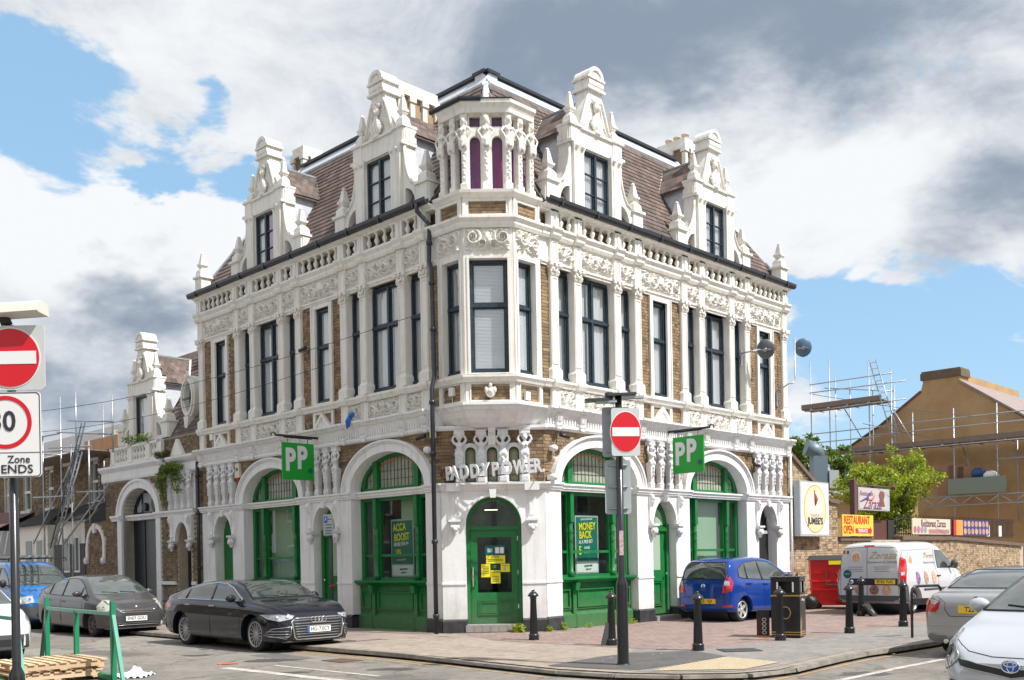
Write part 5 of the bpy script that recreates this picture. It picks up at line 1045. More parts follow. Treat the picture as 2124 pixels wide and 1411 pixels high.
# arch hood, door, statues by the corner
b=MB(); b.poly(dr[:0]+[(11.1,2.3),(11.1,3.08),(12.34+.1,3.08),(12.34+.1,2.3),(12.12,2.3)]+[(11.72+.4*math.cos(PI*i/12),2.3+.58*math.sin(PI*i/12)) for i in range(13)]+[(11.32,2.3)],-.35,.1); ax('door_hood',b,WHITE)
for x in (11.18,12.3): addw('carved_head_corbel',HEADM,None,ANX,FL@T(x,.06,2.05)); addw('scroll_bracket',SBM,None,ANX,FL@T(x,.08,2.38))
b=MB(); b.poly([(11.33,.1),(12.11,.1),(12.11,2.25)]+ellipse(11.72,2.25,.39,.6,0,PI,10)+[(11.33,2.25)],-.36,-.31); d_=ax('door',b,BDOOR)
b=MB(); b.ball((11.6,-.27,1.15),.04,8,5); b.ball((11.75,-.27,1.15),.04,8,5); b.box(11.62,11.72,-.31,-.28,1.9,2.1); addw('brass_knobs',b,mat('brass',(.7,.5,.2),.3,metal=1),d_,FL)
for k in range(4): addw('caryatid',CARY_A,None,ANX,FL@T(11.15+.4*k,.1,3.27))
b=MB(); b.box(10.95,12.6,-.02,.02,3.27,4.38); ax('niche_back',b,WHITE)
b=MB(); b.box(12.2,13.15,-.05,.07,1.0,1.1); b.box(10.9,11.2,-.05,.07,1.0,1.1); ax('dado_moulding',b,WHITE)
b=MB(); b.poly([(11.5,4.9),(12.3,4.9),(11.9,5.4)],0,.12); ax('small_pediment',b,CREAM)
b=MB(); O=ellipse(18.05,2.3,.76,.76,0,PI,16); I=ellipse(18.05,2.3,.62,.62,PI,0,16); b.poly(O+I,-.05,.05); b.box(17.27,17.43,-.05,.06,1.7,2.3); b.box(18.67,18.83,-.05,.06,1.7,2.3); b.fbox(17.98,18.12,0,.1,2.75,3.08,-.02,0); b.ball((17.35,.08,1.8),(.1,.08,.13)); b.ball((18.75,.08,1.8),(.1,.08,.13)); ax('blind_arch_moulding',b,WHITE)
b=MB(); k=b.av([(17.2,0,3.15),(18.95,.1,3.15),(18.95,-1.2,4.3),(17.2,-1.2,4.3),(17.2,-1.2,3.1),(18.95,-1.2,3.1)]); b.face((k,k+1,k+2,k+3)); b.face((k+2,k+3,k+4,k+5)); ax('lean_to_roof',b,mat('black_felt_roof',(.02,.021,.023),.85,bump=.4,bscale=9))
AR=Rec(); gable(AR,14.45); window(AR,13.98,14.92,9.52,10.98,1,D=-.09,tz=2.0); curtain(AR,14.05,14.6,9.55,10.9,-.17,CURT,-1)
ATL=[]; dormer_roof(AR,14.45,FL@T(0,0,-3.93),ATL)
b=MB(); b.box(13.95,14.95,-.8,-.75,9.5,11); AR.add('dark_room',b,DARK)
AR.put(FL@T(0,0,-3.93),ANX)
b=MB(); b.box(12.9,16.6,-.1,.1,4.93,5.0); b.box(12.9,16.6,-.1,.12,5.42,5.5)
for x in (12.95,13.75,15.0,16.3): b.box(x-.08,x+.2,-.12,.12,4.95,5.5)
ax('balustrade_rail',b,CREAM)
for x in list(np.arange(13.3,13.7,.2))+list(np.arange(14.07,14.95,.21))+list(np.arange(15.35,16.2,.21)): addw('baluster',BALM,None,ANX,FL@T(float(x),.02,5.0)@Matrix.Diagonal((1.2,1.2,1.15,1)))
b=MB(); k=b.av([(10.5,-.1,5.5),(16.6,-.1,5.5),(15.9,-2.0,8.75),(10.5,-2.0,8.75),(10.5,-5,8.75),(15.9,-5,8.75),(16.6,-6.5,5.5)]); b.face((k,k+1,k+2,k+3)); b.face((k+2,k+3,k+4,k+5)); b.face((k+1,k+2,k+5,k+6)); ax('roof_slope',b,TILE)
an=math.atan2(3.25,1.9); r=0
for r in range(22):
    t=(r+.5)/22.6; x=10.55+(r%2)*.105
    while x<14.2-.0*t:
        zz=5.5+3.25*t
        if not (zz<7.3 and x>13.4) and not (abs(x-11.9)<.32 and 6.0<zz<7.35) and not (zz>7.3 and x>14.2): ATL.append(FL@T(x+.1,-.1-1.9*t+.015,zz+.012)@Matrix.Rotation(-(an-.1)+random.uniform(-.02,.02),4,'X')@Matrix.Diagonal((.2,.215,.016,1)))
        x+=.21
pieces('roof_tile',ATL,TILE,ANX,200)
b=MB(); b.box(10.6,12.6,-2.1,-1.95,8.7,8.82); b.box(12.0,12.55,-1.9,-1.75,8.2,8.55); ax('lead_flashing',b,LEAD)
b=MB(); O=ellipse(11.9,6.7,.42,.66,0,2*PI,28)[:-1]; I=ellipse(11.9,6.7,.26,.46,0,2*PI,28)[:-1]; b.poly(O,-.75,-.3,[I]); b.poly(ellipse(11.9,6.7,.36,.58,0,2*PI,28)[:-1],-.3,-.24,[ellipse(11.9,6.7,.3,.5,0,2*PI,28)[:-1]]); b.fbox(11.82,11.98,-.5,-.22,5.75,6.1,-.08,0); b.ball((11.9,-.26,7.3),(.12,.08,.1)); ov=ax('oval_window',b,CREAM)
b=MB(); b.poly(I,-.5,-.48); addw('pane',b,mat('dark_glass',(.02,.03,.04),.08),ov,FL); b=MB(); b.box(11.7,12.1,-.25,-.21,6.6,6.66); addw('open_sash',b,NAVY,ov,FL@T(0,0,0))
# ---------------------------------------------------------------- plants
def leafclump(name,cs,n,size,m,par=None,M=None,seed=1,up=.3):
    g=np.random.default_rng(seed); cs=np.array(cs); k=g.integers(0,len(cs),n); c=cs[k,:3]; rr=cs[k,3:4]
    d=g.normal(size=(n,3)); d/=np.linalg.norm(d,axis=1,keepdims=True); p=c+d*rr*(g.random((n,1))**.45)*np.array([1,1,.9])
    a=g.normal(size=(n,3)); a[:,2]-=.3; a/=np.linalg.norm(a,axis=1,keepdims=True); b_=np.cross(a,g.normal(size=(n,3))); b_/=np.linalg.norm(b_,axis=1,keepdims=True)
    s_=size*g.uniform(.6,1.3,(n,1)); V=np.stack([p-a*s_*.1,p+a*s_*.5+b_*s_*.32,p+a*s_*1.1,p+a*s_*.5-b_*s_*.32],1).reshape(-1,3)
    me=bpy.data.meshes.new(name); me.from_pydata(V.tolist(),[],np.arange(4*n).reshape(-1,4).tolist()); me.materials.append(m); return add(name,me,None,par,M)
def leafmat(name,cols,rough=.5):
    m=mat(name,(1,1,1),rough,isl=cols); t=m.node_tree; N=t.nodes; L=t.links; p=N['Principled BSDF']; o=[n for n in N if n.type=='OUTPUT_MATERIAL'][0]
    tr=N.new('ShaderNodeBsdfTranslucent'); c=p.inputs['Base Color'].links[0].from_socket; L.new(c,tr.inputs[0]); x=N.new('ShaderNodeMixShader'); x.inputs[0].default_value=.4; L.new(p.outputs[0],x.inputs[1]); L.new(tr.outputs[0],x.inputs[2]); L.new(x.outputs[0],o.inputs[0]); return m
LEAFY=leafmat('yellow_green_leaf',[(.36,.42,.03),(.22,.31,.02),(.48,.50,.04),(.16,.24,.015),(.38,.44,.03)])
LEAFD=leafmat('mid_green_leaf',[(.15,.24,.03),(.09,.16,.02),(.22,.31,.05),(.16,.25,.04)])
BARK=mat('grey_brown_bark',(.11,.09,.07),.9,vamt=.5,vscale=20,bump=.5,bscale=30)
def tree(name,label,loc,h,cr,cz,n,size,m,seed,stems=5,group=None):
    o=thing(name,label,'tree',loc,group=group); rg=random.Random(seed); b=MB(); cs=[]
    b.tube([(0,0,0),(.04,.02,cz*.4),(0,.03,cz*.75)],[.13,.1,.08],8)
    for i in range(stems):
        a=2*PI*i/stems+rg.uniform(-.4,.4); rr=cr*rg.uniform(.35,1.0); zt=h-(rr/cr)*(h-cz)*.55-rg.uniform(0,.5); e=Vector((rr*math.cos(a),rr*math.sin(a),zt)); m0=Vector((rr*.35*math.cos(a),rr*.35*math.sin(a),cz+(zt-cz)*.35))
        b.tube([(0,.02,cz*.6),m0,e],[.06,.04,.012],6)
        for k in range(9):
            t=.25+.75*k/8; p=(Vector((0,0,cz*.6))*(1-t)**2+m0*2*t*(1-t)+e*t*t); q=rg.uniform(.16,.34)*(1.35-.6*t)*cr/1.6; cs.append((p.x+rg.uniform(-.3,.3),p.y+rg.uniform(-.3,.3),p.z+rg.uniform(-.1,.15),q))
        for k in range(2):
            t=rg.uniform(.4,.8); p=m0.lerp(e,t); e2=p+Vector((rg.uniform(-.5,.5),rg.uniform(-.5,.5),rg.uniform(.1,.5)))*cr/1.6; b.tube([p,e2],[.02,.008],5); cs.append((e2.x,e2.y,e2.z,.2*cr/1.6))
    add('trunk',b,BARK,o); leafclump('crown',cs,n,size,m,o,seed=seed); return o
tree('street_tree','bright yellow-green tree behind the wall and banners','tree' and (13.9,36.6,0),5.6,2.15,3.0,15000,.105,LEAFY,4,17)
for i,(x,y,h,r_,lab) in enumerate(((13.2,46,7.9,.75,'slim green tree nearest the white building on the right'),(14.2,47,8.0,.7,'slim upright green tree between the other two behind the scaffold'),(15.6,47,7.0,.9,'lower bushy green tree behind the scaffold poles'))): tree('slim_tree',lab,(x,y,0),h,r_,5.2,2600,.16,LEAFD,20+i,7,'slim trees behind the wall')
def weed(label,x,y,z,n,r_,sz,seed,m=LEAFD,cat='weed',cs=None,hh=.6):
    o=thing('weed',label,cat,(x,y,z)); leafclump('leaves',cs or [(0,0,r_*hh,r_)],n,sz,m,o,seed=seed); return o
p=FC@Vector((1.62,.2,0)); weed('small leafy weed at the right end of the door step',p.x,p.y,0,160,.13,.09,1,LEAFY)
p=FC@Vector((2.3,.15,0)); weed('tuft of weeds at the foot of the corner plinth',p.x,p.y,0,70,.08,.06,2,LEAFY)
p=FR@Vector((.42,.16,0)); weed('low green weed at the start of the sunny stall riser',p.x,p.y,0,80,.1,.06,3,LEAFY)
for i,s_ in enumerate((1.3,2.2,2.9)): p=FR@Vector((s_,.12,0)); weed(('straggly weed in the paving joint below the vent','dry weed at the middle of the sunny shop window','weed at the foot of the pier behind the sign pole')[i],p.x,p.y,0,40,.09,.05,4+i,LEAFY)
o=thing('buddleia','leafy green shrub sprouting from the annex cornice','shrub',M=FL@T(12.4,.1,4.5)); cs=[]; b=MB(); rg=random.Random(3)
for i in range(9):
    e=Vector((rg.uniform(-1.6,.3),rg.uniform(.1,.5),rg.uniform(-1.25,.2))); m_=Vector((e.x*.5,.3,e.z*.2+.15)); b.tube([(0,0,0),m_,e],[.018,.012,.005],5)
    for k in range(9): t=(k+2)/10; q=m_*2*t*(1-t)+e*t*t; cs.append((q.x+rg.uniform(-.08,.08),q.y,q.z,.1))
add('stems',b,BARK,o); leafclump('leaves',cs,1500,.085,LEAFD,o,seed=5)
o=thing('window_box_weeds','sprigs of green weed along the annex balcony window','weed',M=FL@T(14.5,.1,5.5)); leafclump('leaves',[(x/10,.05,.06+.15*abs(math.sin(x)),.12) for x in range(-8,9)],260,.07,LEAFD,o,seed=8)
o=thing('moss_clump','brown moss spilling over the annex cornice end','moss',M=FL@T(12.7,.15,4.9)); leafclump('moss',[(.1,.0,.05,.16),(-.2,.05,-.05,.15),(-.35,.05,.1,.13),(.3,0,.1,.13)],1400,.035,mat('brown_moss',(.10,.07,.02),.95,isl=[(.10,.06,.02),(.07,.08,.02),(.14,.08,.03)]),o,seed=9)
# ---------------------------------------------------------------- terrace on the left
TB=[]
TER=thing('terrace_house','row of soot-brown brick terrace houses with white sash windows','building',M=FL@T(24,-1,0))
tw=[(24.42,25.06),(22.53,23.25),(20.2,20.8),(26.9,27.7),(29.0,29.8)]
b=MB(); b.poly([(18.95,0),(34,0),(34,5.9),(18.95,5.9)],-1.35,-1.012,[[(a,3.98),(a,5.5),(c,5.5),(c,3.98)] for a,c in tw]); b.box(18.9,18.95,-6,-1.02,0,6.5); addw('mortar_wall',b,MORTAR,TER,FL)
bricks(FL@T(0,-1,0),18.95,31,3.2,5.75,TB,excl=lambda x,z,h: any(a-h<x<c+h and 3.9<z<5.75 for a,c in tw)); pieces('brick',TB,BRICKD,TER)
WPVC=mat('white_window_plastic',(.75,.75,.75),.4)
for a,c in tw:
    b=MB(); b.box(a,c,-1.2,-1.1,3.98,4.05); b.box(a,a+.08,-1.2,-1.08,3.98,5.5); b.box(c-.08,c,-1.2,-1.08,3.98,5.5); b.box(a,c,-1.2,-1.08,5.4,5.5); b.box(a,c,-1.2,-1.06,4.7,4.8); wi=addw('window',b,WPVC,TER,FL)
    b=MB(); b.quad((a,-1.16,4),(c,-1.16,4),(c,-1.16,5.45),(a,-1.16,5.45)); addw('pane',b,mat('greenish_glass',(.09,.12,.10),.05),wi,FL)
    b=MB(); b.box(a-.12,c+.12,-1.05,-.92,3.86,3.98); b.box(a-.12,c+.12,-1.05,-.97,5.5,5.76); addw('stone_lintels',b,CREAM,wi,FL)
b=MB(); k=b.av([(18.9,-.7,5.9),(34,-.7,5.9),(34,-4,7.6),(18.9,-4,7.6)]); b.face((k,k+1,k+2,k+3)); k=b.av([(34,-7,5.9),(18.9,-7,5.9)]); addw('roof_slope',b,mat('grey_slate_roof',(.17,.16,.155),.7,vamt=.6,vscale=3),TER,FL)
b=MB(); b.tube([(18.9,-.62,5.86),(34,-.62,5.86)],.07,8); addw('gutter',b,SGREY,TER,FL)
OCH=mat('new_osb_board',(.50,.36,.19),.8,vamt=.4,vscale=5)
b=MB(); b.poly([(18.2,5.7),(21.8,5.7),(18.2,7.9)],-3.2,-3.0); k=b.av([(18.2,-3,7.95),(22,-3,5.7),(22,-6,5.7),(18.2,-6,7.95)]); b.face((k,k+1,k+2,k+3)); addw('loft_frame',b,OCH,TER,FL)
for i in range(9): b=MB(); b.box(18.3+i*.55,18.4+i*.55,-2.9,-1.2,6.0,6.1); addw('rafter',b,OCH,TER,FL@T(0,0,0))
b=MB(); b.box(17.4,20.2,.2,.26,5.7,6.15); addw('orange_board',b,mat('plywood',(.55,.30,.17),.8,vamt=.4),TER,FL@T(0,-.8,0))
b=MB(); k=b.av([(19,-.9,4.0),(21.4,-.9,3.9),(21.6,.2,3.2),(18.96,.2,3.3),(21.4,-.9,3.9),(22.5,-.9,3.9),(24.6,-.9,3.9),(25.9,.2,3.2),(22.2,.2,3.2)]); b.face((k,k+1,k+2,k+3)); b.face((k+5,k+6,k+7,k+8)); addw('bay_roof',b,MAT['black_felt_roof'],TER,FL)
b=MB(); b.box(19,21.4,-1.0,0,0,3.25); b.box(22.4,25.7,-1,0,0,3.2); addw('bay_front',b,CREAM,TER,FL)
for a,c in ((19.4,20.0),(20.3,20.9),(22.8,23.5),(23.8,24.6)):
    b=MB(); b.box(a,c,0,.04,1.4,2.7); wi=addw('window',b,WPVC,TER,FL); b=MB(); b.box(a+.07,c-.07,.04,.05,1.47,2.63); addw('pane',b,MAT['greenish_glass'],wi,FL)
b=MB(); b.poly([(26.4,2.6),(31,2.6),(31,4.0),(26.4,3.85)],-.2,-.1); k=b.av([(26.4,-1,3.9),(31,-1,3.9),(31,.6,3.1),(26.4,.6,3.1)]); b.face((k,k+1,k+2,k+3)); addw('porch_roof',b,mat('brown_plastic_roof',(.14,.07,.06),.6),TER,FL)
b=MB(); b.box(26.5,31,-.9,.5,0,3.1); addw('porch_front',b,mat('pale_grey_cladding',(.5,.52,.55),.6),TER,FL)
o=thing('side_gate','tall black boarded gate between annex and terrace','gate',M=FL@T(20.2,0,0))
for k in range(17): b=MB(); b.box(18.98+k*.165,18.98+k*.165+.155,-.03,.02,.05,2.42); addw('gate_board',b,BLKPL,o,FL)
# ---------------------------------------------------------------- scaffolds
def scaffold(name,label,F,origin,tubes,planks,mp=STEEL):
    o=thing(name,label,'scaffold',M=F@T(*origin)); 
    for a,c in tubes: b=MB(); b.tube([a,c],.03 if len(a)==3 else .03,7); addw('scaffold_tube',b,mp,o,F)
    for q in planks: b=MB(); b.box(*q); addw('scaffold_plank',b,PLANK,o,F)
    return o
PLANK=mat('grey_scaffold_board',(.22,.17,.14),.85,vamt=.5,vscale=6)
tb=[((21.9,.3,0),(21.9,.3,7.1)),((20.2,.3,0),(20.2,.3,7.7)),((19.4,-.9,0),(19.4,-.9,7.5)),((18.83,.3,5.3),(18.83,.3,7.7)),((19.3,.3,0),(19.3,.3,5.9)),((17.8,.3,3.1),(17.8,.3,5.9)),((15.65,.4,5.3),(15.65,.4,7.15)),
((19.4,.34,6.75),(15.6,.4,6.3)),((20.4,.34,6.45),(15.7,.4,5.9)),((21.2,.34,5.95),(17.5,.34,5.68)),((22.3,.34,5.9),(20.0,.34,5.75)),((22.8,.34,4.23),(19.3,.34,4.1)),((18.8,.34,4.2),(16.3,.4,4.08)),((22.7,.4,2.5),(19.3,.2,5.4)),((21.3,.4,2.4),(18.0,.2,4.2)),((19.9,.4,2.4),(16.3,.3,4.3)),((17.6,.4,3.2),(16.8,.2,4.0)),((24.5,.3,0),(24.5,.3,7.0)),((24.6,.3,5.8),(22.0,.3,5.85)),((21.9,.3,5.8),(21.9,-1.2,5.8)),((20.2,.3,5.75),(20.2,-1.2,5.75)),((18.8,.3,5.7),(18.8,-1.2,5.7)),((24.0,.3,6.5),(20.2,.3,6.4))]
scaffold('scaffold','silver tube scaffold in front of the left terrace houses',FL,(20,.3,0),tb,[(18,25,-.9+.24*i,-.68+.24*i,5.6,5.64) for i in range(5)])
def ladder(label,F,a,c,wd=.4,m=STEEL,n=14):
    o=thing('ladder',label,'ladder',M=F@T(*a)); a,c=Vector(a),Vector(c); u=Vector((wd/2,0,0))
    for s in (-1,1): b=MB(); b.tube([a+u*s,c+u*s],.028,6); addw('stile',b,m,o,F)
    for i in range(n): p=a.lerp(c,(i+.5)/n); b=MB(); b.tube([p-u,p+u],.016,6); addw('rung',b,m,o,F)
ladder('dark blue-grey ladder leaning on the left scaffold',FL,(20.4,.6,2.3),(17.7,.5,6.5),.3,mat('blue_grey_metal',(.12,.16,.20),.4,metal=.4)); ladder('silver ladder leaning beside the dark one on the left scaffold',FL,(19.8,.7,2.3),(18.0,.5,5.5),.3,STEEL)
SFm=frame(Vector((16.2,56.)),Vector((.712,-.7025)),Vector((-.7025,-.712)))
tb=[]
for x,z in ((.84,12.3),(1.94,12.4),(4.19,11.8),(5.39,11.2)): tb.append(((x,0,0),(x,0,z)))
for x,z in ((6.5,8.75),(8.56,8.74),(10.62,8.76),(13,8.8),(15.5,8.8)): tb.append(((x,0,0),(x,0,z)))
for x,z in ((1.65,11.4),(2.5,11.1),(3.8,11.0),(5.0,10.5),(11.12,7.4)): tb.append(((x,-1.3,3),(x,-1.3,z)))
tb+=[((.8,.05,10.95),(5.5,.05,10.95)),((.8,.05,10.5),(6.2,.05,10.45)),((1.0,-1.3,10.9),(5,-1.3,10.2)),((4.6,.05,8.22),(16,.05,8.24)),((4.3,.05,7.8),(16,.05,7.76)),((.3,.05,8.2),(4.8,.05,8.2)),((.3,.05,7.7),(4.8,.05,7.7)),((.3,.05,6.9),(16,.05,6.9)),((.5,.05,9.5),(6.2,.05,9.5)),((2.6,-.2,9.6),(3.9,-.2,7.3)),((5.1,-.2,9.6),(6.6,-.2,6.9)),((8.6,-1,6.9),(9.2,-1,5)),((10.6,.05,6.0),(16,.05,6.0))]
for x in (1.2,2.2,3.3,4.3,5.2,6.6,8,9.5,11): tb.append(((x,.2,6.93),(x,-1.4,6.93)))
for x in (.9,1.9,3.0,4.2): tb.append(((x,.2,9.55),(x,-1.4,9.55)))
x=7.0
tb+=[((7.0,.1,4.3),(16,.1,4.3)),((7.0,.1,3.85),(16,.1,3.85))]
for i in range(14): tb.append(((7.0+i*.62,.1,3.85 if i%2 else 4.3),(7.0+(i+1)*.62,.1,4.3 if i%2 else 3.85)))
pk=[(.0,16,-.2-.25*i,.02-.25*i,6.97,7.02) for i in range(5)]+[(.3,5.0,-.2-.25*i,.02-.25*i,9.58,9.63) for i in range(5)]+[(0,8.9,.06,.1,7.0,7.24),(8.9,16,.06,.1,7.0,7.26),(.3,4.9,.06,.1,9.62,9.88)]
sc=scaffold('scaffold','silver tube scaffold with brown boards round the ochre building',SFm,(4,0,0),tb,pk)
ladder('silver ladder standing on the right-hand scaffold',SFm,(5.85,.3,7.1),(4.45,.1,11.8),.36,STEEL,14)
o=thing('stacked_boards','brown plywood sheets leaning on the right scaffold','boards',M=SFm@T(8.5,.0,4.35))
for i in range(3): b=MB(); b.box(7.6+i*.5,8.4+i*.5,-.3,-.26,4.4,6.0-.1*i); addw('plywood_sheet',b,mat('plywood_brown',(.30,.17,.10),.8,vamt=.4),o,SFm)
o=thing('green_board','long grey-green board on the right scaffold truss','board',M=SFm@T(9.6,.2,4.4)); b=MB(); b.box(8.3,11.05,.15,.2,4.4,5.18); addw('sheet',b,mat('grey_green_panel',(.19,.24,.20),.6),o,SFm)
o=thing('rubble_sack','crumpled blue and white sacks behind the green board','sack',M=SFm@T(9.8,-.3,5)); b=MB(); b.ball((9.6,-.3,5.4),(.35,.3,.3)); addw('blue_sack',b,mat('blue_tarp',(.02,.07,.2),.5),o,SFm); b=MB(); b.ball((10.2,-.3,5.25),(.4,.3,.25)); addw('white_sack',b,SWHITE,o,SFm)
# ochre building
OB=thing('ochre_building','ochre rendered gable-end building behind the right scaffold','building',M=SFm@T(7,-1.5,0))
OR=mat('ochre_render',(.45,.295,.15),.9,vamt=.7,vscale=.8,col2=(.33,.20,.09),bump=.4,bscale=12,streak=.35)
D=-1.6
b=MB(); b.poly([(2.2,0),(2.2,7.4),(2.9,7.75),(4.0,8.4),(5.0,9.15),(5.9,9.7),(6.3,10.05),(6.42,10.5),(6.42,10.9),(8.3,10.75),(8.3,10.3),(11.6,7.9),(16,4.8),(16,0)],D-9,D); addw('gable_wall',b,OR,OB,SFm)
b=MB(); k=b.av([(8.3,D+.1,10.4),(16,D+.1,5.0),(16,D-9,5.0),(8.3,D-9,10.4)]); b.face((k,k+1,k+2,k+3)); k=b.av([(x,y,z-.12) for x,y,z in ((8.3,D+.1,10.4),(16,D+.1,5.0),(16,D-9,5.0),(8.3,D-9,10.4))]); b.face((k,k+3,k+2,k+1)); b.face((k-4,k-3,k+1,k)); addw('roof_slope',b,mat('grey_pink_slate',(.30,.24,.22),.8,vamt=.7,vscale=4,bump=.4,bscale=15),OB,SFm)
b=MB(); b.box(6.3,8.4,D-1.2,D+.06,10.6,10.95); b.box(6.35,8.35,D-1.2,D+.03,10.95,11.05); addw('chimney_top',b,BRICKD,OB,SFm)
b=MB(); b.tube([(2.2,D,7.45),(4,D,8.45),(6.3,D,10.05)],.08,5); addw('verge_tiles',b,mat('red_verge',(.16,.07,.06),.8),OB,SFm)
for x,z in ((2.4,2.2),(4.0,2.0)): b=MB(); b.box(x,x+.9,D,D+.05,z,z+1.3); wi=addw('window',b,NAVY,OB,SFm); b=MB(); b.box(x+.08,x+.82,D+.05,D+.06,z+.08,z+1.2); addw('pane',b,MAT['dark_glass'],wi,SFm)
o2=thing('rear_roof','dark slate roof rising behind the ochre building','building',M=SFm@T(12,-8,0)); b=MB(); b.poly([(9.0,0),(9.0,10.3),(9.8,10.9),(10.4,10.8),(16,8.6),(16,0)],-13,-10.8); addw('gable_wall',b,mat('mossy_dark_render',(.10,.095,.08),.9,vamt=.6,vscale=2,col2=(.2,.18,.15)),o2,SFm); b=MB(); b.tube([(9.8,-10.8,10.95),(10.4,-10.8,10.85),(16,-10.8,8.65)],.12,5); addw('coping',b,SGREY,o2,SFm)
# small low house and blue duct behind the wall
o=thing('low_outbuilding','low ochre outbuilding with grey roof behind the brick wall','building',(17.2,47,0)); b=MB(); b.box(-2.2,1.6,-1,3,0,4.3); add('walls',b,OR,o); b=MB(); b.prof([(-1.4,4.3),(3.2,5.4),(3.2,5.3),(-1.4,4.2)],-2.4,1.8); add('roof_slope',b,mat('grey_slate_roof',(.17,.16,.155),.7),o)
b=MB(); b.box(-1.0,-.4,-1.06,-1.0,2.3,3.6); add('window',b,MAT['dark_glass'],o)
o=thing('extract_duct','blue-grey metal extract duct rising behind the wall','duct',(12.45,40.2,0)); b=MB(); b.box(-.28,.28,-.3,.3,3.0,5.5); b.tube([(0,0,5.4),(-.1,0,5.72),(-.5,0,5.86)],[.3,.32,.34],10); add('duct',b,mat('blue_grey_duct',(.15,.20,.24),.5,metal=.2),o); b=MB(); b.box(.32,.7,-.35,.2,4.2,4.9); add('vent_box',b,SGREY,o)
# ---------------------------------------------------------------- boundary wall on the right
WL=thing('boundary_wall','sunlit brown brick wall with sloping coping right of the pub','wall',M=FR@T(16,0,0)); WB=[]
b=MB(); b.poly([(10.52,0),(31,0),(31,1.75),(23.1,2.0),(13.6,2.0),(13.6,3.15),(13.1,3.15),(10.52,4.55)],-.35,-.012); addw('mortar_wall',b,MORTAR,WL,FR)
bricks(FR,10.56,13.6,0,4.6,WB,excl=lambda x,z,h: z>min(4.55-(x-10.52)*.543,99) if x<13.1 else z>3.15); bricks(FR,13.6,30.5,0,1.98,WB,excl=lambda x,z,h: x>23 and z>2.0-(x-23)*.035)
pieces('brick',WB,BRICKP,WL)
COP=mat('brown_coping_brick',(.16,.11,.085),.9,vamt=.5,vscale=8,bump=.3)
b=MB(); k=b.sweep if False else None
def cop(pts):
    b=MB()
    for a,c in zip(pts,pts[1:]):
        k=b.av([(a[0],.09,a[1]),(c[0],.09,c[1]),(c[0],.09,c[1]+.13),(a[0],.09,a[1]+.13),(a[0],-.42,a[1]),(c[0],-.42,c[1]),(c[0],-.42,c[1]+.13),(a[0],-.42,a[1]+.13)])
        for q in ((0,1,2,3),(4,7,6,5),(3,2,6,7),(0,4,5,1),(0,3,7,4),(1,5,6,2)): b.face([k+i for i in q])
    return b
addw('coping',cop([(10.5,4.56),(13.05,3.16),(13.65,3.13)]),COP,WL,FR); addw('coping',cop([(13.65,1.97),(16.0,1.97)]),COP,WL,FR); addw('coping',cop([(18.3,2.0),(23.1,2.0),(30.8,1.72)]),COP,WL,FR)
# railings
o=thing('railings','dark metal railings on top of the brick wall','railings',M=FR@T(20,0,2.1)); rb=MB(); rb.box(18.3,30.5,-.2,-.17,2.2,2.24); rb.box(18.3,30.5,-.2,-.17,2.75,2.79); addw('rail',rb,BLKPL,o,FR)
for k in range(80): b=MB(); b.box(18.35+k*.15,18.37+k*.15,-.19,-.175,2.1,2.9); addw('bar',b,BLKPL,o,FR)
b=MB(); b.box(15.9,17.75,-.3,-.24,1.6,2.68); o=addw('brown_screen',b,mat('brown_corrugated',(.09,.03,.025),.6),None,FR) if False else add('brown_screen',b,mat('brown_corrugated',(.09,.03,.025),.6),None,FR); tag(o,'dark brown corrugated screen between banner and railings','screen')
b=MB(); b.box(17.76,18.25,-.3,-.2,1.9,2.7); o=add('gate_post',b,BLKPL,None,FR); tag(o,'black post cabinet at the end of the brown screen','post')
# signs on the wall
def flatsign(name,label,x0,x1,z0,z1,d,m,fr=None,th=.04,F=FR,cat='sign'):
    o=thing(name,label,cat,M=F@T((x0+x1)/2,d,(z0+z1)/2)); b=MB(); w_,h_=x1-x0,z1-z0
    if fr: b.box(-w_/2-.05,w_/2+.05,-th-.1,-.002,-h_/2-.05,h_/2+.05); add('frame',b,fr,o); b=MB()
    b.box(-w_/2,w_/2,-th,.006,-h_/2,h_/2); add('face',b,m,o); return o
def st(o,F,s_,x,z,size,m,sx_=1,bold=0,shear=0,d=.012,rot=0):
    c=wm(o).translation; X=F.col[0].xyz.normalized(); Nn=F.col[1].xyz.normalized(); p=c+X*x+Vector((0,0,z))+Nn*d
    text('printed_text',s_,size,m,o,Matrix(((X.x,0,Nn.x,p.x),(X.y,0,Nn.y,p.y),(0,1,0,p.z),(0,0,0,1)))@Matrix.Rotation(R(rot),4,'Z'),.001,bold,sx_,shear=shear)
def disc(o,name,x,z,rx,rz,m,d,F=FR,hole=None):
    b=MB(); O=ellipse(x,z,rx,rz,0,2*PI,36)[:-1]; b.poly(O,.006,d,[ellipse(x,z,rx*hole,rz*hole,0,2*PI,36)[:-1]] if hole else []); add(name,b,m,o)
s=flatsign('restaurant_sign','white light-box sign with orange oval reading MAMA JUMBE\'S',10.72,12.4,2.15,3.68,.32,SWHITE,SGREY,.1)
disc(s,'oval',0,.0,.66,.70,mat('pale_cream_print',(.75,.62,.35),.5),.010); disc(s,'inner_oval',0,.06,.5,.5,mat('paler_cream_print',(.8,.76,.6),.5),.013); disc(s,'oval_ring',0,0,.68,.72,ORANGE,.012,hole=.965)
st(s,FR,'MAMA',-.02,-.20,.16,ORANGE,1.1,.0,d=.017); st(s,FR,"JUMBE'S",0,-.37,.28,SBLACK,.95,.008,d=.017)
b=MB(); b.tube([(-.05,.016,.5),(0,.018,.4),(.03,.018,.28),(0,.018,.1)],[.02,.05,.08,.02],6); b.ball((-.03,.018,.52),(.05,.01,.05)); add('figure_print',b,mat('red_print',(.5,.08,.05),.5),s)
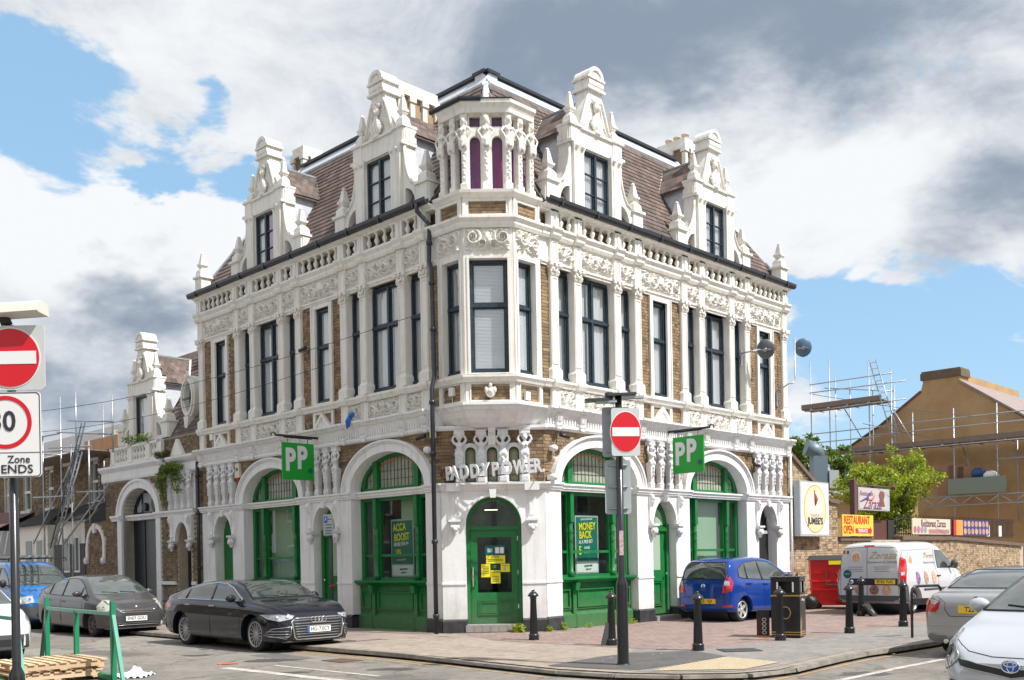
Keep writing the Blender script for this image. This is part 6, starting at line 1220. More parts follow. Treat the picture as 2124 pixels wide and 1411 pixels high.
s=flatsign('restaurant_banner','yellow banner reading RESTAURANT OPEN TERRACE with red arrow',13.66,15.85,2.12,2.80,.14,mat('yellow_vinyl',(.80,.55,.06),.5))
st(s,FR,'RESTAURANT',-.08,.16,.36,mat('red_vinyl',(.62,.02,.01),.5),.82,.008); st(s,FR,'OPEN',-.68,-.15,.36,MAT['red_vinyl'],.75,.008)
b=MB(); b.poly([(-.2,-.25),(.85,-.25),(.85,-.32),(1.0,-.16),(.85,-.02),(.85,-.09),(-.2,-.09)],.006,.011); add('arrow',b,MAT['red_vinyl'],s); st(s,FR,'TERRACE',.3,-.17,.15,SWHITE,1.1,.004,d=.016)
s=flatsign('restaurant_banner','cream banner reading Restaurant Zaraza on the railings',19.0,22.45,2.2,2.77,.12,mat('cream_vinyl',(.62,.55,.42),.5))
PURPT=mat('maroon_print',(.16,.05,.10),.5)
st(s,FR,'Restaurant Zaraza',.15,.1,.36,PURPT,.85,.004); b=MB(); b.box(-.3,1.6,.006,.011,-.25,-.1); add('printed_strip',b,mat('dusky_pink_print',(.4,.2,.2),.5),s)
for i,(x,c) in enumerate(((-1.5,(.4,.05,.1)),(-1.2,(.15,.1,.2)),(-.9,(.5,.1,.25)),(-.6,(.05,.3,.35)))): b=MB(); b.poly(ellipse(x,-.12,.13,.13,0,2*PI,14)[:-1],.006,.012); add('food_photo',b,mat('food_print_%d'%i,c,.5,vamt=.8,vscale=20,col2=(.6,.5,.4)),s)
s=flatsign('menu_banner','blue banner of food pictures with orange panel on the railings',22.75,26.5,2.17,2.77,.12,mat('blue_vinyl',(.03,.04,.25),.5,vamt=.3,vscale=9))
b=MB(); b.box(-1.85,-.95,.006,.012,-.29,.29); add('orange_panel',b,mat('orange_vinyl',(.75,.32,.05),.5),s); b=MB(); b.box(-1.87,-1.6,.012,.016,-.29,.29); add('red_panel',b,MAT['red_vinyl'],s)
for i in range(7):
    for j in range(2): b=MB(); b.poly(ellipse(-.7+i*.39,.15-.29*j,.15,.12,0,2*PI,12)[:-1],.006,.012); add('food_photo',b,mat('dish_print_%d'%((i+j)%3),((.45,.2,.1),(.5,.3,.15),(.35,.15,.08))[(i+j)%3],.5,vamt=.8,vscale=16,col2=(.65,.55,.4)),s)
for i,x in enumerate((26.9,28.3)): o=flatsign('paper_notice',('white paper notice on the railings right of the food banner','white paper notice on the railings nearest the right edge')[i],x,x+.3,2.15,2.6,-.1,SWHITE)
# hanging light-box sign on a post
o=thing('hanging_sign','pinkish light-box sign reading Restaurant Zaraza on a brown post','sign',M=FR@T(16,0,3)); PK=mat('pinkish_sign_face',(.55,.45,.44),.4)
b=MB(); b.box(14.75,14.93,-.12,.04,2.0,3.95); addw('post',b,mat('brown_post',(.12,.06,.055),.6),o,FR); b=MB(); b.box(15.0,17.35,-.13,.05,2.98,3.72); addw('light_box',b,SGREY,o,FR); b=MB(); b.box(15.05,17.1,.05,.06,3.02,3.68); addw('face',b,PK,o,FR); b=MB(); b.tube([(14.8,-.04,3.8),(17.9,-.04,3.82)],.025,6); b.ball((17.85,-.04,3.82),.1,8,5); addw('bracket',b,mat('rust_brown',(.12,.05,.04),.7),o,FR)
text('printed_text','Zaraza',.5,PURPT,o,tmat('R',16.0,3.18,.066),.001,.003,1,shear=.4); text('printed_text','Restaurant',.22,PURPT,o,tmat('R',15.55,3.52,.066),.001,.0,1,shear=.4)
b=MB(); b.tube([(15.1,.07,3.25),(15.6,.07,3.38),(15.95,.07,3.62)],[.01,.035,.01],5); addw('blue_swoosh',b,mat('blue_print',(.02,.04,.25),.5),o,FR); b=MB(); b.tube([(15.6,.07,3.33),(15.95,.07,3.32),(16.2,.07,3.5)],[.01,.03,.01],5); addw('red_swoosh',b,MAT['red_print'],o,FR)
b=MB(); b.poly([(16.45,3.12),(16.95,3.12),(16.85,3.35),(16.95,3.5),(16.85,3.62),(16.6,3.64),(16.48,3.5),(16.55,3.35)],.06,.066); addw('head_silhouette',b,mat('brown_print',(.18,.08,.07),.5),o,FR)
# ---------------------------------------------------------------- vehicles
CARG=mat('car_glass',(.030,.042,.04),.03,spec=.9,coat=1,vamt=.6,vscale=3,col2=(.09,.11,.095)); CARGT=mat('dark_car_glass',(.015,.02,.022),.03,spec=.8,coat=1)
LAMPC=mat('clear_lamp',(.50,.53,.56),.08,spec=.9,coat=1,vamt=.9,vscale=14,col2=(.12,.13,.15)); LAMPR=mat('red_lamp',(.50,.01,.015),.12,coat=1); LAMPA=mat('amber_lamp',(.75,.22,.02),.2)
SILVER=mat('alloy_silver',(.46,.46,.48),.3,metal=.85); PLW=mat('white_number_plate',(.80,.80,.77),.4); PLY=mat('yellow_number_plate',(.85,.55,.03),.4); CTXT=mat('plate_black',(.01,.01,.01),.4); GREYPL=mat('grey_bumper_plastic',(.07,.075,.08),.6)
def interp(tab,x):
    if x<=tab[0][0]: return tab[0][1]
    for (a,p),(c,q) in zip(tab,tab[1:]):
        if x<=c:
            t=(x-a)/(c-a); return p+(q-p)*t
    return tab[-1][1]
def smooth_tab(tab,xs):
    X=[t[0] for t in tab]; Y=[t[1] for t in tab]; n=len(X); m=[]
    d=[(Y[i+1]-Y[i])/(X[i+1]-X[i]) for i in range(n-1)]
    for i in range(n): m.append(d[0] if i==0 else d[-1] if i==n-1 else (0 if d[i-1]*d[i]<=0 else 2*d[i-1]*d[i]/(d[i-1]+d[i])))
    out=[]
    for x in xs:
        i=max(0,min(n-2,sum(1 for q in X[1:-1] if q<=x))); h=X[i+1]-X[i]; t=min(1,max(0,(x-X[i])/h)); out.append((2*t**3-3*t*t+1)*Y[i]+(t**3-2*t*t+t)*h*m[i]+(-2*t**3+3*t*t)*Y[i+1]+(t**3-t*t)*h*m[i+1])
    return out
class Car:
    def __init__(s,name,label,cat,loc,deg,sp,paint,z=-.1):
        s.o=thing(name,label,cat,(loc[0],loc[1],z),R(deg)); s.sp=sp; s.paint=paint
        xs0=sorted(set([t[0] for k in ('top','sh','plan','bot') for t in sp[k]])); x0,x1=xs0[0],xs0[-1]
        xs=list(np.linspace(x0+.16,x1-.16,34)); xs=[x0,x0+.03,x0+.08]+xs+[x1-.08,x1-.03,x1]
        TP,SH,PW_,BO=[smooth_tab(sp[k],xs) for k in ('top','sh','plan','bot')]; tum=sp.get('tum',.32); b=MB(); rings=[]
        for i,x in enumerate(xs):
            zt=TP[i]; zs=min(SH[i],zt-.035); zb=BO[i]; w_=PW_[i]; h=zt-zs; H=zs-zb; g=sp.get('waist',.02)
            pts=[(0,zb),(w_*.45,zb),(w_*.84,zb),(w_*.955,zb+.035),(w_*.985,zb+.12*H),(w_*(1-g*.6),zb+.3*H),(w_,zb+.58*H),(w_,zb+.72*H),(w_*.985,zb+.84*H),(w_*.965,zb+.93*H),(w_*.94,zs),
                 (w_*.915-tum*h*.10,zs+.10*h),(w_*.91-tum*h*.45,zs+.45*h),(w_*.905-tum*h*.75,zs+.75*h),(w_*.89-tum*h*.92,zs+.90*h),(w_*.80-tum*h*.95,zs+.972*h),(w_*.45-tum*h*.3,zs+h*.995),(0,zt)]
            full=[(y,z) for y,z in pts]+[(-y,z) for y,z in reversed(pts[1:-1])]; rings.append(b.av([(x,y,z) for y,z in full])); n=len(full)
        for a,c in zip(rings,rings[1:]):
            for i in range(n): j=(i+1)%n; b.face((a+i,a+j,c+j,c+i),True)
        for r,fl in ((rings[0],1),(rings[-1],0)):
            # end caps as ladders between the two sides
            m=n//2
            for i in range(m):
                a,c2=r+i,r+i+1; d,e=r+(n-i)%n,r+(n-i-1)%n
                q=[]; [q.append(v) for v in (a,c2,e,d) if v not in q]
                if len(q)>=3: b.face(q if fl else q[::-1],True)
        me=b.mesh('body',paint); ob=bpy.data.objects.new('tmp',me); COL.objects.link(ob); su=ob.modifiers.new('s','SUBSURF'); su.levels=1
        bpy.context.view_layer.update(); dg=bpy.context.evaluated_depsgraph_get(); m2=bpy.data.meshes.new_from_object(ob.evaluated_get(dg))
        bm=bmesh.new(); bm.from_mesh(m2); bmesh.ops.recalc_face_normals(bm,faces=bm.faces); bm.to_mesh(m2); s.bvh=BVHTree.FromBMesh(bm); bm.free()
        ob.modifiers.clear(); ob.data=m2; cut=[]
        wr=sp['wr']; wx=sp['wb']/2; s.wy=sp.get('wy',max(PW_)-.115)
        for x in (wx,-wx):
            for sd in (-1,1):
                c=MB(); c.lathe([(wr+.05,0),(wr+.05,.6)],(x,sd*(s.wy-.17) if sd>0 else sd*(s.wy-.17)-.6,wr+.01),32,axis='y',sm=False); co=bpy.data.objects.new('cut',c.mesh('cut')); COL.objects.link(co)
                bmm=bmesh.new(); bmm.from_mesh(co.data); bmesh.ops.recalc_face_normals(bmm,faces=bmm.faces); bmm.to_mesh(co.data); bmm.free()
                mo=ob.modifiers.new('b','BOOLEAN'); mo.operation='DIFFERENCE'; mo.solver='EXACT'; mo.object=co; cut.append(co)
        bpy.context.view_layer.update(); dg=bpy.context.evaluated_depsgraph_get(); m3=bpy.data.meshes.new_from_object(ob.evaluated_get(dg))
        bad=lambda q: len(q.vertices)<500 or max(abs(v.co.y) for v in q.vertices)>max(PW_)+.02
        for jit in (.0011,.0023,-.0017,.004):
            if not bad(m3): break
            for c in cut: c.location=(jit,0,jit*.7)
            for mo in ob.modifiers: mo.solver='EXACT'; mo.use_self=True
            bpy.context.view_layer.update(); m3=bpy.data.meshes.new_from_object(ob.evaluated_get(bpy.context.evaluated_depsgraph_get()))
        if bad(m3): print('BOOLEAN FAILED',name,label[:30]); m3=m2.copy()
        bpy.data.objects.remove(ob)
        for c in cut: bpy.data.objects.remove(c)
        m3.materials.clear(); m3.materials.append(paint); m3.name='body'
        try: m3.set_sharp_from_angle(angle=R(38))
        except Exception: pass
        s.body=add('body',m3,None,s.o)
        for x in (wx,-wx):
            b=MB(); b.lathe([(wr+.035,-s.wy+.21),(wr+.035,s.wy-.21)],(x,0,wr+.01),28,axis='y'); add('wheel_arch_liner',b,BLKPL,s.o)
            for sd in (-1,1): s.wheel(x,sd)
    def wheel(s,x,sd):
        sp=s.sp; r=sp['wr']; M=T(x,sd*s.wy,r)@(Matrix() if sd>0 else Matrix.Rotation(PI,4,'Z')); rr=r*sp.get('rim',.68)
        b=MB(); b.lathe([(rr,-.2),(r*.93,-.2),(r,-.17),(r,-.03),(r*.975,.0),(r*.90,.012),(rr+.01,.012),(rr,.0)],(0,0,0),36,axis='y',cap=1); wo_=add('wheel',b,RUBBER,s.o,M)
        b=MB(); b.lathe([(rr+.004,.016),(rr*.93,.0),(rr*.93,-.12),(rr*.3,-.125),(.02,-.12)],(0,0,0),32,axis='y',cap=2); ri=add('rim',b,sp.get('rimin',GREYPL),wo_)
        n=sp.get('spokes',5); wd=sp.get('spw',.035); b=MB(); b.lathe([(rr+.008,.006),(rr+.008,.022),(rr*.94,.018),(rr*.93,-.01)],(0,0,0),36,axis='y',cap=0); b.lathe([(rr*.24,-.03),(rr*.24,.0),(rr*.15,.01),(.01,.01)],(0,0,0),16,axis='y')
        for k in range(n):
            a=2*PI*k/n+.3; b.T=Matrix.Rotation(a,4,'Y'); b.fbox(-wd*.8,wd*.8,-.03,.0,rr*.18,rr*.95,.0,0); b.T=None
        add('spokes',b,sp.get('rimm',SILVER),ri)
    def hit(s,th,u,v,off=.004):
        c,s_=math.cos(R(th)),math.sin(R(th)); k=abs(c)
        corner=abs(th)%90>1
        if corner: px=(max(t[0] for t in s.sp['plan'])-.22) if c>0 else (min(t[0] for t in s.sp['plan'])+.14); u=u/c; 
        else: px=0
        o=Vector((px+c*6-s_*u,s_*6+c*u,v)); d=Vector((-c,-s_,0))
        if s.top: o=Vector((u,v,4)); d=Vector((0,0,-1))
        h=s.bvh.ray_cast(o,d)
        if h[0] is None:
            nn=s.bvh.find_nearest(o+d*(6-abs(0)) if not s.top else Vector((u,v,1))); return nn[0]+nn[1]*off,nn[1]
        n=h[1]; n=n if n.dot(d)<0 else -n
        return h[0]+n*off,n
    top=False
    def patch(s,name,m,th,pts,off=.004,par=None,both=False,rim=None,seg=.07,lab=None,topv=False):
        s.top=topv
        for mir in ((1,-1) if both else (1,)):
            P=[]; n=len(pts)
            for i in range(n):
                a,c=pts[i],pts[(i+1)%n]; L_=math.hypot(c[0]-a[0],c[1]-a[1]); k=max(1,int(L_/seg))
                for j in range(k): P.append((a[0]+(c[0]-a[0])*j/k,a[1]+(c[1]-a[1])*j/k))
            nb=len(P); u0,u1=min(p[0] for p in P),max(p[0] for p in P); v0,v1=min(p[1] for p in P),max(p[1] for p in P)
            def inside(x,y):
                r=False
                for i in range(nb):
                    x1,y1=P[i]; x2,y2=P[(i+1)%nb]
                    if (y1>y)!=(y2>y) and x<(x2-x1)*(y-y1)/(y2-y1)+x1: r=not r
                return r
            G=[(x,y) for x in np.arange(u0+seg/2,u1,seg) for y in np.arange(v0+seg/2,v1,seg) if inside(x,y) and min(math.hypot(x-p[0],y-p[1]) for p in P)>seg*.35]
            r=delaunay_2d_cdt([Vector(p) for p in P+[(float(x),float(y)) for x,y in G]],[],[list(range(nb))],1,1e-5)
            b=MB(); H=[s.hit(th*mir,v.x*mir if not topv else v.x,v.y if not topv else v.y*mir,off) for v in r[0]]
            k=b.av([h[0] for h in H]); 
            for f in r[2]: b.face([k+i for i in f],True)
            o=add(name,b,m,par or s.o)
            if lab: o['label']=lab
            if rim:
                bb=MB(); q=[s.hit(th*mir,p[0]*mir if not topv else p[0],p[1] if not topv else p[1]*mir,off) [0] for p in P]; q.append(q[0]); bb.tube(q,rim[1],6); add(rim[2] if len(rim)>2 else 'trim',bb,rim[0],o)
        s.top=False; return o
    def seam(s,name,th,pts,r=.005,m=None,both=False,par=None,topv=False,off=.001,seg=.08):
        s.top=topv
        for mir in ((1,-1) if both else (1,)):
            P=[]
            for a,c in zip(pts,pts[1:]):
                L_=math.hypot(c[0]-a[0],c[1]-a[1]); k=max(1,int(L_/seg)); P+=[(a[0]+(c[0]-a[0])*j/k,a[1]+(c[1]-a[1])*j/k) for j in range(k)]
            P.append(pts[-1]); q=[s.hit(th*mir,p[0]*mir if not topv else p[0],p[1] if not topv else p[1]*mir,off)[0] for p in P]; b=MB(); b.tube(q,r,5); o=add(name,b,m or SBLACK,par or s.body)
        s.top=False; return o
    def blob(s,name,m,th,u,v,r,off=.0,both=False,par=None):
        for mir in ((1,-1) if both else (1,)):
            p,n=s.hit(th*mir,u*mir,v,off); b=MB(); b.ball((0,0,0),r,14,8); o=add(name,b,m,par or s.o,T(*p)@Matrix.Rotation(R(th*mir),4,'Z'))
        return o
    def plate(s,th,u,v,txt,m,w_=.52,h_=.115,off=.012,tilt=0,eu=False):
        p,n=s.hit(th,u,v,off); M=T(*p)@Matrix.Rotation(R(th+90),4,'Z')@Matrix.Rotation(R(tilt),4,'X'); b=MB(); b.box(-w_/2,w_/2,-.006,.006,-h_/2,h_/2); o=add('number_plate',b,m,s.o,M)
        text('plate_text',txt,h_*.95,CTXT,o,Matrix.Rotation(R(90),4,'X')@T(.02 if eu else 0,0,.0065),.0008,.002,.86*w_/.52,local=True)
        if eu: b=MB(); b.box(-w_/2,-w_/2+.045,-.008,-.0062,-h_/2,h_/2); add('blue_band',b,mat('plate_blue',(.02,.12,.5),.4),o)
    def mirror(s,x,z,m,r=(.07,.11,.075)):
        for sd in (-1,1):
            p,n=s.hit(90*sd,-x if sd>0 else x,z-.03,0); b=MB(); b.ball((x-.02,p.y+sd*.14,z+.02),r,12,8); mo=add('door_mirror',b,m,s.o); b=MB(); b.tube([(x-.02,p.y-sd*.01,z-.05),(x-.02,p.y+sd*.1,z-.03)],.022,6); add('mirror_stalk',b,BLKPL,mo)
            b=MB(); b.ball((x-.065,p.y+sd*.14,z+.02),(.03,r[1]*.85,r[2]*.82),12,8); add('mirror_glass',b,CARG,mo)
    def side(s,win,pill=(),glass=None,trim=None):
        for sd in (-1,1):
            pts=[(-x*sd if sd>0 else x,z) for x,z in win]
            pts=[(-x,z) for x,z in win] if sd>0 else [(x,z) for x,z in win]
            o=s.patch('side_window',glass or CARG,90*sd,pts,.006,rim=(trim or BLKPL,.010 if trim else .007,'window_trim'))
            for a,c in pill: s.seam('door_pillar',90*sd,[(-a[0],a[1]),(-c[0],c[1])] if sd>0 else [a,c],.02,BLKPL,off=.004,par=o)
    def sseam(s,pts,r=.004,m=None,nm='door_gap'):
        for sd in (-1,1): s.seam(nm,90*sd,[(-x,z) if sd>0 else (x,z) for x,z in pts],r,m)
    def handle(s,x,z,m=None,l=.11):
        for sd in (-1,1):
            p,n=s.hit(90*sd,-x if sd>0 else x,z,.015); b=MB(); b.box(-l,l,-.012,.012,-.014,.014); add('door_handle',b,m or s.paint,s.o,T(*p))
    def wipers(s,x0,hw,z,th=0):
        for u in (-hw*.2,hw*.55): s.seam('wiper',th,[(u,z),(u-hw*.6,z+.03)],.008,BLKPL,off=.012,par=s.o)
def paintm(n,c,metal=.0,rough=.25,col2=None): return mat(n,c,rough,metal=metal,coat=.85,spec=.15,vamt=.12 if not col2 else .3,vscale=2,col2=col2)
def arc(cx,cz,r0,r1,a0,a1,n): return [(cx+r0*math.cos(R(a0+(a1-a0)*i/n)),cz+r1*math.sin(R(a0+(a1-a0)*i/n))) for i in range(n+1)]
def dirdeg(v): return math.degrees(math.atan2(v[1],v[0]))
HL=dirdeg((.712,-.7025)); HR=dirdeg((.7025,.712))
# --- black executive hatchback
sp=dict(wb=2.82,wr=.335,top=[(-2.42,.88),(-2.36,1.03),(-2.2,1.06),(-1.8,1.13),(-1.3,1.26),(-.7,1.355),(-.1,1.385),(.35,1.36),(.75,1.25),(1.1,1.06),(1.25,.99),(1.75,.93),(2.1,.84),(2.24,.74),(2.31,.60)],
 sh=[(-2.42,.80),(-2.2,.94),(-1.2,.955),(0,.925),(1,.90),(1.6,.86),(2.1,.76),(2.31,.52)],plan=[(-2.42,.66),(-2.33,.82),(-2.0,.90),(-1.4,.925),(0,.92),(1.4,.925),(1.85,.90),(2.1,.82),(2.24,.72),(2.31,.60)],bot=[(-2.42,.45),(-2.25,.28),(-1.9,.20),(1.9,.17),(2.2,.18),(2.31,.28)],spokes=15,spw=.016,rim=.73)
BP=paintm('black_car_paint',(.010,.012,.020),.0,.15)
c=Car('parked_car','glossy black hatchback with large chrome grille parked in front of the green shopfront','car',(-5.42+.02,19.75),HL,sp,BP); A=c
# position: near-side front wheel outer face at (-5.12,19.2)
f=Vector((.712,-.7025)); rt=Vector((-.7025,-.712)); ctr=Vector((-5.12,19.2))-f*1.27-rt*.90; A.o.location=(ctr.x,ctr.y,-.1); 
A.side([(-1.72,1.0),(-1.5,1.10),(-1.15,1.20),(-.7,1.28),(-.2,1.315),(.2,1.30),(.5,1.22),(.95,1.0),(.9,.965),(-.3,.975),(-1.6,.985)],[((-.22,.97),(-.18,1.31)),((-1.28,.985),(-1.2,1.18))],CARGT,CHROME)
A.patch('windscreen',CARG,0,[(-.70,1.03),(.70,1.03),(.62,1.22),(.54,1.335),(-.54,1.335),(-.62,1.22)],.006); A.patch('rear_window',CARGT,180,[(-.62,1.12),(.62,1.12),(.52,1.32),(-.52,1.32)],.006); A.wipers(1.1,.6,1.045)
A.patch('headlight',LAMPC,22,[(.36,.70),(.42,.64),(.62,.60),(.80,.645),(.90,.72),(.62,.72)],.006,both=True,rim=(CHROME,.006,'lamp_edge'))
for u in (.5,.66): A.blob('lamp_lens',CHROME,22,u,.665,(.02,.035,.035),.0,both=True)
gr=[(-.50,.645),(.50,.645),(.575,.58),(.53,.30),(.46,.255),(-.46,.255),(-.53,.30),(-.575,.58)]
g=A.patch('grille',BLKPL,0,gr,.010,rim=(CHROME,.016,'grille_frame'))
for i in range(7): z=.30+i*.05; hw=.50+.05*(z-.3)/.3-.01; A.seam('grille_slat',0,[(-hw,z),(hw,z)],.008,CHROME,off=.02,par=g)
for i in range(4):
    p,n=A.hit(0,-.12+.08*i,.60,.035); b=MB(); q=[(0,.052*math.cos(2*PI*k/18),.052*math.sin(2*PI*k/18)) for k in range(19)]; b.tube(q,.008,6); add('badge_ring',b,CHROME,A.o,T(*p))
A.plate(0,0,.43,'HG17 ECY',PLW,off=.04,eu=True)
for sd in (1,): A.patch('air_intake',BLKPL,14,[(.50,.50),(.80,.46),(.90,.34),(.60,.27),(.52,.34)],.008,both=True,rim=(CHROME,.006,'intake_trim'))
for z in (.31,.36,.41): A.seam('intake_slat',14,[(.54,z),(.86,z)],.006,CHROME,both=True,off=.014)
A.seam('lower_lip',0,[(-.72,.215),(.72,.215)],.02,GREYPL,off=.004); A.mirror(.78,1.0,BP); A.handle(-.1,.86,CHROME); A.handle(-1.1,.87,CHROME)
A.sseam([(.95,.93),(1.0,.60),(.93,.30),(-.15,.27),(-.22,.93)]); A.sseam([(-.22,.5),(-.15,.27),(-.95,.27),(-1.1,.5),(-1.35,.75),(-1.4,.93)]); A.sseam([(1.9,.80),(1.0,.84),(0,.86),(-1.3,.87),(-2.2,.88)],.006,BP,'shoulder_crease')
A.seam('bonnet_gap',0,[(-.62,.70),(-.45,.73),(0,.745),(.45,.73),(.62,.70)],.004); A.seam('bonnet_crease',0,[(.52,.72),(.6,.95)],.006,BP,both=True,off=.0); A.patch('rear_lamp',LAMPR,150,[(.35,.88),(.84,.90),(.85,.79),(.38,.78)],.006,both=True)
# --- dark grey older liftback
sp=dict(wb=2.70,wr=.305,top=[(-2.22,.95),(-2.15,1.10),(-1.9,1.18),(-1.3,1.33),(-.6,1.45),(0,1.49),(.45,1.45),(.9,1.27),(1.35,1.03),(1.5,.97),(1.85,.88),(2.05,.78),(2.2,.62)],
 sh=[(-2.22,.86),(-2,.98),(-1,.96),(0,.94),(1,.92),(1.5,.86),(1.9,.76),(2.2,.55)],plan=[(-2.22,.62),(-2.1,.78),(-1.7,.84),(-1,.862),(1,.862),(1.5,.85),(1.85,.78),(2.08,.66),(2.2,.50)],bot=[(-2.22,.45),(-2.0,.26),(-1.8,.2),(1.8,.18),(2.1,.2),(2.2,.28)],spokes=7,spw=.028,rim=.66,rimm=mat('dull_alloy',(.12,.11,.11),.5,metal=.5))
GP=paintm('dark_grey_metallic_paint',(.085,.08,.085),.35,.28,(.06,.058,.06))
ctr=Vector((-10.21,23.95))-f*1.35-rt*.84
B_=Car('parked_car','dusty dark grey liftback parked behind the black hatchback','car',(ctr.x,ctr.y),HL,sp,GP)
B_.side([(-1.75,1.12),(-1.3,1.24),(-.7,1.37),(0,1.41),(.4,1.38),(.8,1.22),(1.12,1.0),(.9,.97),(-.3,.98),(-1.5,1.02)],[((-.35,.98),(-.28,1.4)),((-1.2,1.02),(-1.1,1.28)),((.75,.98),(.8,1.2))],CARG)
B_.patch('windscreen',CARG,0,[(-.70,1.02),(.70,1.02),(.60,1.28),(.52,1.41),(-.52,1.41),(-.60,1.28)],.006); B_.wipers(1.1,.6,1.04)
B_.patch('headlight',mat('cloudy_lamp',(.50,.49,.42),.15,coat=1,vamt=.7,vscale=9,col2=(.22,.21,.18)),22,[(.44,.78),(.50,.66),(.64,.58),(.76,.62),(.78,.74),(.66,.88),(.52,.88)],.006,both=True)
B_.patch('grille',BLKPL,0,[(-.42,.64),(.42,.64),(.40,.585),(-.40,.585)],.006,rim=(CHROME,.008,'grille_bar')); B_.patch('lower_grille',BLKPL,0,[(-.60,.33),(.60,.33),(.56,.25),(-.56,.25)],.006,rim=(GREYPL,.008,'grille_bar')); B_.seam('grille_slat',0,[(-.55,.29),(.55,.29)],.006,SILVER,off=.01)
B_.blob('fog_lamp',LAMPC,8,.58,.30,(.02,.05,.05),.0,both=True); B_.plate(0,-.05,.44,'EN07 GOU',PLW,off=.02); B_.mirror(.86,1.02,GP); B_.handle(-.2,.84,GP); B_.handle(-1.15,.86,GP)
B_.sseam([(.98,.94),(1.0,.6),(.9,.3),(-.3,.28),(-.36,.96)]); B_.sseam([(-.36,.5),(-.3,.28),(-.95,.3),(-1.15,.6),(-1.3,.98)]); B_.seam('bonnet_gap',0,[(-.60,.80),(-.45,.72),(0,.68),(.45,.72),(.60,.80)],.005); B_.blob('badge',SILVER,0,0,.70,(.012,.05,.035),0)
B_.seam('bumper_lip',0,[(-.7,.215),(.7,.215)],.014,SILVER,off=.004)
# --- blue people-carrier van far left with ladders on the roof
sp=dict(wb=2.9,wr=.33,top=[(-2.3,1.2),(-2.27,1.75),(-2.15,1.86),(-1,1.9),(.3,1.88),(.75,1.78),(1.2,1.42),(1.5,1.14),(1.6,1.1),(1.95,1.03),(2.15,.95),(2.3,.75)],tum=.22,
 sh=[(-2.3,1.1),(0,1.08),(1.2,1.05),(1.7,.98),(2.1,.88),(2.3,.68)],plan=[(-2.3,.82),(-2.2,.90),(1.5,.90),(1.95,.86),(2.2,.76),(2.3,.64)],bot=[(-2.3,.4),(-2,.25),(1.9,.24),(2.2,.25),(2.3,.32)],spokes=6,spw=.03)
UP=paintm('bright_blue_van_paint',(.012,.13,.38),.1,.25)
ctr=Vector((-13.1,27.9))-f*1.45+rt*.0
V1=Car('parked_van','bright blue van with ladders tied on its roof at the far left','van',(ctr.x-.1,ctr.y+.1),HL,sp,UP)
V1.patch('windscreen',CARG,0,[(-.76,1.20),(.76,1.20),(.70,1.76),(-.70,1.76)],.006); V1.side([(-.6,1.14),(-.6,1.68),(.4,1.70),(.8,1.5),(1.2,1.15)],[((.2,1.14),(.2,1.7))],CARG)
V1.side([(-2.0,1.15),(-2.0,1.66),(-.75,1.68),(-.75,1.15)],[],CARGT)
V1.patch('headlight',LAMPC,18,[(.46,.94),(.46,.74),(.82,.70),(.88,.88)],.006,both=True,rim=(CHROME,.005,'lamp_edge')); V1.patch('bumper',GREYPL,0,[(-.80,.66),(.80,.66),(.80,.32),(-.80,.32)],.012); V1.patch('grille',BLKPL,0,[(-.34,.92),(.34,.92),(.34,.76),(-.34,.76)],.008)
for z in (.79,.83,.87): V1.seam('grille_slat',0,[(-.33,z),(.33,z)],.008,SILVER,off=.014)
V1.patch('lower_grille',BLKPL,0,[(-.5,.46),(.5,.46),(.5,.36),(-.5,.36)],.018); V1.mirror(1.05,1.25,BLKPL,(.07,.1,.11)); V1.wipers(1.4,.7,1.22)
o=thing('roof_ladder','pale aluminium ladder bundle tied on the blue van roof','ladder',M=wm(V1.o)@T(0,0,1.98))
for yy in (-.3,-.1,.1):
    for s_ in (-1,1): b=MB(); b.box(-1.9,1.5,yy+.08*s_-.015,yy+.08*s_+.015,.0,.07); add('stile',b,STEEL,o)
    for k in range(11): b=MB(); b.tube([(-1.8+.31*k,yy-.09,.035),(-1.8+.31*k,yy+.09,.035)],.014,6); add('rung',b,STEEL,o)
b=MB(); 
for x in (-1.5,0,1.1): b.tube([(x,-.78,-.1),(x,-.78,-.01),(x,.78,-.01),(x,.78,-.1)],.02,6)
add('roof_rack',b,BLKPL,V1.o,T(0,0,1.98))
# --- white car cut by the left edge
sp3=dict(sp); sp=dict(wb=2.6,wr=.31,top=[(-2,1.1),(-1.9,1.35),(-1,1.48),(0,1.5),(.5,1.44),(1.1,1.1),(1.3,.98),(1.8,.88),(2.0,.76),(2.1,.6)],sh=[(-2,.95),(0,.95),(1.2,.9),(1.8,.76),(2.1,.54)],plan=[(-2,.74),(-1.8,.84),(1.3,.85),(1.75,.78),(2.0,.66),(2.1,.54)],bot=[(-2,.4),(-1.8,.2),(1.8,.2),(2.1,.26)],spokes=9,spw=.02)
WP=paintm('white_car_paint',(.70,.70,.69),0,.2)
C3=Car('parked_car','white hatchback cut off by the left edge of the photo','car',(-10.75,19.05),HL+2,sp,WP); C3.side([(-1.5,1.0),(-1.3,1.3),(-.5,1.4),(.3,1.38),(.95,1.05)],[((-.2,1),(-.2,1.4))]); C3.patch('windscreen',CARG,0,[(-.68,1.03),(.68,1.03),(.56,1.4),(-.56,1.4)],.006)
C3.patch('headlight',LAMPC,28,[(.5,.80),(.54,.66),(.74,.6),(.84,.68),(.7,.84)],.006,both=True); C3.patch('bumper',GREYPL,0,[(-.62,.5),(.62,.5),(.66,.26),(-.66,.26)],.008); C3.patch('grille',BLKPL,0,[(-.5,.42),(.5,.42),(.5,.3),(-.5,.3)],.014); C3.mirror(.8,1.02,WP)
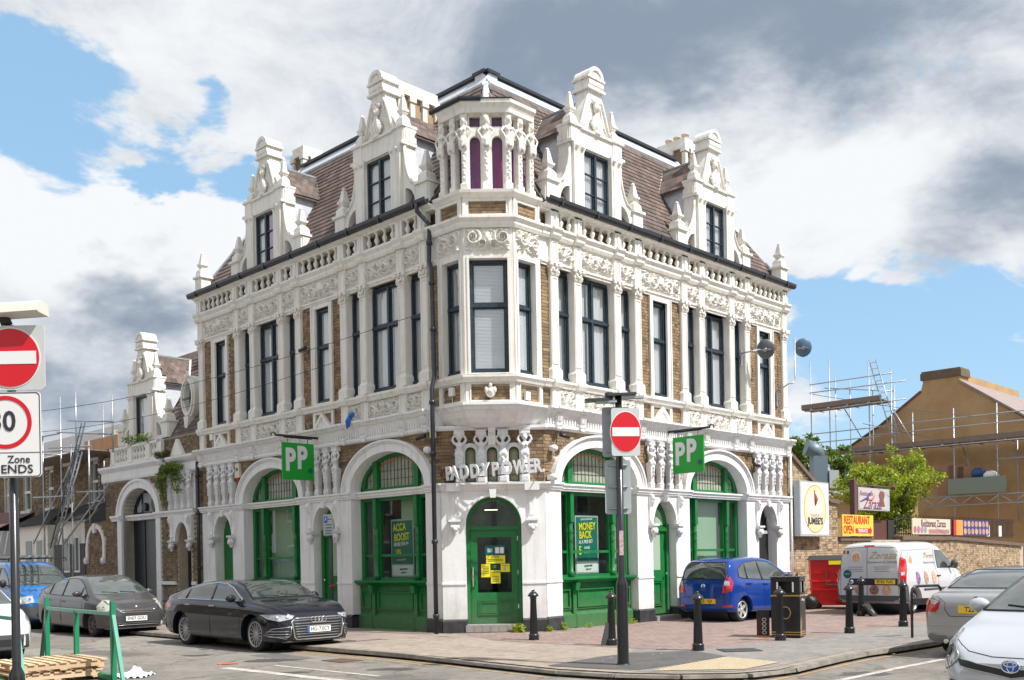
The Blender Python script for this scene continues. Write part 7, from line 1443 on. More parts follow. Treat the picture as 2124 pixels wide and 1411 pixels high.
# --- blue city car
sp=dict(wb=2.38,wr=.285,top=[(-1.77,.92),(-1.74,1.0),(-1.66,1.28),(-1.5,1.46),(-1.2,1.52),(-.4,1.54),(.2,1.50),(.65,1.30),(1.1,1.06),(1.2,1.0),(1.5,.92),(1.7,.8),(1.79,.62)],
 sh=[(-1.77,.86),(-1.6,1.0),(-.8,.97),(0,.92),(1,.88),(1.5,.76),(1.79,.55)],plan=[(-1.77,.66),(-1.70,.76),(-1.4,.80),(1.0,.80),(1.4,.76),(1.65,.66),(1.79,.5)],bot=[(-1.77,.32),(-1.6,.22),(1.6,.18),(1.79,.26)],spokes=5,spw=.045,rim=.70,rimm=mat('hubcap_silver',(.55,.55,.56),.35,metal=.4),tum=.26)
IP=paintm('royal_blue_car_paint',(.006,.045,.27),.15,.2)
f2=Vector((.7025,.712)); r2=Vector((.712,-.7025)); ctr=Vector((5.49,23.6))+f2*1.19-r2*.76
D_=Car('parked_car','shiny blue small hatchback parked on the paving beside the sunny shopfront','car',(ctr.x,ctr.y),HR,sp,IP,0)
D_.patch('rear_window',CARG,180,[(-.60,1.03),(.60,1.03),(.58,1.20),(.50,1.42),(-.50,1.42),(-.58,1.20)],.006,rim=(BLKPL,.012,'window_seal'))
D_.side([(-1.35,1.06),(-1.3,1.26),(-1.0,1.40),(-.4,1.44),(.1,1.41),(.5,1.26),(.95,.99),(.8,.96),(-.3,.985),(-1.05,1.02)],[((-.32,.98),(-.38,1.44)),((-1.0,1.02),(-.98,1.38))])
D_.patch('tail_lamp',LAMPR,165,[(.55,1.12),(.63,1.07),(.69,.92),(.685,.76),(.56,.70),(.44,.70),(.50,.92)],.008,both=True); D_.patch('reversing_lamp',LAMPC,165,[(.52,.98),(.62,.96),(.63,.87),(.50,.87)],.014,both=True)
D_.plate(180,.08,.50,'RJ61 XJA',PLY,off=.012); D_.patch('rear_reflector',LAMPR,165,[(.44,.40),(.68,.42),(.68,.37),(.46,.35)],.008,both=True); D_.blob('badge',CHROME,180,0,.86,(.012,.062,.05),0); D_.blob('boot_lock',IP,180,0,.79,(.03,.07,.07),0)
D_.seam('wiper',180,[(.05,1.0),(.05,1.05),(-.3,1.06)],.012,BLKPL,off=.015,par=D_.o); D_.seam('tailgate_gap',180,[(-.60,1.0),(-.58,.75),(-.5,.62),(0,.60),(.5,.62),(.58,.75),(.60,1.0)],.005); D_.seam('bumper_crease',180,[(-.70,.57),(-.45,.59),(-.3,.56),(.3,.56),(.45,.59),(.70,.57)],.007,IP)
D_.mirror(.78,1.02,IP,(.06,.1,.075)); D_.handle(-.25,.87,IP); D_.handle(-1.0,.90,IP); D_.sseam([(.85,.95),(.9,.6),(.8,.28),(-.28,.26),(-.34,.97)]); D_.sseam([(-.34,.5),(-.28,.26),(-.85,.28),(-1.0,.5),(-1.15,.7),(-1.2,.98)])
p,n=D_.hit(180,-.42,.90,.008); text('badge_text','i10',.07,CHROME,D_.o,T(*p)@Matrix.Rotation(R(-90),4,'Z')@Matrix.Rotation(R(90),4,'X'),.003,.001,1,local=True)
# --- silver panel van
sp=dict(wb=2.755,wr=.315,top=[(-2.10,1.2),(-2.08,1.68),(-2.0,1.80),(-1.6,1.855),(0,1.86),(.4,1.80),(.85,1.55),(1.35,1.2),(1.5,1.12),(1.95,1.0),(2.2,.82),(2.29,.6)],tum=.14,
 sh=[(-2.10,1.1),(0,1.08),(1.0,1.05),(1.6,.98),(2.1,.8),(2.29,.55)],plan=[(-2.10,.82),(-2.03,.89),(-1.8,.91),(1.4,.91),(1.9,.86),(2.2,.72),(2.29,.6)],bot=[(-2.10,.36),(-1.9,.28),(1.8,.22),(2.29,.3)],spokes=14,spw=.012,rim=.66,rimm=SILVER,rimin=mat('steel_wheel',(.30,.30,.31),.5,metal=.4))
VP=paintm('silver_van_paint',(.60,.61,.62),.15,.35)
ctr=Vector((10.16,25.1))+f2*1.38-r2*.88
E_=Car('parked_van','silver delivery van with restaurant lettering parked by the brick wall','van',(ctr.x,ctr.y),HR,sp,VP,0)
E_.side([(.15,1.16),(.15,1.62),(.55,1.60),(.95,1.36),(1.25,1.14)],[],CARG); E_.patch('rear_lamp',LAMPR,165,[(.70,1.46),(.79,1.40),(.83,1.1),(.83,.80),(.73,.76),(.69,1.05)],.012,both=True); E_.patch('reversing_lamp',LAMPC,165,[(.72,1.08),(.79,1.08),(.79,1.0),(.72,1.0)],.02,both=True)
E_.patch('brake_lamp',LAMPR,180,[(-.13,1.765),(.13,1.765),(.13,1.735),(-.13,1.735)],.012); E_.patch('plate_recess',SBLACK,180,[(-.72,.93),(.50,.93),(.56,.86),(.50,.78),(-.72,.78)],.008) if False else E_.patch('plate_recess',SBLACK,180,[(-.54,.86),(-.50,.93),(.74,.93),(.74,.76),(-.50,.76)],.008)
E_.plate(180,.42,.845,'BT65 YUC',PLY,off=.016); E_.patch('bumper',GREYPL,180,[(-.84,.50),(.84,.50),(.84,.36),(-.84,.36)],.010); E_.patch('corner_bumper',GREYPL,160,[(.72,.74),(.82,.74),(.84,.5),(.84,.34),(.66,.34),(.66,.5)],.012,both=True)
E_.seam('door_gap',180,[(-.05,.52),(-.05,1.72)],.006); E_.seam('door_gap',180,[(-.76,.52),(-.76,1.5),(-.66,1.70),(0,1.73),(.66,1.70),(.76,1.5),(.76,.52)],.005); E_.mirror(1.0,1.22,BLKPL,(.07,.1,.12)); E_.handle(.05,.95,BLKPL)
E_.sseam([(1.2,1.1),(1.25,.7),(1.05,.35),(.05,.33),(.0,1.1),(.05,1.66)]); E_.sseam([(-1.9,1.15),(-1.9,1.62),(-.05,1.66)],.004,mat('silver_crease',(.25,.26,.27),.4),'panel_crease'); E_.sseam([(-.9,.62),(.9,.62)],.03,GREYPL,'side_rubbing_strip')
def vtext(C,th,u,v,s_,size,m,sx_=1,bold=0,shear=0,name='lettering'):
    p,n=C.hit(th,u,v,.008); text(name,s_,size,m,C.o,T(*p)@Matrix.Rotation(R(th+90),4,'Z')@Matrix.Rotation(R(90),4,'X'),.001,bold,sx_,shear=shear,local=True)
GOLD=mat('gold_lettering',(.45,.33,.17),.5); PGREY=mat('pale_grey_lettering',(.22,.23,.25),.5)
vtext(E_,180,.34,1.50,'Zaraza',.26,GOLD,1,.0,.5); vtext(E_,180,.34,1.34,'Restaurant & Catering',.085,PGREY,1,0,.4); vtext(E_,-90,-.35,1.46,'Zaraza',.26,GOLD,.9,0,.5); vtext(E_,-90,-.35,1.30,'Restaurant & Catering',.075,PGREY,1,0,.4)
for i,z in enumerate((1.22,1.165,1.11)):
    for u,wd in ((.34,.2-.02*(i%2)),(-.36,.2)): E_.seam('printed_line',180,[(u-wd,z),(u+wd,z)],.006,PGREY,off=.004)
def vdisc(C,th,u,v,r,m,off,name,sz=1): C.patch(name,m,th,arc(u,v,r*sz,r,0,345,22),off,seg=.05)
PIC=[mat('meal_print_%d'%i,c,.5,vamt=.9,vscale=22,col2=d) for i,(c,d) in enumerate((((.5,.22,.1),(.7,.6,.5)),((.15,.06,.04),(.5,.3,.2)),((.35,.12,.06),(.6,.6,.5))))]
vdisc(E_,180,-.34,1.49,.13,SWHITE,.006,'round_logo'); vdisc(E_,180,-.34,1.47,.105,mat('orange_print',(.62,.24,.05),.5,vamt=.8,vscale=18,col2=(.75,.6,.5)),.010,'round_logo'); vdisc(E_,180,-.57,1.04,.11,DTEAL,.008,'round_logo')
vtext(E_,180,-.57,1.05,'Registered',.035,SWHITE)
for i,(u,m_) in enumerate(((.45,PIC[0]),(.13,PIC[1]),(-.27,PIC[2]))): vdisc(E_,180,u,.64,.12,m_,.008,'meal_picture')
for i,(c_,u) in enumerate((((.01,.03,.2),-.56),((.7,.55,.05),-.61),((.5,.02,.02),-.66))): E_.patch('flag_stripe',mat('flag_%d'%i,c_,.5),180,[(u-.025,1.64),(u+.025,1.64),(u+.025,1.56),(u-.025,1.56)],.008)
vdisc(E_,-90,-1.45,1.44,.14,SWHITE,.006,'round_logo',.9); vdisc(E_,-90,-1.45,1.40,.1,MAT['orange_print'],.010,'round_logo',.9)
for i,(u,m_) in enumerate(((-1.25,mat('violet_meal_print',(.10,.03,.16),.5,vamt=.9,vscale=16,col2=(.5,.4,.5))),(-.75,PIC[2]),(-.25,PIC[0]))): vdisc(E_,-90,u,.92,.17,m_,.006,'meal_picture',.75)
E_.blob('badge',CHROME,180,-.46,.845,(.015,.055,.055),.01)
# --- silver saloon at the right edge
sp=dict(wb=2.76,wr=.325,top=[(-2.28,.82),(-2.25,.98),(-2.1,1.02),(-1.85,1.04),(-1.65,1.075),(-1.15,1.28),(-.6,1.39),(0,1.42),(.5,1.36),(1.1,1.08),(1.3,1.0),(1.9,.92),(2.15,.8),(2.25,.6)],
 sh=[(-2.28,.76),(-2.15,.93),(-1,.95),(0,.94),(1.2,.92),(1.9,.8),(2.25,.55)],plan=[(-2.28,.70),(-2.2,.81),(-1.9,.88),(-1,.905),(1.4,.905),(1.9,.86),(2.15,.74),(2.25,.6)],bot=[(-2.28,.36),(-2.15,.25),(-1.9,.2),(1.9,.18),(2.25,.26)],spokes=5,spw=.04,rim=.7)
SP=paintm('silver_saloon_paint',(.40,.405,.41),.5,.3)
hb=44.5; f3=Vector((math.cos(R(hb)),math.sin(R(hb)))); l3=Vector((-f3.y,f3.x)); ctr=Vector((6.72,15.95))+f3*2.2-l3*.70
G_=Car('parked_car','silver saloon seen from behind at the right kerb','car',(ctr.x,ctr.y),hb,sp,SP)
G_.patch('rear_window',CARG,180,[(-.68,1.085),(.68,1.085),(.62,1.22),(.54,1.365),(-.54,1.365),(-.62,1.22)],.006,rim=(BLKPL,.01,'window_seal')); G_.side([(-1.5,1.03),(-1.1,1.27),(-.5,1.35),(.2,1.34),(.6,1.22),(1.0,1.02),(-.3,1.0)],[((-.3,1),(-.3,1.35))])
G_.patch('tail_lamp',LAMPR,163,[(.46,.90),(.62,.94),(.78,.935),(.845,.87),(.84,.73),(.54,.72),(.49,.78)],.010,both=True); G_.patch('reversing_lamp',LAMPC,163,[(.475,.895),(.62,.93),(.62,.86),(.53,.84)],.018,both=True); G_.patch('indicator_lamp',LAMPA,163,[(.66,.91),(.75,.90),(.75,.83),(.66,.83)],.018,both=True)
G_.plate(180,0,.775,'T22 DJB',PLY,off=.015); G_.blob('badge',SBLACK,180,0,.935,(.01,.045,.045),.004); G_.blob('badge_quarter',mat('badge_blue',(.02,.12,.45),.3),180,-.014,.949,(.012,.018,.018),.008); G_.blob('badge_quarter',MAT['badge_blue'],180,.014,.921,(.012,.018,.018),.008)
G_.seam('boot_gap',180,[(-.62,.98),(-.47,.88),(-.47,.76),(-.40,.665),(.40,.665),(.47,.76),(.47,.88),(.62,.98)],.006); G_.seam('bumper_crease',180,[(-.78,.52),(.78,.52)],.008,SP); G_.patch('exhaust_recess',SBLACK,180,[(.35,.30),(.62,.30),(.62,.24),(.35,.24)],.006)
b=MB(); b.tube([(-2.32,.45,.27),(-2.1,.45,.27)],.035,10); add('exhaust_pipe',b,CHROME,G_.o); G_.mirror(.85,1.04,SP)
# --- silver hybrid in the right foreground
sp=dict(wb=2.70,wr=.325,top=[(-2.4,1.0),(-2.2,1.2),(-1.2,1.44),(-.2,1.5),(.35,1.46),(.8,1.28),(1.25,1.05),(1.4,.99),(1.75,.90),(2.05,.79),(2.2,.72),(2.32,.60)],
 sh=[(-2.4,.92),(-1,1.0),(0,.96),(1,.93),(1.5,.87),(1.95,.74),(2.32,.52)],plan=[(-2.4,.7),(-2.1,.86),(-1,.89),(1.3,.89),(1.7,.86),(2.0,.78),(2.2,.66),(2.32,.5)],bot=[(-2.4,.4),(-2.1,.2),(1.9,.17),(2.2,.18),(2.32,.28)],spokes=10,spw=.025)
TP_=paintm('pale_silver_blue_paint',(.54,.57,.61),.3,.25)
ht=-138.6; f4=Vector((math.cos(R(ht)),math.sin(R(ht)))); 
H_=Car('parked_car','pale silver hybrid hatchback in the right foreground with blue ringed badge','car',(6.47,11.0),ht,sp,TP_)
H_.patch('windscreen',CARG,0,[(-.72,1.05),(.72,1.05),(.64,1.26),(.56,1.42),(-.56,1.42),(-.64,1.26)],.006,rim=(BLKPL,.012,'windscreen_seal')); H_.side([(-1.4,1.1),(-.6,1.36),(.2,1.4),(.6,1.28),(1.05,1.02),(-.3,1.0)],[((-.3,1),(-.3,1.38))]); H_.wipers(1.2,.62,1.07)
H_.patch('headlight',LAMPC,20,[(.42,.64),(.50,.55),(.64,.50),(.74,.54),(.80,.66),(.80,.84),(.70,.88),(.58,.77)],.008,both=True,rim=(SILVER,.008,'lamp_edge')); H_.patch('lamp_ring',CHROME,20,arc(.645,.685,.075,.075,0,345,20),.013,both=True,seg=.05); H_.patch('lamp_lens',SBLACK,20,arc(.645,.685,.055,.055,0,345,16),.018,both=True,seg=.05)
H_.patch('grille',BLKPL,0,[(-.55,.63),(-.1,.56),(.1,.56),(.55,.63),(.5,.555),(0,.47),(-.5,.555)],.010,rim=(SILVER,.006,'grille_trim')); H_.patch('lower_grille',BLKPL,0,[(-.62,.42),(.62,.42),(.72,.24),(-.72,.24)],.010,rim=(SILVER,.01,'grille_trim')); H_.patch('side_intake',BLKPL,32,[(.76,.44),(.82,.44),(.84,.24),(.78,.24)],.010,both=True)
p,n=H_.hit(0,0,.585,.03)
for rx,rz in ((.085,.06),(.03,.055),(.06,.022)): b=MB(); q=[(0,rx*math.cos(2*PI*k/20),rz*math.sin(2*PI*k/20)+(.02 if rx==.06 else 0)) for k in range(21)]; b.tube(q,.007,6); add('badge_ring',b,CHROME,H_.o,T(*p))
b=MB(); b.ball((0,0,0),(.012,.08,.056),14,8); add('badge_disc',b,MAT['badge_blue'],H_.o,T(*p)@T(-.008,0,0)); H_.plate(0,0,.34,'LD66 LHV',PLW,off=.03); H_.mirror(.9,1.07,TP_,(.08,.12,.08))
H_.seam('bonnet_gap',0,[(-.66,.80),(-.45,.70),(-.2,.66),(.2,.66),(.45,.70),(.66,.80)],.005); H_.sseam([(1.0,.98),(1.02,.6),(.9,.28)])
o=thing('traffic_cone_bag','dark crumpled rubbish sack on the pavement behind the silver saloon','sack',(9.3,17.9,0)) if False else None
# ---------------------------------------------------------------- street furniture
def bollard(x,y,lab,tilt=0,rz=0):
    o=thing('bollard',lab,'bollard',M=T(x,y,0)@Matrix.Rotation(rz,4,'Z')@Matrix.Rotation(R(tilt),4,'Y'),group='black cast iron bollards along the footway'); b=MB()
    b.lathe([(.10,0),(.105,.04),(.095,.06),(.105,.09),(.095,.115),(.08,.13)],(0,0,0),20); add('base',b,BLKPOLE,o)
    b=MB(); k=16
    for i in range(k):
        a0=2*PI*i/k; a1=a0+2*PI/k; am=(a0+a1)/2
        def P(a,r,z): return (r*math.cos(a),r*math.sin(a),z)
        b.quad(P(a0,.080,.13),P(am,.070,.13),P(am,.050,.80),P(a0,.058,.80)); b.quad(P(am,.070,.13),P(a1,.080,.13),P(a1,.058,.80),P(am,.050,.80))
    add('fluted_shaft',b,BLKPOLE,o)
    b=MB(); b.lathe([(.055,.79),(.068,.81),(.06,.83),(.075,.85),(.108,.86),(.108,.875),(.085,.91),(.05,.945),(.025,.955),(.032,.975),(.02,.995),(.004,1.0)],(0,0,0),20); add('cap',b,BLKPOLE,o); return o
for x,y,l,t in ((.40,19.45,'bollard standing in front of the white pier right of the corner door',0),(1.77,17.97,'bollard just left of the tall sign pole with a slab leaning on it',0),(3.09,16.67,'nearest bollard, in front of the blue hatchback number plate',0),(4.91,18.32,'bollard in front of the black litter bins',0),(6.64,19.66,'bollard on the open paving left of the silver van',0),(8.71,24.93,'leaning bollard right behind the silver van number plate',3),(8.29,21.16,'bollard in front of the rear wheel of the silver van',0)): bollard(x,y,l,t,x*2)
o=thing('loose_slab','dark slab fragment leaning on the bollard by the sign pole','slab',(1.62,17.95,0)); b=MB(); b.T=Matrix.Rotation(R(14),4,'Y'); b.fbox(-.05,.05,-.03,.03,.01,.42,.0,0); add('slab',b,GREYPL,o)
o=thing('broken_cap','broken grey bollard base plate lying against the leaning bollard','debris',(8.95,24.7,0)); b=MB(); b.T=Matrix.Rotation(R(-35),4,'Y'); b.box(-.05,.06,-.14,.14,.0,.36); add('plate',b,GREYPL,o); b=MB(); b.T=Matrix.Rotation(R(-35),4,'Y'); b.box(.0,.03,-.15,-.142,.1,.22); add('label_patch',b,WORN,o)
# sign pole in the middle
PX,PY=1.61,14.67
o=thing('sign_pole','tall black sign pole on the footway near the dropped kerb','pole',(PX,PY,0)); b=MB(); b.lathe([(.09,0),(.085,.05),(.084,1.16),(.078,1.22),(.05,1.30),(.05,3.98)],(0,0,0),20); add('pole',b,BLKPOLE,o)
b=MB(); b.lathe([(.098,-.02),(.12,.0),(.09,.03)],(0,0,0),16); add('collar',b,BLKPL,o); b=MB(); b.box(-.09,-.03,-.065,-.045,1.62,1.98); b.T=None; add('torn_sticker',b,mat('torn_sticker',(.6,.5,.5),.6,vamt=.9,vscale=25,col2=(.45,.03,.05)),o,T(.06,.0,0))
b=MB(); b.fbox(-.36,.0,-.1,.1,3.90,3.94,.0,.02); b.fbox(-.02,.40,-.1,.1,3.96,4.0,.0,.02); b.tube([(0,0,3.9),(0,0,4.02)],.06,8); add('lamp_hood',b,BLKPOLE,o,Matrix.Rotation(R(-2),4,'Y')); b=MB(); b.box(-.34,-.03,-.07,.07,3.865,3.9); b.box(.04,.37,-.07,.07,3.925,3.96); add('lamp_tray',b,SGREY,o)
def rrect(w_,h_,r,n=5):
    P=[]
    for cx,cz,a in ((w_/2-r,h_/2-r,0),(-w_/2+r,h_/2-r,90),(-w_/2+r,-h_/2+r,180),(w_/2-r,-h_/2+r,270)):
        for i in range(n+1): t=R(a+90*i/n); P.append((cx+r*math.cos(t),cz+r*math.sin(t)))
    return P
def noentry(label,M,w_=.5,h_=.62,rx=.2,plate=SGREY):
    s=thing('no_entry_sign',label,'sign',M=M); b=MB(); b.poly(rrect(w_,h_,.04),0,.012); add('plate',b,mat('sign_pale_grey',(.56,.58,.57),.5,vamt=.2),s)
    b=MB(); b.poly(ellipse(0,0,rx+.012,rx+.012,0,2*PI,48)[:-1],-.004,-.001); add('white_edge',b,SWHITE,s); b=MB(); b.poly(ellipse(0,0,rx,rx,0,2*PI,48)[:-1],-.008,-.0045); add('red_disc',b,RED,s); b=MB(); b.box(-rx*.9,rx*.9,-.012,-.0085,-rx*.22,rx*.22); add('white_bar',b,SWHITE,s); return s
noentry('red and white no entry sign on the tall central pole',T(PX+.085,PY-.13,3.42)@Matrix.Rotation(R(8),4,'Z')@Matrix.Diagonal((.82,1,1.06,1)),.52,.66,.275)
def backplate(label,M,w_,h_,n):
    s=thing('road_sign',label,'sign',M=M); b=MB(); b.poly(rrect(w_,h_,.04),-.006,.006); add('plate',b,mat('sign_back_grey',(.40,.45,.46),.45,vamt=.3,vscale=5),s)
    for i in range(n): z=-h_/2+.08+(h_-.16)*i/(n-1); b=MB(); b.tube([(-w_/2+.05,-.02,z),(w_/2-.05,-.02,z)],.013,6); add('fixing_rail',b,STEEL,s)
backplate('grey back of a square sign behind the no entry sign',T(PX-.02,PY+.12,3.45)@Matrix.Rotation(R(8),4,'Z'),.44,.74,2); backplate('grey back of the lower rectangular sign on the central pole',T(PX-.02,PY+.08,2.63)@Matrix.Rotation(R(4),4,'Z'),.39,.80,3)
# left sign pole
LX,LY=-4.82,9.65
o=thing('sign_pole','black sign pole standing at the far left in the foreground','pole',(LX,LY,-.1)); b=MB(); b.lathe([(.12,0),(.075,.04),(.075,.60),(.07,.67),(.04,.74),(.04,4.05)],(0,0,0),20); add('pole',b,BLKPOLE,o)
b=MB(); b.tube([(-.02,-.02,4.05),(-.06,-.04,4.16)],.055,8); add('lamp_bracket',b,BLKPL,o); b=MB(); b.prof([(-.16,.0),(-.13,.085),(-.05,.12),(.08,.1),(.1,.0),(.08,-.01),(-.14,-.01)],-.15,.28); add('lamp_hood',b,mat('pale_lamp_hood',(.62,.60,.53),.5),o,T(.08,-.05,4.13)@Matrix.Rotation(R(-3),4,'Y'))
noentry('red and white no entry sign cut by the left edge above the 30 sign',T(LX+.035,LY-.08,3.62),.66,.62,.28)
s=thing('speed_zone_sign','white sign reading 30 Zone ENDS below the left no entry sign','sign',M=T(LX-.02,LY-.09,2.88)); b=MB(); b.poly(rrect(.68,.82,.04),0,.012); add('plate',b,SWHITE,s); b=MB(); b.poly(rrect(.67,.81,.04),-.003,-.001,[rrect(.655,.795,.035)[::-1]]); b.box(-.33,.33,-.003,-.001,-.175,-.17); add('black_border',b,SBLACK,s)
b=MB(); b.poly(ellipse(.0,.12,.255,.255,0,2*PI,48)[:-1],-.004,-.001,[ellipse(.0,.12,.215,.215,0,2*PI,48)[:-1]]); add('red_ring',b,RED,s)
def stx(s,t_,x,z,size,m,bold=.004,sx_=1,d=-.004,rot=0): text('lettering',t_,size,m,s,Matrix.Translation((x,d,z))@Matrix.Rotation(R(90),4,'X')@Matrix.Rotation(R(rot),4,'Z'),.001,bold,sx_,local=True)
stx(s,'30',-.025,.12,.27,mat('sign_charcoal',(.03,.03,.04),.5),.005,.95); stx(s,'Zone',.125,-.24,.10,SBLACK,.0006,1.0); stx(s,'ENDS',.105,-.335,.115,SBLACK,.001,1.1)
b=MB(); b.box(-.1,.1,-.0,.02,.7,.8); 
for i in range(5): bb=MB(); bb.tube([(-.25+.016*i,-.004,-.36),(-.12+.016*i,-.004,-.2)],.002,4); add('diagonal_bar',bb,SBLACK,s)
# parking sign pole beyond the black car
o=thing('parking_sign_pole','grey pole with a small parking plate behind the black hatchback','pole',(-4.28,23.6,0)); b=MB(); b.tube([(0,0,0),(0,0,2.72)],.04,10); add('pole',b,mat('grey_black_pole',(.05,.05,.055),.5),o)
b=MB(); b.tube([(-.05,-.03,1.02),(.05,-.04,1.06),(.06,-.02,.98)],.015,6); add('red_tape',b,mat('red_tape',(.7,.03,.02),.5),o)
s=thing('parking_sign','small white parking plate on the pole by the green door','sign',M=T(-4.33,23.54,2.48)@Matrix.Rotation(R(-38),4,'Z')); b=MB(); b.poly(rrect(.34,.50,.03),-.006,.006); add('plate',b,SGREY,s); b=MB(); b.box(-.14,-.02,-.012,-.007,.05,.2); add('blue_panel',b,MAT['plate_blue'],s)
for z in (.13,0,-.07,-.14,-.2): b=MB(); b.box(.0 if z>.1 else -.1,.12,-.01,-.007,z-.008,z+.008); add('printed_line',b,SBLACK,s)
stx(s,'P',-.08,.125,.12,SWHITE,.002,1,-.013)
# litter bins
BIN=mat('scuffed_black_bin',(.013,.013,.014),.35,vamt=.5,vscale=5,col2=(.05,.045,.04)); GLD=mat('gold_band',(.50,.32,.08),.4,metal=.3)
def litter(label,M,w_=.72,d_=.60,h_=1.12):
    o=thing('litter_bin',label,'bin',M=M); b=MB(); b.box(-w_/2,w_/2,-d_/2,d_/2,.03,.86); add('bin_body',b,BIN,o)
    b=MB(); b.box(-w_/2,w_/2,-d_/2,d_/2,1.07,h_); b.box(-w_/2-.01,w_/2+.01,-d_/2-.01,d_/2+.01,h_,h_+.02); add('roof',b,BIN,o)
    b=MB()
    for x in (-w_/2,w_/2-.1):
        for y in (-d_/2,d_/2-.1): b.box(x,x+.1,y,y+.1,.86,1.08)
    b.box(-w_/2+.1,w_/2-.1,-.02,.02,.86,1.07); add('corner_post',b,BIN,o)
    b=MB()
    for z in (.79,.105,.06): b.box(-w_/2-.004,w_/2+.004,-d_/2-.004,d_/2+.004,z,z+(.026 if z>.5 else .016))
    add('gold_band',b,GLD,o)
    for x in (-w_/2+.11,w_/2-.14): b=MB(); b.box(x,x+.03,-d_/2-.006,-d_/2-.002,.87,1.06); add('white_stripe',b,SWHITE,o); b=MB(); b.box(w_/2+.002,w_/2+.006,(x if x<0 else x)*d_/w_,(x*d_/w_)+.03,.87,1.06); add('white_stripe',b,SWHITE,o)
    b=MB(); O=ellipse(0,.48,.1,.12,0,2*PI,24)[:-1]; b.poly(O,-d_/2-.008,-d_/2-.002,[ellipse(0,.48,.085,.105,0,2*PI,24)[:-1]]); add('gold_emblem',b,GLD,o)
    b=MB(); b.tube([(w_/2+.006,-.12,.70),(w_/2+.006,-.05,.74),(w_/2+.006,.0,.69),(w_/2+.006,.1,.72),(w_/2+.006,.16,.66)],.006,5); add('graffiti_tag',b,SWHITE,o)
    b=MB(); b.poly([(-.28,.04),(-.12,.04),(-.1,.3),(-.18,.42),(-.26,.25)],0,.003); add('bare_patch',b,mat('bare_rust_patch',(.30,.17,.12),.7,vamt=.8,vscale=18,col2=(.12,.08,.06)),o,T(w_/2+.001,0,0)@Matrix.Rotation(R(90),4,'Z'))
    return o
litter('black litter bin with gold bands and white stripes behind the bollard',T(5.27,19.05,0)@Matrix.Rotation(R(-27),4,'Z'),.54,.54,1.14)
o=thing('cardboard_box','tall narrow dark carton with four round rings beside the litter bin','box',M=T(4.83,19.25,0)@Matrix.Rotation(R(-13),4,'Z')); b=MB(); b.box(-.12,.12,-.1,.1,0,.40); add('carton',b,mat('maroon_carton',(.06,.02,.02),.6,vamt=.3),o); b=MB(); b.box(-.122,.122,-.102,.102,.40,.52); add('carton_top',b,SBLACK,o); b=MB(); b.box(-.124,.124,-.104,.104,.0,.03); add('orange_edge',b,ORANGE,o)
for i in range(4): b=MB(); q=[(.02+.035*math.cos(2*PI*k/14),-.105,.09+.082*i+.03*math.sin(2*PI*k/14)) for k in range(15)]; b.tube(q,.007,5); add('white_ring',b,SWHITE,o)
# red wheeled bin
RB=mat('red_bin_paint',(.70,.015,.012),.4,vamt=.3,vscale=4,col2=(.40,.02,.02))
o=thing('wheeled_bin','large red wheeled rubbish container with black lid against the wall','bin',M=T(9.30,28.6,0)@Matrix.Rotation(R(-14),4,'Z')@Matrix.Scale(1.09,4))
b=MB(); b.fbox(-.62,.62,-.48,.48,.22,1.28,-.06,-.06); add('bin_body',b,RB,o)
for z in (.5,.72,.94,1.14): b=MB(); b.box(-.68,.68,-.55,.55,z,z+.015); add('rib',b,RB,o)
b=MB(); b.fbox(-.72,.72,-.6,.6,1.28,1.40,.08,.1); add('lid',b,BLKPL,o); b=MB(); b.box(-.22,.18,-.6,-.585,1.16,1.26); add('yellow_label',b,YEL,o); b=MB(); b.box(.5,.66,-.6,-.56,.98,1.08); add('white_label',b,SWHITE,o)
b=MB(); b.box(-.3,.3,-.57,-.54,.62,.66); b.box(-.3,-.27,-.57,-.54,.64,1.0); b.box(.27,.3,-.57,-.54,.64,1.0); b.ball((0,-.55,.9),(.05,.05,.05)); add('lock_bar',b,MAT['rust_brown'],o)
b=MB(); b.fbox(-.4,.4,-.4,.4,.1,.24,-.1,-.08); add('base_sump',b,RB,o)
for x in (-.55,.5):
    for y in (-.4,.4): b=MB(); b.lathe([(.1,-.03),(.1,.03)],(x,y,.1),14,axis='y'); b.box(x-.03,x+.03,y-.04,y+.04,.1,.24); add('castor',b,RUBBER,o)
o=thing('black_bags','black rubbish bags piled between litter bin and red bin','rubbish bags',(8.35,28.2,0)); b=MB()
for i,(x,y,z,r_) in enumerate(((.1,.1,.2,.22),(.3,.3,.17,.2))): b=MB(); b.grid(lambda u,v:(x+r_*(1+.12*math.sin(u*31+v*9+i))*math.sin(PI*v)*math.cos(2*PI*u),y+r_*(1+.12*math.sin(u*25+v*13))*math.sin(PI*v)*math.sin(2*PI*u),z-r_*math.cos(PI*v)*(1+.08*math.sin(u*12))),18,10); add('bag',b,mat('black_bin_liner',(.014,.014,.015),.5,bump=.8,bscale=14),o)
# cycle hoop
o=thing('cycle_stand','black hoop cycle stand beside the silver saloon','cycle stand',(7.35,18.35,0)); b=MB(); b.tube([(-.0,0,0),(0,0,.82),(.02,.01,.9),(.08,.04,.95),(.62,.3,.95),(.68,.34,.9),(.7,.35,.82),(.7,.35,0)],.026,8); add('hoop',b,BLKPOLE,o); b=MB(); b.box(.1,.5,.05,.075,.60,.72); add('cross_plate',b,BLKPL,o,Matrix.Rotation(R(26),4,'Z'))
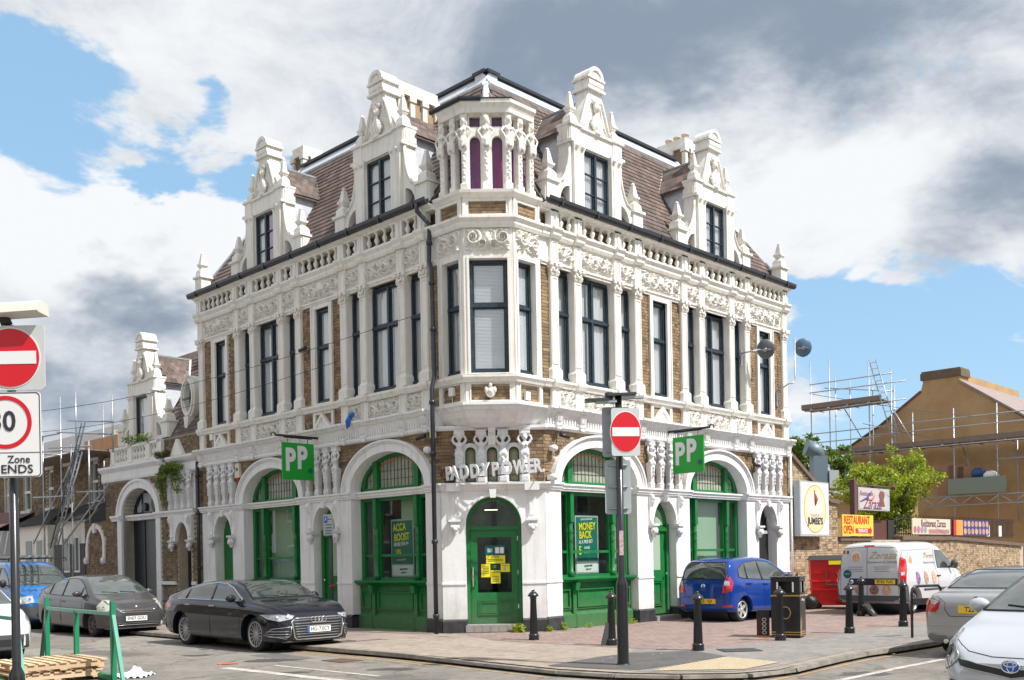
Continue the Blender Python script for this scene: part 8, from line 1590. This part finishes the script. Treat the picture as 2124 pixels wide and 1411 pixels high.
# green steel stillage with pallets
GS=mat('green_stillage_paint',(.01,.22,.10),.4,vamt=.3,vscale=5); GS2=mat('pale_green_stillage_paint',(.10,.34,.25),.4)
o=thing('green_stillage','green steel post frame standing round pallets at bottom left','frame',(-6.6,14.6,-.1))
def gpost(a,c,w_=.033,m=GS,name='post'):
    b=MB(); a,c=Vector(a),Vector(c); d=(c-a).normalized(); u=Vector((.7,-.7,0)) if abs(d.z)>.5 else Vector((0,0,1)); v=d.cross(u).normalized(); u=v.cross(d).normalized(); k=b.av([a+u*w_+v*w_,a-u*w_+v*w_,a-u*w_-v*w_,a+u*w_-v*w_,c+u*w_+v*w_,c-u*w_+v*w_,c-u*w_-v*w_,c+u*w_-v*w_])
    for q in ((0,1,2,3),(4,7,6,5),(0,4,5,1),(1,5,6,2),(2,6,7,3),(3,7,4,0)): b.face([k+i for i in q])
    addw(name,b,m,o,Matrix())
A1,A3=Vector((-7.96,17.0,-.1)),Vector((-5.87,14.6,-.1)); dd=(A3-A1); nn=Vector((-.70,-.71,0))
A4,A2=A3+nn*1.35,A1+nn*1.35; Z=Vector((0,0,1))
for p in (A1,A3,A4,A2): gpost(p,p+Z*1.18)
gpost(A1.lerp(A3,.48),A1.lerp(A3,.48)+Z*1.0); gpost(A1+Z*1.0,A3+Z*1.0,.026,GS2,'top_rail'); gpost(A2+Z*1.0,A4+Z*1.0,.026,GS2,'top_rail'); gpost(A1+Z*.06,A3+Z*.06,.04,GS,'base_rail'); gpost(A2+Z*.06,A4+Z*.06,.04,GS,'base_rail')
gpost(A3+Z*1.0,A3+dd.normalized()*.38+Z*.02,.026,GS2,'brace'); gpost(A4+Z*1.0,A4+dd.normalized()*.38+Z*.02,.026,GS2,'brace'); gpost(A1+Z*1.0,A1-dd.normalized()*.38+Z*.02,.026,mat('dark_green_brace',(.03,.07,.05),.5),'brace')
PW1=mat('pale_pallet_pine',(.95,.95,.95),.8,vamt=.5,vscale=9,col2=(.75,.72,.68),isl=[(.62,.44,.27),(.72,.54,.35),(.55,.38,.23),(.68,.50,.31)])
for k,(zz,lab) in enumerate(((.0,'lower pale pine pallet inside the green frame'),(.145,'upper pale pine pallet inside the green frame'))):
    ctr=A1.lerp(A3,.62)+nn*.62; p=thing('pallet',lab,'pallet',M=T(ctr.x+.05*k,ctr.y,-.06+zz)@Matrix.Rotation(math.atan2(dd.y,dd.x)+.06*k,4,'Z'))
    for x in (-.55,0,.55): b=MB(); b.box(x-.05,x+.05,-.6,.6,.022,.10); add('bearer',b,PW1,p)
    for i in range(9): y=-.6+.15*i; b=MB(); b.box(-.62,.62,y-.048,y+.048,.102,.124); add('deck_board',b,PW1,p)
    for y in (-.55,0,.55): b=MB(); b.box(-.62,.62,y-.05,y+.05,.0,.02); add('base_board',b,PW1,p)
o=thing('plastic_wrap','crumpled clear plastic wrap at the end of the pallets','wrap',(-5.85,15.3,-.08)); b=MB(); b.grid(lambda u,v:(-.25+.5*u,-.3+.55*v,(.02+.12*abs(math.sin(u*5+v*3)))*math.sin(v*3.1)*math.sin(u*3.1)+.02*math.sin(u*31+v*19)),18,18,False); add('film',b,SWHITE,o)
o=thing('orange_scrap','flattened orange paper scrap on the road','litter',M=gm(-4.9,16.9,-.095,20)); b=MB(); b.box(-.13,.13,-.07,.07,0,.012); b.box(-.05,.2,-.12,-.05,.004,.02); add('scrap',b,mat('orange_scrap',(.6,.16,.05),.7),o)
p=FL@Vector((2.8,.8,0)); o=thing('paper_scrap','blue and white paper scrap on the slabs by the green shopfront','litter',(p.x,p.y,.02)); b=MB(); b.box(-.14,.14,-.1,.1,0,.006); add('paper',b,mat('blue_white_paper',(.5,.55,.65),.6),o)
# dishes
def dish(label,F,base,pts,c,r,dirv,m):
    o=thing('satellite_dish',label,'satellite dish',M=F@T(*base)); b=MB(); b.tube([Vector(p) for p in pts],.022,8); b.box(base[0]-.04,base[0]+.04,base[1],base[1]+.04,base[2]-.35,base[2]+.1); addw('mast',b,STEEL,o,F)
    cw=F@Vector(c); z=Vector(dirv).normalized(); q=z.to_track_quat('Z','Y').to_matrix().to_4x4(); b=MB(); b.lathe([(.01,-.0),(r*.5,.02),(r*.85,.06),(r,.09),(r,.1),(r*.84,.075),(r*.5,.035),(.01,.012)],(0,0,0),28,sc=(.9,1),cap=0); addw('reflector',b,m,o,Matrix.Translation(cw)@q)
    b=MB(); b.tube([(0,-r,.08),(0,-r*.8,.35),(0,-r*.1,.45)],.012,6); b.ball((0,-r*.1,.46),.04,8,5); addw('feed_arm',b,BLKPL,o,Matrix.Translation(cw)@q)
    b=MB(); b.tube([(0,0,0),(0,0,-.12)],.05,8); b.box(-.15,.15,-.02,.02,-.06,-.03); addw('bracket',b,STEEL,o,Matrix.Translation(cw)@q)
DG=mat('grey_dish',(.09,.10,.11),.5); DB=mat('blue_grey_dish',(.07,.14,.22),.5)
dish('dark grey satellite dish mounted over the last upper window',FR,(8.1,.0,7.15),[(8.1,.02,7.15),(8.1,.3,7.15),(8.3,.5,7.2)],(8.4,.6,7.2),.27,(.35,.9,.3),DG)
dish('blue-grey satellite dish on a long bent mast at the right end of the pub',FR,(9.9,.05,6.2),[(9.9,.05,6.25),(9.95,.4,6.45),(10.1,.5,6.5),(10.2,.5,6.6),(10.2,.5,7.8)],(10.7,.5,7.58),.27,(.25,.93,.25),DB)
# cameras, lights, alarm boxes
def gadget(name,label,cat,F,s_,d,z,fn):
    o=thing(name,label,cat,M=F@T(s_,d,z)); fn(o); return o
def dome(o): b=MB(); b.box(-.05,.05,-.06,.03,-.05,.06); add('bracket',b,SWHITE,o); b=MB(); b.ball((0,.1,-.0),(.09,.1,.08),12,8); add('housing',b,SWHITE,o)
def cam_(o): b=MB(); b.tube([(0,-.08,0),(0,.1,0)],.02,6); add('bracket',b,SWHITE,o); b=MB(); b.tube([(-.1,.1,.0),(.12,.16,-.05)],.045,10); add('camera_tube',b,SBLACK,o)
def boxw(o): b=MB(); b.box(-.07,.07,0,.07,-.09,.09); add('box',b,SWHITE,o); b=MB(); b.tube([(0,.03,-.09),(-.02,.03,-.3)],.008,5); add('cable',b,SWHITE,o)
gadget('security_camera','white dome camera on the brick left of the corner drainpipe','camera',FL,.32,.02,4.02,dome); gadget('security_camera','white dome camera on brick right of the corner statues','camera',FR,.22,.02,4.0,dome); gadget('security_camera','small white camera on the impost band right of the shop letters','camera',FR,.12,.1,3.36,dome)
gadget('security_camera','black bullet camera with white ring on the upper brick','camera',FL,5.0,.03,7.0,cam_); gadget('security_camera','dark bullet camera under the cornice left of the corner','camera',FL,.45,.05,4.33,cam_); gadget('floodlight','dark floodlight under the right cornice near the corner','light',FR,.45,.1,4.3,cam_); gadget('security_camera','dark camera beside the last group of statues on the right','camera',FR,8.55,.05,4.1,cam_)
gadget('junction_box','white junction box on the left brick panel of the bay','box',FL,-.42,.0,5.2,boxw); gadget('junction_box','white junction box at the bottom of the right bay panel','box',FR,-.5,.0,5.08,boxw); gadget('junction_box','white box under the cornice beside the drainpipe','box',FL,.16,.05,4.36,boxw); gadget('junction_box','small white box beside the far left narrow window panel','box',FL,9.85,.02,5.25,boxw)
def alarm(o): b=MB(); b.fbox(-.13,.13,0,.09,-.24,.16,.03,.01); add('box',b,mat('cream_plastic',(.70,.64,.45),.5),o); b=MB(); b.ball((-.02,.05,-.28),.055,8,5); add('red_lamp',b,RED,o); b=MB(); b.box(-.06,.06,.09,.094,-.05,.03); add('label_strip',b,MAT['plate_blue'],o)
gadget('alarm_box','cream alarm box with red lamp beside the left arch','alarm',FL,8.42,.02,4.22,alarm)
def eagle(o): b=MB(); b.ball((0,.05,0),(.11,.06,.12),10,6); b.ball((0,.12,.0),(.05,.06,.05),8,5); b.ball((0,.08,.14),(.04,.04,.05),8,5); b.ball((-.09,.07,.04),(.04,.04,.07),8,5); b.ball((.09,.07,.04),(.04,.04,.07),8,5); add('carving',b,RELC,o)
gadget('carved_head','carved stone head on the centre brick panel of the bay','carving',FB,BW/2,.0,5.14,eagle)
o=thing('blue_bag','blue plastic bag caught on the left-hand ledge','bag',M=FL@T(2.85,.28,4.98)@Matrix.Scale(.7,4)); b=MB(); b.ball((0,0,.12),(.16,.08,.1),9,6); b.ball((.1,.05,-.1),(.08,.05,.2),8,6); b.tube([(.05,0,.05),(.15,.08,-.1),(.12,.1,-.35)],[.1,.07,.02],7); add('bag',b,mat('blue_plastic',(.01,.12,.50),.4),o)
# overhead wires
for i,(a,c,lab) in enumerate((((-16,27.5,5.7),FL@Vector((.2,.35,6.95)),'thin black telephone wire running left from the corner, upper'),((-16,27.5,5.25),FL@Vector((3.3,.3,6.4)),'thin black telephone wire running left from the facade, lower'))):
    a,c=Vector(a),Vector(c); o=thing('overhead_wire',lab,'wire',tuple(a)); b=MB(); b.tube([(c-a)*t/12+Vector((0,0,-.5*math.sin(PI*t/12))) for t in range(13)],.007,5); add('wire',b,SBLACK,o)
for i,(a,c,lab) in enumerate((((11,31,5.6),(40,52,4.6),'thin wire crossing the sky low over the right scaffold'),((9,29.5,6.3),(34,60,9.6),'thin wire rising right from the pub end'))):
    a,c=Vector(a),Vector(c); o=thing('overhead_wire',lab,'wire',tuple(a)); b=MB(); b.tube([(c-a)*t/12+Vector((0,0,-.4*math.sin(PI*t/12))) for t in range(13)],.009,5); add('wire',b,SBLACK,o)

# ---------------------------------------------------------------- unseen houses across the streets, added to be reflected in glass and paint
def row(name,label,F,x0,x1,h,wallm,seed):
    o=thing(name,label,'building',M=F@T((x0+x1)/2,0,0)); rg=random.Random(seed); b=MB(); b.box(x0,x1,-7,0,0,h); addw('wall',b,wallm,o,F)
    b=MB(); b.prof([(.25,h),(-3.5,h+2.4),(-7.2,h)],x0,x1); addw('roof',b,MAT['grey_slate_roof'],o,F)
    x=x0+1
    while x<x1-2:
        for z in (1.0,3.9):
            if z+1.6<h: b=MB(); b.box(x,x+1.1,-.02,.05,z,z+1.6); wi=addw('window',b,WPVC,o,F); b=MB(); b.box(x+.1,x+1.0,.05,.06,z+.1,z+1.5); addw('pane',b,MAT['dark_glass'],wi,F)
        if z: b=MB(); b.box(x+1.8,x+2.7,-.02,.04,0,2.1); addw('door',b,(NAVY,GREEN,BDOOR)[rg.randrange(3)],o,F)
        x+=4.2
BW2=mat('plain_brown_brick_wall',(.26,.18,.11),.9,vamt=.6,vscale=4)
pL=PL+nL*16.5; row('terrace_house','unseen brown brick terrace added for reflections across the left street',frame(pL,dL,-nL),-3,34,6.2,BW2,1)
pR=PR+nR*19.5; row('terrace_house','unseen brown brick terrace added for reflections across the right street',frame(pR,dR,-nR),-2,34,5.6,BW2,2)
row('terrace_house','unseen cream rendered houses added behind the camera for reflections',frame(Vector((-16,-8)),Vector((1,0)),Vector((0,1))),0,30,6.2,CREAM,3)
# second poster in the far sunny window, extra wear on the ground
o=poster(FR,5.62,6.02,1.2,2.55,-.44,PPG,'window_poster','bright green and yellow poster strip in the far sunny shop window','poster',[('yellow_panel',.3,.9,.55,.8,YEL)])
OIL=mat('oil_stain',(.07,.065,.06),.6)
for i,(x,y,r_) in enumerate(((-4.2,17.4,.28),(-5.9,18.6,.2),(-1.9,15.6,.22),(-3.4,15.4,.16),(4.9,13.9,.25),(.2,13.2,.3))):
    g=random.Random(i); sheet('oil_stain',[(x+r_*(1+.35*g.uniform(-1,1))*math.cos(2*PI*k/14)*1.6,y+r_*(1+.35*g.uniform(-1,1))*math.sin(2*PI*k/14)) for k in range(14)],-.0985,OIL)
REPAIR=ground_mat('fresh_tarmac_repair',(.13,.12,.11),(.18,.165,.15),2)
for pts in ([(-4.9,18.4),(-3.9,17.3),(-3.5,17.65),(-4.5,18.8)],[(-2.2,14.6),(-1.3,13.8),(-.9,14.2),(-1.8,15.0)],[(-8.8,19.6),(-7.2,18.6),(-6.9,19.1),(-8.4,20.2)]): sheet('road_repair',pts,-.0990,REPAIR)
GUM=mat('chewing_gum_spot',(.42,.40,.37),.8); b=MB(); g=random.Random(4)
for i in range(150):
    x,y=g.uniform(-3,8),g.uniform(13.6,24)
    if (y-13.4)>(3.3-x)*1.0-.2 and y>x*.95+8.5 and y<21+max(0,x-.7)*.9: b.lathe([(g.uniform(.012,.024),.0125),(.01,.015)],(x,y,0),7,sm=False)
o=add('gum_spots',b,GUM,pave); o['kind']='stuff'
